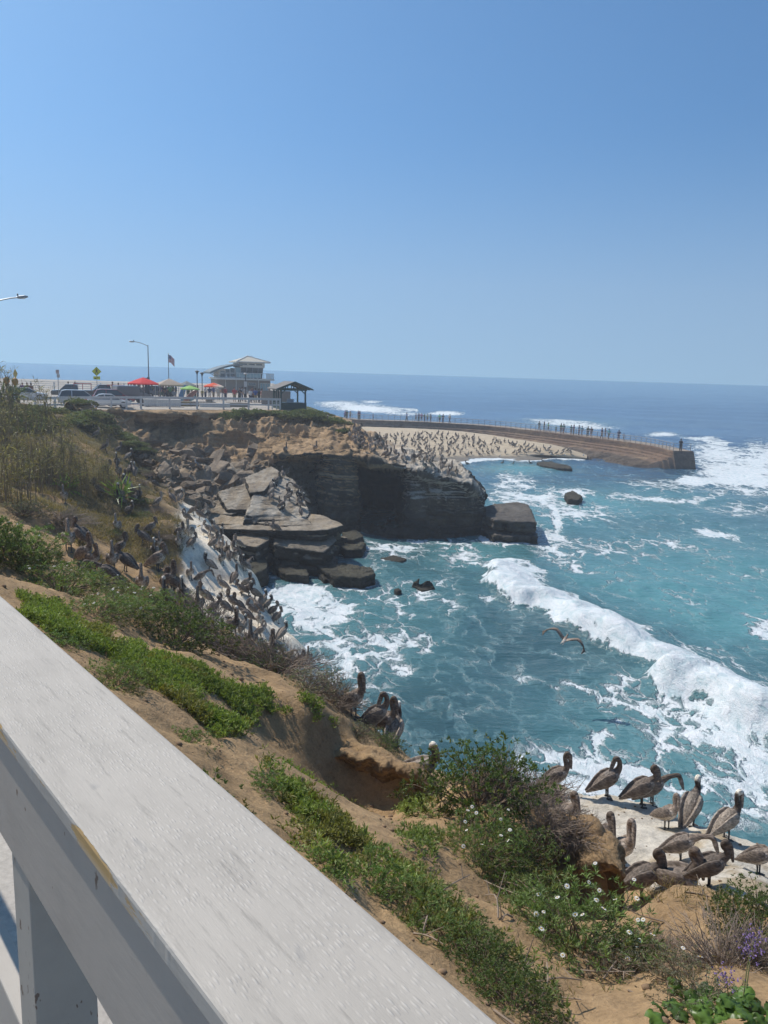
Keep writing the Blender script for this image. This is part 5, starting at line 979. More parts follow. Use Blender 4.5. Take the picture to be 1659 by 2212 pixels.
# close to the corner of the bluff
sp('evergreen',1035,1738,235,1.1,'dense dark evergreen shrub on the bluff edge right of the earth hollow')
sp('dry',1160,1745,150,.9,'leafless grey brown twiggy bush right of the dense evergreen shrub, against the water',seed=1)
sp('dry',1085,1700,140,.8,'tall dead twigs standing up behind the dense evergreen shrub',seed=2)
sp('dry',1235,1800,130,.7,'low tangle of dead twigs on the earth corner beside the white ledge',seed=3)
sp('dry',1180,1780,120,.8,'dead twigs between the white daisy bush and the white ledge',seed=2)
sp('feathery',1035,1845,170,1.0,'bushy green daisy plant with small white flowers below the dense evergreen shrub',nfl=13)
sp('evergreen',1110,1850,150,.9,'green shrub with yellowing leaves right of the flowering plant below the evergreen')
sp('young',905,1815,90,1.0,'small grey green bush at the foot of the earth hollow')
sp('young',1110,1945,120,.8,'leafy green shrub at the left of the large white daisy bush',seed=2)
sp('evergreen',1090,1905,120,.8,'small dark shrub in the shade of the gully')
sp('young',1170,1925,80,.9,'pale green tuft on the lip of the gully',seed=3)
sp('feathery',1250,2055,290,.85,'large daisy bush with a row of open white daisies before the earth corner',nfl=22)
sp('feathery',1170,2010,150,.9,'blue green feathery bush left of the large white daisy bush',seed=2,nfl=2)
sp('grey',1340,2110,150,.7,'drooping dry lower bush under the large daisy bush',seed=1)
sp('evergreen',1340,2080,140,.8,'dark green bush at the right foot of the large daisy bush',nfl=3)
# along the railing
for i, (a, b_, w_, k_, lab) in enumerate([(700,1880,110,'young','bright green tuft beside the railing at the middle of its length'),(800,1905,150,'young','spreading green shrub by the railing left of the bare soil'),(885,1960,150,'feathery','feathery green shrub by the railing below the bare soil'),(960,2035,170,'feathery','long leafed green shrub close to the railing'),(1040,2110,180,'evergreen','dense green shrub close to the railing near the bottom of the photo'),(1110,2180,170,'evergreen','dark green shrub at the bottom of the photo beside the railing'),(880,1890,90,'young','small yellow green plant on the soil above the railing shrubs'),(560,1700,90,'young','small bright shrub at the railing edge left of the soil'),(1180,2150,70,'grey','thin dry plant on bare soil at the bottom of the photo'),(1000,1990,90,'grey','grey green plant on the soil above the railing')]):
    sp(k_, a, b_, w_, .8, lab)
# right bottom corner
sp('dry',1560,2085,170,.8,'dry leafless brush at the bottom right behind the big waxy leaves',seed=2)
sp('evergreen',1640,2010,150,1.1,'dark shrub at the right edge of the photo above the purple flowers')
sp('grey',1470,2110,120,.8,'dry grassy plant between the daisy bush and the waxy leaves',seed=2,nfl=3)
sp('grey',1520,2165,150,.8,'grey green weeds at the bottom right left of the waxy leaves',seed=3)
sp('dry',1430,2050,90,.7,'dry weeds on the right side of the gully',seed=3)
sp('dry',1640,2080,120,.9,'dry twigs among the purple flowers at the right edge',seed=1)
# sea lavender
lav = cast(1590, 2185); rg = np.random.default_rng(8); root = thing('sea_lavender', 'plant with big waxy wavy leaves and purple flower heads at the bottom right corner', 'plant', tuple(lav), 0, None, .82)
for k in range(85):
    a = rg.uniform(0, 6.28); el = rg.uniform(.15, 1.2); L_ = rg.uniform(.10, .19); w_ = L_*.24; b0 = np.array([rg.normal(0, .19), rg.normal(0, .15), .0]); b0[2] = np.clip((down(lav[0]+b0[0]*.82, lav[1]+b0[1]*.82)-lav[2])/.82, -.3, .3); d_ = np.array([math.cos(a)*math.cos(el), math.sin(a)*math.cos(el), math.sin(el)]); sd_ = np.array([-math.sin(a), math.cos(a), 0]); un = np.cross(sd_, d_); V = []; ph = rg.uniform(0, 6)
    for i in range(9):
        t = i/8; ww = w_*(.18+1.0*math.sin(min(1, t*1.05)*2.7)**.8*(t > .05)) if t < .98 else w_*.25
        ce = b0+d_*L_*t-np.array([0, 0, 1])*L_*.35*t*t
        for j in (-1, -.5, 0, .5, 1): V.append(ce+sd_*ww*j+un*(abs(j)*ww*.35+.016*math.sin(ph+t*14+j*2)*abs(j)))
    V = np.array(V); c_ = np.tile(np.array([.085, .15, .03])*rg.uniform(.5, 1.25), (45, 1)); c_[2::5] *= 1.35
    link('leaf', raw_mesh('leaf', V, gridF(9, 5), True, {'Col': c_}, [M_BIGLEAF]), root)
for dx, dy, hh in ((-.05,.06,.17),(.16,.22,.22),(.22,.30,.25)):
    st_m = MB().tube([(dx*.5, dy*.4, 0), (dx*.8, dy*.8, hh*.6), (dx, dy, hh)], [.004, .003, .0025], 4).mesh('flower_stalk', [M_TWIG]); coltwig(st_m, (.12, .13, .05), rg); link('flower_stalk', st_m, root); link('flower', flower_mesh('lav'), root, (dx, dy, hh)); 
# middle of the slope
for a in [('feathery',250,1475,125,.95,'rounded feathery bush next to the railing left of the bright green mat'),('feathery',300,1330,150,.8,'wide flowering bush in the middle left of the slope',8),('evergreen',380,1385,190,.8,'dark green bush under the dry twigs in the middle of the slope'),
          ('dry',420,1375,200,.9,'big grey bush of bare twigs in front of the white slope'),('dry',500,1415,140,.8,'bare twigs at the lower end of the white slope'),('dry',600,1455,170,.75,'long row of dry brush at the edge of the bluff above the water'),('evergreen',560,1440,140,.6,'low green bush at the foot of the bare twigs'),('grey',660,1490,150,.6,'grey green brush running down to the water edge'),('dry',720,1520,130,.8,'dry brush behind the single dark pelican at the water'),
          ('evergreen',825,1612,85,.7,'small dark green shrub on the bluff edge below the pair of pelicans'),('grey',770,1585,80,.8,'grey twigs at the feet of the single dark pelican'),('young',400,1600,90,.7,'low leafy plant beside the railing in the middle of its length'),
          ('feathery',30,1215,170,1.0,'tall daisy bush at the left edge of the photo',16),('feathery',130,1275,185,.75,'broad daisy bush left of centre above the railing end',22),('feathery',210,1330,150,.7,'daisy bush low on the slope just beyond the railing',10),('feathery',240,1290,110,.7,'small daisy bush behind the broad one',8),('grey',50,1110,110,.7,'dry grey shrub behind the tall daisy bush at the left edge'),
          ('dry',130,1130,120,.5,'dead scrub on the brown dirt at the left'),('evergreen',-30,1200,150,1.2,'dark bush cut by the left edge of the photo'),('grey',395,1290,90,.6,'straw coloured scrub at the edge of the white slope'),('dry',365,1235,60,.6,'small dry tuft on the edge above the white slope'),('evergreen',345,1300,90,.6,'dark low bush with straight leaves under the pelicans'),('young',120,1390,90,.7,'green plant at the railing close to the left edge')]:
    sp(*a[:6], nfl=a[6] if len(a) > 6 else 0, fs=1.25 if len(a) > 6 else 1)
# shrubs on the far left ridge, the cliff top and the headland
for i in range(34):
    a, b_ = vrg.uniform(-20, 235), 0; b_ = vrg.uniform(872+max(0, a-60)*.14, 935); sp('far', a, b_, vrg.uniform(40, 70), .5, 'dark green scrub bush on the ridge at the left', 'scrub on the left ridge', rmin=20)
for i in range(12):
    t = i/11; sp('far', 205+110*t, 905+75*t+vrg.uniform(-6, 6), 42, .55, 'green creeping bush along the edge of the ridge above the rubble', 'bushes on the ridge edge', rmin=20)
for a, b_, w_ in ((173,874,50),(505,905,62),(525,896,55),(560,893,40),(612,897,60),(640,903,62),(668,902,66),(695,908,60),(720,912,62),(740,916,44),(655,893,60),(690,896,50),(590,893,40)):
    sp('far', a, b_, w_, .62 if a < 570 else .42, 'green bush on the cliff top near the white fence or the shelter', 'shrubs on the cliff top', rmin=40)
sp('far', 741, 936, 32, .9, 'small lone bush on the tan rock of the headland', rmin=40)
for i in range(64): sp(str(vrg.choice(['grey', 'dry', 'evergreen'], p=[.5, .35, .15])), vrg.uniform(20, 345), vrg.uniform(985, 1240), vrg.uniform(24, 60), .5, 'small tuft of dry scrub on the brown hillside', 'scrub tufts on the hillside', rmin=12)
# reeds
def reed_mesh(seed, n_=16):
    rg = np.random.default_rng(seed); mb = MB(); Vs = []; cs = []
    for k in range(n_):
        b0 = rg.normal(0, .45, 2); hh = rg.uniform(1.4, 3.1); ln = rg.normal(0, .28, 2)*hh*.5; ts_ = np.linspace(0, 1, 5); q_ = np.stack([b0[0]+ln[0]*ts_**2, b0[1]+ln[1]*ts_**2, hh*ts_], 1); mb.tube(q_, np.linspace(.018, .006, 5), 4, False)
        for j in range(7):
            t = rg.uniform(.25, 1); p = np.array([np.interp(t, ts_, q_[:, i]) for i in range(3)]); Vs.append(p)
    T = np.array(Vs); V, F, c_ = leaves(T, np.tile(np.array([[0, 0, .55]]), (len(T), 1)), 2, .36, .034, np.tile(np.array([.20, .175, .09]), (len(T), 1))*rg.uniform(.5, 1.4, (len(T), 1)), rg, .75, .1, .35)
    sm_ = mb.mesh('stalks', [M_TWIG]); coltwig(sm_, (.19, .145, .095), rg); return raw_mesh('blades', V, F, False, {'Col': c_}, [M_LEAF]), sm_
RM = [reed_mesh(s) for s in (1, 2, 3, 4)]
for i in range(38):
    a, b_ = vrg.uniform(-25, 235), vrg.uniform(930, 1090)
    if a > 150 and vrg.random() < .45: continue
    p = cast(a, b_, 20)
    if p is None: continue
    root = thing('reed_clump', 'tall dry reeds with narrow blades growing on the hillside at the left', 'reeds', tuple(p), vrg.uniform(0, 6.28), 'reeds on the left hillside', vrg.uniform(.5, .95)*(.75 if a > 150 else 1)); fm_, sm_ = RM[i % 4]; link('blades', fm_, root); link('stalks', sm_, root)
for a, b_, s_, lab in ((18,905,1.25,'tall reed with long leaves rising above the sea horizon at the left edge'),(100,935,1.1,'reed clump sticking up in front of the white fence')):
    p = cast(a, b_, 20); root = thing('reed_clump', lab, 'reeds', tuple(p), 1.0, None, s_); link('blades', RM[1][0], root); link('stalks', RM[1][1], root)
for a, b_, s_ in ((150,1062,.9),(255,1085,.7),(262,1078,.6)):
    p = cast(a, b_, 20); V, F, c_ = leaves(np.zeros((26, 3))+np.array([0, 0, .1]), np.tile(np.array([[0, 0, .9]]), (26, 1)), 1, 1.0, .09, np.tile(np.array([.17, .24, .05]), (26, 1)), np.random.default_rng(int(a)), .55, 0, .4); tag(link('strap_plant', raw_mesh('strap_plant', V, F, False, {'Col': c_}, [M_BIGLEAF]), None, p), 'bright green strap leafed plant among pelicans on the hillside', 'plant', 'strap plants')
# ground covers nobody could count
def cover(name, polys, dens, lv, base, label, rg, thr=-.15, hgt=.05, rmax=60, sc=1.1, rmin=0., var=.3):
    m_ = np.zeros(len(gx), bool)
    for pl in polys: m_ |= inpoly(gx, gy, pl)
    m_ &= (rr_ < rmax) & (rr_ > rmin) & (slope > .45); idx = np.nonzero(m_)[0]; nzv = fbm(gp[idx], sc, 4, seed=77); idx = idx[nzv > thr]
    if not len(idx): return
    cell = np.clip(gp[idx], -1e3, 1e3); wgt = np.ones(len(idx)); n_ = int(dens); pick = rg.choice(idx, n_); T = gp[pick]+rg.normal(0, .04, (n_, 3))*np.array([1, 1, 0]); T[:, 2] += rg.uniform(0, hgt, n_)
    c_ = np.tile(np.array(base), (n_, 1))*(1+var*fbm(T, 1.2, 3, seed=78)[:, None]); c_ = mixcol(c_, np.array([.20, .15, .06]), (fbm(T, 2.2, 3, seed=79) > .18)*.55)
    V, F, c_ = leaves(T, np.tile(np.array([[0, 0, .8]]), (n_, 1)), *lv, c_, rg, .9); o = link(name, raw_mesh(name, V, F, False, {'Col': np.clip(c_, .005, .6)}, [M_LEAF])); tag(o, label, name.replace('_', ' '), kind='stuff')
rg = np.random.default_rng(17)
cover('ground_cover', [[(180,1390),(300,1395),(370,1420),(450,1450),(530,1500),(560,1560),(520,1600),(600,1650),(700,1720),(790,1780),(815,1835),(700,1825),(640,1760),(560,1660),(450,1580),(380,1520),(280,1450)],[(530,1495),(570,1490),(630,1540),(600,1560)],[(640,1500),(690,1525),(725,1570),(690,1560)],[(0,1280),(120,1300),(240,1370),(200,1420),(60,1340)]], 17000, (6, .05, .013), (.19, .24, .06), 'bright green succulent mat spreading over the dirt slope', rg, .0, .08, sc=1.9)
cover('ground_cover', [[(620,1790),(760,1850),(900,1930),(1000,1980),(1130,2080),(1240,2215),(1080,2215),(600,1790)],[(560,1640),(700,1750),(830,1840),(980,1960),(900,1960),(640,1800)],[(860,1700),(960,1760),(930,1900),(880,1850)]], 6800, (6, .06, .013), (.17, .22, .065), 'low green weeds along the outer foot of the railing', rg, .02, .10, sc=1.6)
cover('dry_grass', [[(-60,880),(240,900),(300,960),(370,1060),(400,1150),(380,1290),(300,1300),(200,1220),(100,1120),(-60,1060)]], 15000, (5, .20, .018), (.20, .155, .08), 'dry grass and stubble over the brown hillside', rg, -.1, .06, 60, .4, 14)
cover('dry_straw', [[(1340,1910),(1600,1940),(1660,2100),(1500,2120),(1400,2080)],[(600,1500),(760,1560),(900,1640),(760,1700),(640,1620)],[(900,1880),(1200,1960),(1350,2140),(1200,2210),(1100,2020)]], 1500, (3, .075, .005), (.22, .165, .095), 'scattered dry straw on bare soil', rg, -.2, .01)
cover('beach_weed', [[(1340,1900),(1420,1915),(1620,1950),(1640,1985),(1560,1975),(1400,1945)]], 700, (5, .10, .006), (.20, .16, .085), 'dry grass fringe on top of the earth mound', rg, -.6, .03)
# bits of stone and litter on bare soil
peb = MB(); rgp = np.random.default_rng(4); sel = rgp.choice(np.nonzero((rr_ < 13) & (T_.ravel() > .9) & (slope > .5))[0], 2600)
for i in sel: s_ = rgp.lognormal(-4.5, .6); peb.sphere(gp[i]+np.array([0, 0, s_*.2]), (s_, s_*.8, s_*.6), 5, 4)
tag(peb.build('soil_crumbs', simple('soil crumb', (.24, .16, .095), .95, var=.3), None, True), 'crumbs of soil and gravel scattered over the bluff', 'gravel', kind='stuff')
# a few dead stems lying on the soil
for i in range(26):
    a, b_ = vrg.uniform(880, 1500), vrg.uniform(1880, 2190); p = cast(a, b_)
    if p is None: continue
    mb = MB(); L0 = vrg.uniform(.12, .42); th_ = vrg.uniform(0, 6.28); d_ = np.array([math.cos(th_), math.sin(th_), .0]); q_ = smooth_line([(0, 0, .012), tuple(d_*L0*.5+np.array([0, 0, .02+vrg.uniform(0, .05)])), tuple(d_*L0+vrg.normal(0, .04, 3)+np.array([0, 0, .03]))], 6); mb.tube(q_, np.linspace(.007, .003, 6), 5)
    for k in (2, 4): mb.tube([q_[k], q_[k]+vrg.normal(0, .06, 3)+np.array([0, 0, .05])], [.004, .002], 4)
    me = mb.mesh('dead_stem', [M_TWIG]); coltwig(me, (.24, .19, .145), vrg); tag(link('dead_stem', me, None, p), 'dead grey stem lying on the bare soil of the near slope', 'twig', 'dead stems on the soil')

for s_, t_, R_, lab in ((2.95, 1.22, .42, 'dark leafy bush beyond the walk seen under the railing at the left edge'), (3.6, 1.3, .4, 'second leafy bush behind the post at the left edge of the photo')):
    x_, y_ = s_*RD[0]+t_*RN[0], s_*RD[1]+t_*RN[1]; shrub('young' if t_ > 1.25 else 'evergreen', 2, (x_, y_, down(x_, y_)), R_, R_*1.0, lab)
# ============================================================ PLAZA: fence, tower, shelter, sunshades, cars, people
def rz_at(px_, r_): return -math.atan2((px_-CX)*math.cos(ROL), FPX)     # turn so that local -Y looks back along the line of sight
def gp_(px_, r_, z=8.62): p = pr(px_, 900, r_); p[2] = z; return p
M_WHITE = simple('white fence paint', (.62, .62, .60), .6); M_GRN = simple('dark green paint', (.022, .062, .05), .5); M_DARKM = simple('dark metal', (.05, .05, .055), .5, .3); M_GALV = simple('galvanised metal', (.34, .35, .36), .45, .5)
M_SHING = simple('grey shingle', (.20, .185, .17), .9, var=.3, scale=14); M_STUC = simple('tan stucco', (.27, .225, .19), .9); M_CREAM = simple('cream trim', (.66, .64, .58), .6); M_SLATE = simple('blue grey roof', (.11, .15, .165), .5); M_STONE = simple('planter stone', (.28, .24, .20), .9, var=.3, scale=6, bmp=.5)
M_TIN = simple('pale roof tile', (.47, .44, .36), .7, var=.2, scale=5)
def glass(name, col, rough=.08):
    m, n, b = mat(name); b.inputs['Base Color'].default_value = (*col, 1); b.inputs['Roughness'].default_value = rough; b.inputs['Specular IOR Level'].default_value = .8
    no = nd(n, 'TexNoise', Scale=1.5); bump(n, b, no.outputs[0], .05, .02); return m
M_GLASS = glass('dark window glass', (.045, .06, .07)); M_PALEG = glass('pale green glass', (.22, .34, .36), .15)
# ---- white post and rail fence with wire mesh
fpx = [-60, -10, 30, 77, 120, 164, 204, 241, 274, 305, 367, 426, 483, 537, 580, 605]
fp_ = [gp_(a, np.interp(a, pc, rim)+.25) for a in fpx]; f0 = fp_[8]
fence = thing('fence', 'long white post and rail fence with wire mesh along the cliff top plaza', 'fence', tuple(f0))
for p in fp_: MB().box(p-f0+np.array([0, 0, .56]), (.15, .15, 1.16)).build('post', M_WHITE, fence)
for a, b_ in zip(fp_[:-1], fp_[1:]):
    for z, h in ((1.02, .22), (.45, .14)): MB().bar(a-f0+np.array([0, 0, z]), b_-f0+np.array([0, 0, z]), .05, h).build('rail', M_WHITE, fence)
mb = MB()
for a, b_ in zip(fp_[8:-1], fp_[9:]):
    L0 = np.linalg.norm(b_-a); k_ = int(L0/.3)
    for i in range(1, k_): q_ = a+(b_-a)*i/k_-f0; mb.bar(q_+np.array([0, 0, .05]), q_+np.array([0, 0, .95]), .006)
    for z in (.2, .7): mb.bar(a-f0+np.array([0, 0, z]), b_-f0+np.array([0, 0, z]), .012)
mb.build('wire_mesh', M_GALV, fence)
for a in (588, 597): MB().box(gp_(a, np.interp(a, pc, rim)+.25)-f0+np.array([0, 0, .52]), (.1, .1, 1.04)).build('post', M_WHITE, fence)
# far railing at the seaward side of the plaza
fr = [gp_(a, 128) for a in (20, 70, 120, 170, 220, 270, 320, 370, 420, 470)]; g0 = fr[5]
ff = thing('seaward_railing', 'white railing of horizontal bars behind the sunshades at the seaward side of the plaza', 'railing', tuple(g0))
for p in fr: MB().box(p-g0+np.array([0, 0, .6]), (.16, .16, 1.25)).build('post', M_WHITE, ff)
for z in (.3, .6, .9, 1.2): MB().tube(np.array(fr)-g0+np.array([0, 0, z]), .05, 6).build('rail', M_WHITE, ff)
# ---- lifeguard tower
tp = gp_(529, 135, 7.4); T_ = thing('lifeguard_tower', 'lifeguard station with glazed lookout, pale hipped roof, curved wing roof and railed deck', 'tower', tuple(tp), rz_at(529, 135)+.20)
def bx(mb, x0, x1, y0, y1, z0, z1): return mb.box(((x0+x1)/2, (y0+y1)/2, (z0+z1)/2), (x1-x0, y1-y0, z1-z0))
Z0 = 1.15
bx(MB(), -4.6, 4.4, 0, 7, 0, Z0+2.2).build('lower_storey', M_STUC, T_)
w = bx(bx(bx(MB(), -3.3, -3.2, -.04, 0, 0, Z0+2.2), -1.55, -1.4, -.06, 0, 0, Z0+2.2), 2.3, 2.42, -.05, 0, 0, Z0+2.2); w.build('wall_trim', M_CREAM, T_)
d = bx(MB(), .55, 1.6, -.03, 0, .2, Z0+1.3).build('door', simple('brown door', (.16, .12, .10), .6), T_); MB().sphere((.7, -.06, Z0+.4), .05, 6, 4).build('handle', M_GALV, d)
for k in range(4): f_ = bx(MB(), 2.65+k*.44, 3.0+k*.44, -.045, -.002, Z0+.35, Z0+1.75).build('window', M_CREAM, T_); bx(MB(), 2.69+k*.44, 2.96+k*.44, -.06, -.046, Z0+.42, Z0+1.68).build('pane', M_PALEG, f_)
f_ = bx(MB(), .55, 1.9, -.045, -.002, Z0+1.35, Z0+1.75).build('window', M_CREAM, T_); bx(MB(), .6, 1.85, -.06, -.046, Z0+1.4, Z0+1.7).build('pane', M_GLASS, f_)
bx(MB(), -4.9, 4.9, -.9, 7.3, Z0+2.2, Z0+2.48).build('deck', M_CREAM, T_)
bx(MB(), -4.2, -.7, .3, 6.5, Z0+2.48, Z0+4.0).build('wing_wall', M_CREAM, T_)
for k in range(3):
    for j in range(2):
        zt_ = [3.6, 3.9, 4.15][k]; z0_, z1_ = (2.6, 3.25) if j == 0 else (3.33, zt_); f_ = bx(MB(), -4.05+k*.82, -3.3+k*.82, .25, .298, Z0+z0_, Z0+z1_).build('window', M_GALV, T_); bx(MB(), -4.0+k*.82, -3.35+k*.82, .23, .248, Z0+z0_+.06, Z0+z1_-.06).build('pane', M_GLASS, f_)
f_ = bx(MB(), -1.55, -.62, .24, .29, Z0+2.55, Z0+4.3).build('window', M_GALV, T_); bx(MB(), -1.5, -.67, .22, .238, Z0+2.6, Z0+4.25).build('pane', M_PALEG, f_)
arc = [(-5.9+5.4*t, Z0+3.40+1.45*math.sin(t*1.57)**.9) for t in np.linspace(0, 1, 12)]
MB().prismxz(arc+[(x+.02, z-.30) for x, z in arc[::-1]], -.5, 6.8).build('curved_roof', M_SLATE, T_)
mb = MB()
for y in (0, 3, 6): mb.bar((-5.2, y, Z0+3.45), (-4.25, y, Z0+2.75), .12); mb.bar((-4.9, y, Z0+3.6), (-4.25, y, Z0+3.3), .08)
mb.build('roof_strut', M_GALV, T_)
mb = MB(); a = Z0+2.48; mb.hexa([(-.6,.4,a),(3.0,.4,a),(3.0,5.5,a),(-.6,5.5,a),(-.7,.2,Z0+4.3),(3.25,.2,Z0+4.3),(3.25,5.7,Z0+4.3),(-.7,5.7,Z0+4.3)]); mb.build('lookout_glazing', M_GLASS, T_)
mb = MB()
for x in (-.6, .35, 1.3, 2.2, 3.0): mb.bar((x, .385, a), (x*1.06, .185, Z0+4.3), .07)
for z, y in ((Z0+3.4, .28),): mb.bar((-.65, y, z), (3.1, y, z), .05)
mb.build('mullion', M_GALV, T_)
bx(MB(), -.85, 3.4, 0, 5.9, Z0+4.3, Z0+5.05).build('upper_band', M_CREAM, T_)
for k in range(3): bx(MB(), -.62+k*1.27, .40+k*1.27, -.03, -.002, Z0+4.72, Z0+4.92).build('clerestory_window', M_GLASS, T_)
mb = MB(); e = Z0+5.1; mb.add([(-1.5,-.8,e),(4.2,-.8,e),(4.2,6.7,e),(-1.5,6.7,e),(-1.5,-.8,e+.16),(4.2,-.8,e+.16),(4.2,6.7,e+.16),(-1.5,6.7,e+.16),(.9,2.3,e+1.12),(1.8,3.6,e+1.12)],[(0,3,2,1),(0,1,5,4),(1,2,6,5),(2,3,7,6),(3,0,4,7),(4,5,8),(5,6,9,8),(6,7,9),(7,4,8,9)]); mb.build('hipped_roof', M_TIN, T_)
mb = MB()
for a_, b_ in (((-1.5,-.8,e+.2),(.9,2.3,e+1.16)),((4.2,-.8,e+.2),(.9,2.3,e+1.16)),((-1.5,-.8,e+.12),(4.2,-.8,e+.12)),((4.2,-.8,e+.12),(4.2,6.7,e+.12)),((4.2,6.7,e+.2),(1.8,3.6,e+1.16))): mb.bar(a_, b_, .14)
mb.build('roof_edge', M_WHITE, T_)
mb = MB(); 
for x in np.linspace(-1.6, 4.8, 12): mb.bar((x, -.8, Z0+2.48), (x, -.8, Z0+3.35), .05)
for y in np.linspace(-.8, 5, 16): mb.bar((4.8, y, Z0+2.48), (4.8, y, Z0+3.35), .05)
for z in (3.35,): mb.bar((-1.6, -.8, Z0+z), (4.83, -.8, Z0+z), .07); mb.bar((4.8, -.8, Z0+z), (4.8, 5, Z0+z), .07)
mb.build('deck_railing', M_WHITE, T_)
bx(MB(), -1.6, 2.6, -.79, -.77, Z0+2.6, Z0+3.28).build('glass_screen', M_PALEG, T_)
for x in (-3.2, -.6): MB().lathe([(.22, 0), (.2, .35), (.06, .38), (.05, .7), (.26, .74), (.05, .86)], (x, -.45, Z0+2.48), 10).build('vent_cowl', M_WHITE, T_)
mb = MB()
for x in (-2.4, -1.9, 1.4, 2.1): bx(mb, x-.12, x+.12, -.5, -.3, Z0+2.48, Z0+2.75)
for y in (-.3,): mb.bar((-1.5, y, Z0+2.55), (-2.8, y, Z0+2.62), .18)
mb.build('deck_equipment', M_WHITE, T_)
# ---- green shelter
gz = gp_(622, 81, 8.35); Gz = thing('shelter', 'small dark green wooden shelter with a gabled shingle roof and solid green base', 'shelter', tuple(gz), rz_at(622, 81)+.34)
MB().box((.18, 0, .45), (2.75, 2.5, 1.0)).build('base_wall', M_GRN, Gz)
for x in (-1.15, 1.45):
    for y in (-1.15, 1.15): MB().box((x, y, 1.4), (.14, .14, 1.9)).build('post', M_GRN, Gz)
for y in (-.3, .4): MB().box((-1.15, y, 1.4), (.1, .1, 1.9)).build('post', M_GRN, Gz)
for y in (-1.22, 1.22): MB().box((.15, y, 2.28), (2.9, .10, .20)).build('beam', M_GRN, Gz)
for x in (-1.22, 1.52): MB().box((x, 0, 2.28), (.10, 2.3, .20)).build('beam', M_GRN, Gz)
for x, s_ in ((-1.15, 1), (1.45, -1)):
    for y in (-1.15, 1.15): MB().bar((x, y, 1.85), (x+s_*.42, y, 2.2), .09).build('brace', M_GRN, Gz)
for y in (-1.26, 1.26):
    mb = MB(); mb.bar((-1.55, y, 2.30), (.15, y, 2.95), .09, .16); mb.bar((1.85, y, 2.30), (.15, y, 2.95), .09, .16); mb.bar((.15, y, 2.3), (.15, y, 2.85), .10); mb.bar((-.5, y, 2.3), (-.5, y, 2.62), .08); mb.bar((.8, y, 2.3), (.8, y, 2.62), .08); mb.build('gable_truss', M_GRN, Gz)
mb = MB(); mb.prismxz([(-1.75, 2.27), (.15, 3.0), (2.05, 2.27), (2.05, 2.36), (.15, 3.10), (-1.75, 2.36)], -1.65, 1.65); mb.build('roof', M_SHING, Gz)
mb = MB(); mb.prismxz([(-1.82, 2.24), (.15, 2.99), (2.12, 2.24), (2.12, 2.38), (.15, 3.13), (-1.82, 2.38)], -1.72, -1.65); mb.build('barge_board', M_GRN, Gz)
sg = thing('information_panel', 'tilted white framed information panel inside the green shelter', 'sign', tuple(gp_(627, 80.6, 9.42)), rz_at(627, 81)); 
mb = MB(); mb.bar((-.32, 0, .1), (.32, 0, .06), .02, .30); mb.build('panel', simple('panel face', (.35, .38, .42), .5), sg); mb = MB(); mb.bar((-.36, -.02, .26), (.36, -.02, .22), .03); mb.bar((-.36, -.02, -.06), (.36, -.02, -.10), .03); mb.bar((-.35, -.02, .26), (-.35, -.02, -.06), .03); mb.bar((.35, -.02, .22), (.35, -.02, -.10), .03); mb.build('frame', M_WHITE, sg)
bb = gp_(596, 88); tag(MB().box(bb+np.array([0, 0, .8]), (3.2, .12, 1.7), rz_at(596, 88)).build('low_wall', M_STUC), 'low tan wall between the lifeguard station and the green shelter', 'wall')
# ---- sunshades
def shade(px_, r_, dia, zt_, ze, col, label, n_=8, name='parasol', lean=0., legs=None, half=None):
    p = gp_(px_, r_); root = thing(name, label, 'parasol' if not legs else 'canopy', tuple(p), rz_at(px_, r_)+.2); zt_ -= p[2]; ze -= p[2]; R = dia/2; mb = MB(); V = [(0, 0, zt_)]
    for k in range(n_):
        a = 2*math.pi*(k+.5)/n_; V.append((R*.55*math.cos(a), R*.55*math.sin(a), zt_-(zt_-ze)*.50))
    for k in range(n_): a = 2*math.pi*(k+.5)/n_; V.append((R*math.cos(a), R*math.sin(a), ze))
    for k in range(n_): a = 2*math.pi*(k+.5)/n_; V.append((R*.995*math.cos(a), R*.995*math.sin(a), ze-.12))
    F = [(0, 1+k, 1+(k+1) % n_) for k in range(n_)]; mis = []
    for j in (0, n_): F += [(1+j+k, 1+j+n_+k, 1+j+n_+(k+1) % n_, 1+j+(k+1) % n_) for k in range(n_)]
    m1 = leaf_mat('fabric '+label[:14], .25, .8); me = raw_mesh('canopy', np.array(V), [np.array([f for f in F if len(f) == 3]), np.array([f for f in F if len(f) == 4])], False, {'Col': np.tile(np.array(col), (len(V), 1))*(1+.04*np.cos(np.arange(len(V)))[:, None])}, [m1])
    if half is not None:
        cc = np.tile(np.array(col), (len(V), 1)); cc[np.array(V)[:, 0] > R*.35] = half; me.attributes['Col'].data.foreach_set('color', np.concatenate([cc, np.ones((len(cc), 1))], 1).astype(np.float32).ravel())
    link('canopy', me, root)
    if legs:
        for sx in (-1, 1):
            for sy in (-1, 1): MB().bar((sx*R*.70, sy*R*.70, 0), (sx*R*.70, sy*R*.70, ze), .05).build('leg', M_GALV, root)
    else:
        MB().tube([(0, 0, 0), (lean, 0, zt_)], .03, 6).build('pole', M_DARKM, root); MB().lathe([(.25, 0), (.25, .06), (.05, .1)], (0, 0, 0), 10).build('base', M_DARKM, root)
        mb = MB(); 
        for k in range(n_): a = 2*math.pi*(k+.5)/n_; mb.bar((0, 0, zt_-.04), (R*.97*math.cos(a), R*.97*math.sin(a), ze-.02), .02)
        mb.build('ribs', M_DARKM, root)
    return root
RED = (.62, .045, .05)
shade(311, 83, 3.1, 11.42, 10.82, RED, 'large bright red parasol at the left of the plaza stalls')
shade(367, 86, 3.5, 11.32, 10.70, (.40, .335, .29), 'beige pop up canopy tent on four legs between the red and green parasols', 4, 'canopy_tent', legs=True)
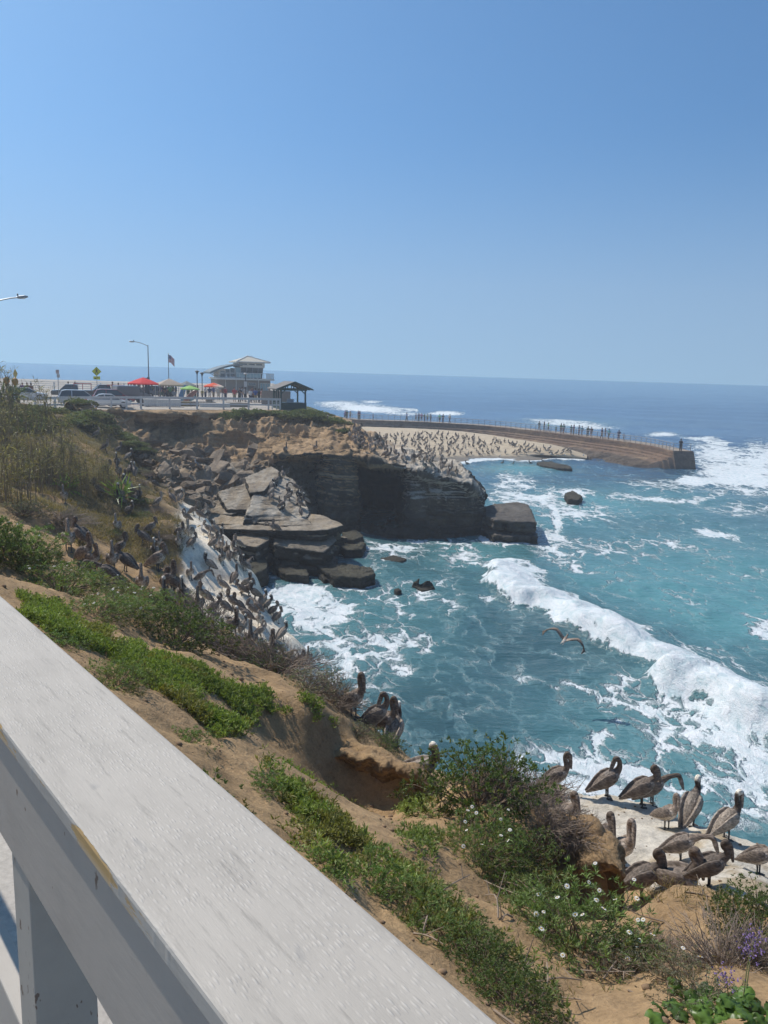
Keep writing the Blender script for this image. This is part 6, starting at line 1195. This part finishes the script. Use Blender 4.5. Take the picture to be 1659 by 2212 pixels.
shade(404, 93, 2.2, 11.0, 10.5, (.20, .22, .23), 'grey parasol behind the green one')
shade(411, 84, 2.0, 10.70, 10.38, (.30, .52, .16), 'lime green parasol right of the beige canopy')
shade(462, 92, 2.3, 10.92, 10.52, (.66, .09, .04), 'smaller orange red and white parasol left of the lifeguard station', half=(.7, .68, .62))
# ---- poles, lamps, signs, flag
def street_lamp(p, zh, armv, label, r_=.09):
    root = thing('street_lamp', label, 'street lamp', tuple(p)); MB().tube([(0, 0, 0), (0, 0, zh*.5), (0, 0, zh)], [r_, r_*.85, r_*.65], 8).build('pole', simple('purple grey pole', (.11, .10, .13), .5), root)
    av = np.array(armv, float); L0 = np.linalg.norm(av); q_ = [np.array([0, 0, zh-.15])+av*t+np.array([0, 0, .55*math.sin(t*1.57)]) for t in np.linspace(0, 1, 7)]; MB().tube(q_, .045, 6).build('arm', M_GALV, root)
    u_ = av/L0; e0 = q_[-1]; hd = MB().tube([e0-u_*.05, e0+u_*.15, e0+u_*.5, e0+u_*.72], [.05, .11, .12, .05], 8).build('lamp_head', M_GALV, root); MB().lathe([(.05, 0), (.05, .14), (.02, .16)], e0+u_*.05+np.array([0, 0, .1]), 8).build('photocell', M_DARKM, hd)
    MB().sphere(e0+u_*.42-np.array([0, 0, .07]), (.16, .1, .07), 8, 5).build('lens', simple('lamp lens', (.75, .75, .72), .2), hd); return root
street_lamp(gp_(323, 118), 6.9, (-1.75, -.6, .0), 'tall street lamp with a short arm pointing left rising above the red parasol')
lp = pr(-60, 668, 62); lq = pr(52, 643, 62); street_lamp((lp[0], lp[1], 9.3), lp[2]-9.3+.15, (lq[0]-lp[0]-.5, lq[1]-lp[1], lq[2]-lp[2]-.55), 'street lamp whose curved arm reaches into the left edge of the sky')
fpz = gp_(366, 106); fl_ = thing('flagpole', 'flagpole flying a small red white and blue flag above the beige canopy', 'flag', tuple(fpz), rz_at(366, 106)); MB().tube([(0, 0, 0), (0, 0, 5.55)], [.05, .035], 8).build('pole', M_DARKM, fl_); MB().sphere((0, 0, 5.6), .07, 8, 6).build('finial', M_WHITE, fl_)
m, n, b = mat('striped flag cloth'); uvn = nd(n, 'Attribute', _attribute_name='uvf').outputs['Color']; spx = nd(n, 'SeparateXYZ', Vector=uvn)
strp = mth(n, 'GREATER_THAN', mth(n, 'FRACT', mth(n, 'MULTIPLY', spx.outputs[1], 6.5)), .5); cc_ = mixc(n, strp, (.5, .05, .06), (.72, .70, .68)); cant = mth(n, 'MULTIPLY', mth(n, 'LESS_THAN', spx.outputs[0], .4), mth(n, 'GREATER_THAN', spx.outputs[1], .46))
vor = nd(n, 'TexVoronoi', Vector=uvn, Scale=14., Randomness=.1).outputs['Distance']; n.links.new(mixc(n, cant, cc_, mixc(n, mth(n, 'LESS_THAN', vor, .25), (.04, .06, .2), (.7, .7, .7))), b.inputs['Base Color']); b.inputs['Roughness'].default_value = .8
U, Vv = np.meshgrid(np.linspace(0, 1, 16), np.linspace(0, 1, 9), indexing='ij'); FV = np.stack([.04+.85*U*(1-.15*U), .08*np.sin(U*7+Vv*2)*U, 5.45-.95*(1-Vv)-.50*U**1.3+.05*np.sin(U*6)], 2).reshape(-1, 3)
link('flag', raw_mesh('flag', FV, gridF(16, 9), True, {'uvf': np.stack([U.ravel(), Vv.ravel(), 0*U.ravel()], 1)}, [m]), fl_)
for a in (426.8, 437.4):
    p = gp_(a, 100); root = thing('lamp_post', 'slim dark lantern post, %s of the pair beside the lifeguard station' % ('left' if a < 430 else 'right'), 'lamp post', tuple(p)); z_ = 12.15 if a < 430 else 11.95; MB().tube([(0, 0, 0), (0, 0, z_-p[2]-.4)], .055, 8).build('pole', M_DARKM, root); MB().lathe([(.06, 0), (.17, .3), (.26, .38), (.28, .42), (.05, .52)], (0, 0, z_-p[2]-.45), 10).build('lantern', M_DARKM, root)
for a, z_ in ((317, 11.15), (322.5, 11.25)): p = gp_(a, 99); tag(MB().tube([p, (p[0], p[1], z_)], .15, 8).build('timber_pile', simple('dark timber', (.05, .055, .07), .8)), 'dark wooden pile standing behind the large red parasol', 'post', 'dark piles')
for a in (345, 374, 302, 292): p = gp_(a, 110); tag(MB().tube([p, (p[0], p[1], p[2]+1.5)], .2, 8).build('bollard', M_DARKM), 'dark squat bollard along the seaward railing', 'bollard', 'seaward bollards')
p = gp_(530.6, 96); root = thing('lamp_post', 'lamp post with a white notice board in front of the lifeguard station', 'lamp post', tuple(p), rz_at(530, 96)); MB().tube([(0, 0, 0), (0, 0, 3.3)], .05, 8).build('pole', M_DARKM, root); MB().lathe([(.05, 0), (.22, .1), (.26, .16), (.06, .24)], (0, 0, 3.25), 10).build('lantern', M_GALV, root); MB().box((0, -.08, 2.15), (.34, .03, .62)).build('notice_board', M_WHITE, root)
mb = MB(); 
for z in (2.36, 2.28, 2.2, 2.1, 2.02, 1.94): mb.box((0, -.098, z), (.24, .006, .03))
mb.build('notice_text', simple('grey print', (.35, .35, .36), .8), root)
M_YEL = simple('fluorescent yellow sign', (.62, .66, .03), .5, var=.03); M_BLK = simple('sign black', (.02, .02, .02), .6)
p = gp_(212, 86); root = thing('crossing_sign', 'yellow green diamond pedestrian crossing sign with an arrow plate below', 'sign', tuple(p), rz_at(212, 86)); MB().tube([(0, .03, 0), (0, .03, 3.4)], .035, 6).build('pole', M_GALV, root)
h_ = .47; zc = 11.85-p[2]; MB().prismxz([(0, zc-h_), (h_, zc), (0, zc+h_), (-h_, zc)], -.01, .01).build('diamond_plate', M_YEL, root); mb = MB(); mb.prismxz([(0, zc-h_+.04), (h_-.04, zc), (0, zc+h_-.04), (-h_+.04, zc), (-h_+.065, zc), (0, zc+h_-.065), (h_-.065, zc), (0, zc-h_+.065), (-h_+.065, zc-.0005), (-h_+.04, zc-.0005)], -.014, -.0105); mb.build('border', M_BLK, root)
mb = MB(); mb.lathe([(.0, -.0), (.045, .0)], (0, 0, 0), 3) if 0 else None
mb.prismxz([(.045*math.cos(k*.785), zc+.24+.045*math.sin(k*.785)) for k in range(8)], -.018, -.011)
for a_, b_, w_ in (((.0, .18), (.0, -.03), .10), ((.03, .16), (.13, .02), .04), ((-.03, .16), (-.12, .04), .04), ((.02, -.02), (.13, -.25), .06), ((-.02, -.02), (-.10, -.14), .06), ((-.10, -.13), (-.13, -.27), .05)): mb.bar((a_[0], -.0145, zc+a_[1]), (b_[0], -.0145, zc+b_[1]), w_, .007, (0, 1, 0))
mb.build('walking_figure', M_BLK, root)
MB().box((0, 0, zc-.66), (.66, .02, .32)).build('arrow_plate', M_YEL, root); mb = MB(); mb.bar((.2, -.0145, zc-.56), (-.16, -.0145, zc-.74), .05, .007, (0, 1, 0)); mb.prismxz([(-.24, zc-.78), (-.05, zc-.78), (-.17, zc-.62)], -.018, -.011); mb.build('arrow', M_BLK, root)
p = gp_(129, 90); root = thing('parking_sign', 'grey post with two small notice plates seen against the sea at the left', 'sign', tuple(p), rz_at(129, 90)); MB().tube([(0, .03, 0), (0, .03, 3.2)], .035, 6).build('pole', M_GALV, root); MB().box((-.04, 0, 3.05), (.33, .02, .42)).build('plate', simple('pinkish sign', (.46, .36, .33), .6), root); MB().box((.03, 0, 2.62), (.30, .02, .34)).build('plate', simple('grey sign', (.40, .38, .37), .6), root)
p = gp_(38, 80); root = thing('warning_sign', 'small amber diamond sign seen nearly edge on at the far left', 'sign', tuple(p), rz_at(38, 80)+1.1); MB().tube([(0, .03, 0), (0, .03, 2.9)], .035, 6).build('pole', M_GALV, root); MB().prismxz([(0, 2.4), (.42, 2.85), (0, 3.3), (-.42, 2.85)], -.01, .01).build('diamond_plate', simple('amber sign', (.50, .36, .06), .5), root)
# ---- planters, tables
def gstone(x0, x1, r_, h_, label, d_=1.): p = gp_((x0+x1)/2, r_); w_ = (x1-x0)/FPX*r_; b_ = MB().box((0, 0, h_/2), (w_, d_, h_)); o = b_.build('planter', M_STONE, None, bevel=.08); o.location = p; o.rotation_euler = (0, 0, rz_at((x0+x1)/2, r_)+.1); tag(o, label, 'planter'); return o
gstone(376, 443, 81.5, .55, 'long low stone planter behind the middle of the fence'); gstone(445, 459, 88, .6, 'small square stone block on the plaza left of the red shirted person'); gstone(488, 538, 82, .5, 'stone planter behind the right part of the fence above the shrubs')
o = MB().box((0, 0, .22), (3.0, .6, .44)).build('bench', M_CREAM); o.location = gp_(464, 80.6); o.rotation_euler = (0, 0, rz_at(464, 81)+.1); tag(o, 'pale flat bench slab behind the fence', 'bench')
M_CLOTH = simple('white table cloth', (.62, .60, .56), .85)
for a, w_, lab in ((325, 1.3, 'short vendor table under a white cloth below the red parasol'), (363, 2.4, 'long vendor table under a white cloth below the beige canopy')):
    root = thing('vendor_table', lab, 'table', tuple(gp_(a, 79.5)), rz_at(a, 80)+.12); MB().box((0, 0, .74), (w_, .75, .04)).build('tabletop', M_CREAM, root)
    mb = MB(); 
    for i in range(int(w_*10)): t0 = -w_/2+i*.1; mb.hexa([(t0,-.40-.03*(i % 2),.12),(t0+.1,-.40-.03*((i+1) % 2),.12),(t0+.1,-.385,.12),(t0,-.385,.12),(t0,-.40,.775),(t0+.1,-.40,.775),(t0+.1,-.36,.775),(t0,-.36,.775)])
    mb.box((0, 0, .775), (w_+.05, .8, .012)); mb.build('tablecloth', M_CLOTH, root)
    for sx in (-1, 1): MB().box((sx*(w_/2-.1), 0, .36), (.04, .6, .72)).build('leg', M_GALV, root)
for a, r_, lab, col in ((313, 80, 'dark cool box on the ground under the red parasol', (.03, .03, .035)), (403, 81, 'tan rucksack beside the long planter', (.30, .22, .10)), (374, 80.5, 'dark crate next to the long vendor table', (.05, .06, .07)), (243, 79.3, 'grey box behind the fence below the red pickup', (.12, .12, .13))):
    o = MB().box((0, 0, .28), (.7, .5, .56)).build('crate', simple(lab[:10], col, .6), None, bevel=.05); o.location = gp_(a, r_); tag(o, lab, 'box')
for i, (a, c_) in enumerate(((386, (.10, .22, .42)), (395, (.35, .15, .12)), (383, (.16, .35, .38)), (400, (.4, .36, .3)))):
    o = MB().sphere((0, 0, 1.1), (.28, .05, 1.1), 10, 9).build('surfboard', simple('board %d' % i, c_, .3), None, True); o.location = gp_(a, 88+i*.3); o.rotation_euler = (0, math.radians(20+25*i), rz_at(a, 88)); tag(o, ['blue', 'dull red', 'teal', 'cream'][i]+' painted board leaning in the stall behind the beige canopy', 'board')
# ---- cars
M_TYRE = simple('tyre rubber', (.02, .02, .02), .8); M_RIM = simple('wheel metal', (.4, .4, .42), .3, .8)
def paint(name, col, met=.3):
    m, n, b = mat(name); no = nd(n, 'TexNoise', Scale=40.); n.links.new(mixc(n, .06, col, no.outputs['Color']), b.inputs['Base Color']); b.inputs['Roughness'].default_value = .28; b.inputs['Metallic'].default_value = met; b.inputs['Coat Weight'].default_value = .6; return m
def car(px_, r_, yaw, col, kind, label, name='parked_car'):
    p = gp_(px_, r_); root = thing(name, label, 'car' if kind != 'pickup' else 'pickup truck', tuple(p), rz_at(px_, r_)+yaw); pm = paint('paint '+label[:16], col); W_ = .92
    prof = {'suv': [(-2.25,.35),(2.2,.35),(2.28,.62),(2.2,.86),(1.25,1.02),(-2.2,1.05),(-2.3,.7)], 'pickup': [(-2.6,.45),(2.5,.45),(2.58,.75),(2.5,1.02),(1.35,1.12),(-2.6,1.12)], 'sedan': [(-2.2,.32),(2.15,.32),(2.22,.55),(2.1,.76),(1.15,.90),(-2.05,.95),(-2.22,.7)]}[kind]
    MB().prismxz(prof, -W_, W_).build('body', pm, root, bevel=.07)
    cab = {'suv': [(-2.15,1.05),(-1.85,1.60),(-1.4,1.68),(.35,1.66),(1.2,1.03)], 'pickup': [(-.75,1.12),(-.6,1.72),(-.2,1.80),(.75,1.78),(1.45,1.11)], 'sedan': [(-1.75,.94),(-1.0,1.36),(-.5,1.42),(.35,1.40),(1.15,.90)]}[kind]
    cc = np.mean(cab, 0); mb = MB(); V = [(x, -W_+.04, z) if z < 1.15 else (x, -W_+.17, z) for x, z in cab]+[(x, W_-.04, z) if z < 1.15 else (x, W_-.17, z) for x, z in cab]; k_ = len(cab); mb.add(V, [tuple(range(k_)), tuple(range(2*k_-1, k_-1, -1))]+[(i, k_+i, k_+(i+1) % k_, (i+1) % k_) for i in range(k_)]); mb.build('cabin', M_GLASS, root, bevel=.03)
    mb = MB(); top = [q_ for q_ in cab if q_[1] > 1.2]; mb.prismxz([(x, z-.02) for x, z in top]+[(x, z+.05) for x, z in top[::-1]], -W_+.15, W_-.15); mb.build('roof', pm, root, bevel=.02)
    for y in (-W_+.10, W_-.10):
        mb = MB()
        for (x0, z0), (x1, z1) in ((cab[0], cab[1]), (cab[-1], cab[-2]), ((cc[0]-.1, 1.05), (cc[0]-.1, cab[2][1]))): 
            sy = -1 if y < 0 else 1; mb.bar((x0, sy*(W_-.035), z0), (x1, sy*(W_-.165), z1), .09, .04)
        mb.build('pillar', pm, root)
    for x in (-1.4, 1.4):
        for y in (-W_+.08, W_-.08):
            wv = MB(); a_ = [(.34*math.cos(t), .34*math.sin(t)) for t in np.linspace(0, 6.283, 18, endpoint=False)]; wv.prismxz([(x+u_, .34+v_) for u_, v_ in a_], y-.11, y+.11); wo = wv.build('wheel', M_TYRE, root, bevel=.02)
            rm_ = MB(); sy = -.115 if y < 0 else .115; rm_.prismxz([(x+u_*.6, .34+v_*.6) for u_, v_ in a_], y+min(sy, 0)-(.004 if sy < 0 else -.111), y+max(sy, 0)+(.004 if sy > 0 else -.111)); rm_.build('rim', M_RIM, wo)
    for y in (-.62, .62): MB().box((2.24, y, .72), (.12, .36, .16)).build('headlight', M_PALEG, root, bevel=.02); MB().box((-2.24 if kind != 'pickup' else -2.58, y*1.15, .85), (.1, .2, .26)).build('tail_light', simple('tail light', (.4, .02, .02), .3), root)
    for y in (-W_-.09, W_+.09): MB().box((.95, y, 1.08), (.14, .16, .14)).build('mirror', pm, root, bevel=.02)
    root.scale = (.88,)*3; return root
def rack(root, x0, x1, z0, z1, mt):
    mb = MB()
    for y in (-.75, .75):
        mb.bar((x0, y, z1), (x1, y, z1), .08)
        for x in (x0+.05, (x0+x1)/2, x1-.05): mb.bar((x, y, z0), (x, y, z1), .07)
    for x in np.linspace(x0, x1, 6): mb.bar((x, -.78, z1), (x, .78, z1), .06)
    mb.build('rack', mt, root)
M_REDR = simple('red rack metal', (.36, .05, .06), .4, .4)
c1 = car(158, 97, math.pi, (.035, .04, .05), 'pickup', 'dark pickup truck with a red ladder rack behind the silver car'); rack(c1, -2.4, -.2, 1.12, 1.95, M_REDR)
car(175, 79.5, .05, (.42, .44, .47), 'suv', 'silver estate car parked close behind the fence at the left')
car(236, 76.8, .05, (.62, .62, .62), 'sedan', 'low white car parked behind the fence right of the silver one')
c2 = car(247, 84, .08, (.26, .025, .03), 'suv', 'dark red van like car with a white roof line behind the white car')
c3 = car(228, 99, math.pi+.1, (.12, .03, .035), 'pickup', 'maroon pickup truck with a rack at the back of the car park'); rack(c3, -2.4, -.3, 1.12, 1.8, M_REDR)
car(345, 104, .2, (.10, .13, .17), 'suv', 'dark blue car far back behind the beige canopy')
car(60, 92, .0, (.55, .56, .57), 'sedan', 'pale car far left behind the fence and reeds')
tp_ = thing('van', 'grey van with a tilted bonnet beside the red parasol', 'van', tuple(gp_(283, 86)), rz_at(283, 86)+.3); MB().prismxz([(-1.6,.4),(1.9,.4),(1.95,.9),(1.3,1.15),(.6,1.85),(-1.6,1.85)], -.9, .9).build('body', paint('van paint', (.10, .105, .12)), tp_, bevel=.06); MB().prismxz([(.72,1.2),(1.22,1.18),(.66,1.72)], -.91, .91).build('side_window', M_GLASS, tp_)
for x in (-1., 1.2):
    for y in (-.85, .85): MB().prismxz([(x+.33*math.cos(t), .33+.33*math.sin(t)) for t in np.linspace(0, 6.283, 14, endpoint=False)], y-.1, y+.1).build('wheel', M_TYRE, tp_)
# ---- people
m, n, b = mat('clothing'); oi = nd(n, 'ObjectInfo'); no = nd(n, 'TexNoise', Scale=20., Detail=4.); n.links.new(mixc(n, 1., oi.outputs['Color'], ramp(n, no.outputs[0], [(.3, .75), (.7, 1.2)]), 'MULTIPLY'), b.inputs['Base Color']); b.inputs['Roughness'].default_value = .85; M_WEAR = m
M_SKIN = simple('skin', (.42, .24, .16), .6, var=.08)
def remeshed(mb, name, mt, vox):
    me = mb.mesh(name, [mt], True); o = bpy.data.objects.new('t', me); COL.objects.link(o); md = o.modifiers.new('r', 'REMESH'); md.mode = 'VOXEL'; md.voxel_size = vox; sm = o.modifiers.new('s', 'SMOOTH'); sm.iterations = 3
    me2 = bpy.data.meshes.new_from_object(o.evaluated_get(bpy.context.evaluated_depsgraph_get())); bpy.data.objects.remove(o); bpy.data.meshes.remove(me); me2.name = name; me2.polygons.foreach_set('use_smooth', np.ones(len(me2.polygons), bool)); me2.materials.clear(); me2.materials.append(mt); return me2
def person_meshes(pose, wear):
    arm = {'stand': [(.19, 0, 1.40), (.25, .02, 1.13), (.26, -.05, .88)], 'phone': [(.19, 0, 1.40), (.27, -.05, 1.14), (.12, -.30, 1.30)], 'lean': [(.19, 0, 1.38), (.27, -.18, 1.15), (.15, -.42, 1.05)], 'stride': [(.19, 0, 1.40), (.25, .14, 1.14), (.24, .06, .90)]}[pose]
    leg = {'stand': (0, 0), 'phone': (.02, -.03), 'lean': (.03, .06), 'stride': (-.22, .24)}[pose]; bd = MB(); sh_ = MB(); tr_ = MB()
    def torso(mb, e): mb.sphere((0, 0, 1.28), (.185+e, .115+e, .20), 12, 8); mb.sphere((0, 0, 1.08), (.155+e, .11+e, .20), 12, 8); mb.sphere((0, 0, .96), (.165+e, .12+e, .14), 12, 8)
    torso(bd, 0); torso(sh_, .022); bd.tube([(0, 0, 1.40), (0, -.01, 1.50)], .055, 8); bd.sphere((0, -.012, 1.60), (.078, .095, .12), 12, 9); bd.sphere((0, -.108, 1.595), (.017, .022, .025), 6, 4)
    for s_ in (1, -1):
        bd.sphere((s_*.08, 0, 1.59), (.015, .025, .033), 6, 4)
        a = [np.array((s_*x, y, z)) for x, y, z in arm]
        if pose == 'stride' and s_ < 0: a = [np.array((p[0], -p[1], p[2])) for p in a]
        q_ = smooth_line(a, 9); bd.tube(q_, np.linspace(.052, .032, 9), 8); sh_.tube(q_[:5], np.linspace(.078, .066, 5), 8); d_ = unit(q_[-1]-q_[-2]); bd.sphere(q_[-1]+d_*.05, (.034, .026, .06), 7, 5)
        fy = leg[0] if s_ > 0 else leg[1]; lq = [(s_*.09, 0, .95), (s_*.10, fy*.4-.02, .50), (s_*.10, fy, .07)]; lq = smooth_line(lq, 9); bd.tube(lq, np.linspace(.088, .04, 9), 8); bd.sphere((s_*.105, fy-.07, .04), (.045, .125, .045), 8, 5)
        cut = {'long': 9, 'short': 5, 'skirt': 5}[wear]; tr_.tube(lq[:cut], np.linspace(.115, .115-.055*(cut-1)/8, cut), 9)
    tr_.sphere((0, 0, .93), (.178, .132, .12), 12, 7)
    if wear == 'skirt': tr_.lathe([(.19, .62), (.175, .8), (.16, 1.0)], (0, 0, 0), 14)
    h_ = MB(); h_.sphere((0, .012, 1.645), (.092, .105, .10), 12, 8); h_.sphere((0, .06, 1.58), (.075, .06, .12), 10, 7)
    return remeshed(bd, 'person', M_SKIN, .018), remeshed(sh_, 'shirt', M_WEAR, .022), remeshed(tr_, 'trousers', M_WEAR, .022), remeshed(h_, 'hair', M_WEAR, .02)
_pp = {}
prg = np.random.default_rng(23)
def person(p, face, pose, wear, sc_, tc_, label, group=None, hc=None, hat=None, s_=1.):
    k = (pose, wear)
    if k not in _pp: _pp[k] = person_meshes(pose, wear)
    b_, s0, t0, h0 = _pp[k]; o = link('person', b_, None, p); o.rotation_euler = (0, 0, face); o.scale = (s_*prg.uniform(.96, 1.05),)*3; tag(o, label, 'person', group)
    for nm, me, c_ in (('shirt', s0, sc_), ('trousers' if wear != 'skirt' else 'skirt', t0, tc_), ('hair', h0, hc or (.04, .028, .02))): q_ = link(nm, me, o); q_.color = (*c_, 1)
    if hat: q_ = MB().lathe([(.19, 0), (.19, .012), (.10, .02), (.09, .11), (.03, .13)], (0, 0, 1.66), 14).build('hat', M_WEAR, o, True); q_.color = (*hat, 1)
    return o
NAV = (.03, .04, .09); BLK = (.015, .015, .018); WHT = (.62, .60, .58); KHA = (.33, .26, .17); DEN = (.06, .09, .17); RD_ = (.42, .04, .05); BRN = (.15, .07, .05)
def pp(zx, zy, *a, **k): 
    x, y = (500+zx/3.318)/1.823, (1480+zy/3.318)/1.823; p = cast(x, y, 60.)
    if p is not None: person(p, rz_at(x, 90)+k.pop('turn', 0.), *a, **k)
PL = [(1405,342,'stand','short',RD_,KHA,'person in a bright red shirt and pale shorts standing on the plaza',.3),(1472,345,'phone','long',BLK,BLK,'person all in black right of the red shirted one',-.5),(1080,310,'stand','short',NAV,WHT,'person in a navy top and white shorts left of the small orange parasol pole',2.8),(1025,300,'stand','long',WHT,NAV,'person in a white shirt under the left of the orange parasol',2.2),(1130,312,'stand','short',(.08,.12,.3),KHA,'person in a blue shirt below the orange parasol',1.),(1197,318,'stand','skirt',(.5,.45,.38),(.45,.4,.33),'person in a cream dress with dark hair',2.9),(1250,322,'phone','long',BRN,WHT,'person in a rust brown top and white trousers',-2.),(1287,320,'stand','long',(.35,.05,.05),NAV,'person in a dull red top and navy trousers near the station wall',.6),(985,305,'stand','short',(.5,.42,.12),KHA,'small child in yellow near the lamp posts',.4),(927,303,'stand','long',WHT,DEN,'person in white between the green and orange parasols',1.5),(896,300,'stand','long',(.28,.05,.06),BLK,'person in a maroon top right of the green parasol',-1.),(565,302,'phone','long',(.03,.22,.08),BLK,'stallholder in a green top behind the long vendor table',.1),(1612,352,'stand','long',WHT,NAV,'person in a white top and navy trousers left of the one with a blue pack',.5),(1680,350,'stand','long',(.05,.1,.3),KHA,'person wearing a blue rucksack in the right group on the plaza',3.0),(1725,352,'stand','long',BLK,BLK,'person in black between the blue rucksack and the pink top',2.5),(1762,354,'phone','short',(.5,.24,.2),KHA,'person in a pink top at the right of the plaza group',2.),(1858,352,'stand','short',(.4,.35,.3),DEN,'person in a straw hat standing next to the green shelter',-.4),(1545,335,'stand','short',(.38,.35,.33),BLK,'person in grey seen behind the fence left of the right group',2.9),(1505,330,'stand','long',(.2,.2,.22),DEN,'person in dark grey at the foot of the station wall',1.7),(1640,335,'lean','long',(.2,.08,.08),BLK,'person in dark red bending in the right group',.2)]
for zx, zy, po, we, c1_, c2_, lab, tn_ in PL: pp(zx, zy, po, we, c1_, c2_, lab, turn=tn_, s_=.72 if 'child' in lab else 1., hat=(.55, .48, .36) if 'hat' in lab else None)
SLT = 'person in dark clothes among the vendor stalls under the parasols'
for zx in (25, 60, 100, 150, 175, 215, 245, 330, 425, 455, 480, 510, 545, 600, 640, 800, 850): pp(zx, 296+prg.uniform(-8, 10), str(prg.choice(['stand', 'phone', 'stride'])), str(prg.choice(['long', 'short'])), tuple(prg.uniform(.02, .12, 3)), tuple(prg.uniform(.02, .08, 3)), SLT, turn=prg.uniform(-3, 3), group='people at the stalls')
for a in (150, 165, 245, 258, 62, 70, 52): p = gp_(a, 108 if a > 100 else 95); person(p, prg.uniform(-3, 3), 'stand', 'long', tuple(prg.uniform(.02, .2, 3)), NAV, 'distant person standing beyond the parked cars', 'people beyond the cars')
# people on the seawall
dpx, dpy = proj(dl)
def wall_p(px_, o_=.75):
    i = int(np.argmin(np.abs(dpx-px_))); p = dl[i].copy(); p[:2] -= nb[i]*o_; return p, i
WX = [(1250+x/1.952)/1.823 for x in (165,190,208,232,302,325,433,690,740,770,790,818,843,865,930,950,1013)]+[(2000+x/1.62)/1.823 for x in (180,196,238,275,310,330,345,380,400,412,442,470,493,576,593,610,692,702)]
for a in WX:
    p, i = wall_p(max(a, 738), prg.uniform(.6, 1.3)); c_ = prg.uniform(.02, .14, 3); c_ = tuple(c_ if prg.random() < .55 else c_*prg.uniform(2.5, 5.5)); person(p, math.atan2(nb[i][1], nb[i][0])+math.pi/2+prg.uniform(-1.2, 1.2)+(math.pi if prg.random() < .4 else 0), str(prg.choice(['stand', 'lean', 'phone', 'stride'])), str(prg.choice(['long', 'short'])), c_, tuple(prg.uniform(.02, .12, 3)), 'person standing at the railing on top of the seawall', 'people on the seawall', s_=1.03 if prg.random() < .85 else .75)
p, i = wall_p(1474, 1.1); person(p, rz_at(1474, 110)+2.5, 'phone', 'long', BLK, BLK, 'lone person in dark clothes at the very end of the seawall', s_=1.08)
# aloe and yucca at the far left
for k, (a, r_, hh, lab, orange) in enumerate(((8, 52, 1.0, 'spiky dark plant at the left edge above the ridge', 0), (27, 54, 1.1, 'aloe plant with two orange flower heads at the far left', 1), (40, 56, .9, 'spiky rosette plant right of the orange flowered aloe', 0))):
    p = gp_(a, r_, 9.55); V, F, c_ = leaves(np.zeros((40, 3))+np.array([0, 0, .9]), np.tile(np.array([[0, 0, .5]]), (40, 1)), 1, .9, .09, np.tile(np.array([.07, .10, .06]), (40, 1)), np.random.default_rng(k), .8, 0, .2); root = thing('aloe', lab, 'plant', tuple(p)); link('leaves', raw_mesh('leaves', V, F, False, {'Col': c_}, [M_LEAF]), root); st_m = MB().tube([(0, 0, -.5), (0, 0, .95)], .14, 6).mesh('trunk', [M_TWIG]); coltwig(st_m, (.10, .08, .06), prg); link('trunk', st_m, root)
    if orange:
        for dx, zz in ((-.25, 1.75), (.28, 1.7)): s_m = MB().tube([(0, 0, .9), (dx*.6, 0, 1.4), (dx, 0, zz)], .025, 5).mesh('flower_stalk', [M_TWIG]); coltwig(s_m, (.2, .16, .07), prg); link('flower_stalk', s_m, root); MB().sphere((dx, 0, zz+.08), (.19, .19, .24), 10, 8).build('flower_head', M_ORANGE, root, True)
# ============================================================ marine haze over the cove
hz = MB().box((20, 86, 14), (420, 210, 40)).build('haze', simple('x', (1, 1, 1))); hz['kind'] = 'structure'
m = bpy.data.materials.new('marine haze'); m.use_nodes = True; n = m.node_tree; n.nodes.remove(n.nodes['Principled BSDF']); vs = nd(n, 'VolumeScatter', Color=(.88, .94, 1., 1), Density=.00115, Anisotropy=.25); n.links.new(vs.outputs[0], n.nodes['Material Output'].inputs['Volume']); hz.data.materials.clear(); hz.data.materials.append(m)
SC.cycles.volume_bounces = 0
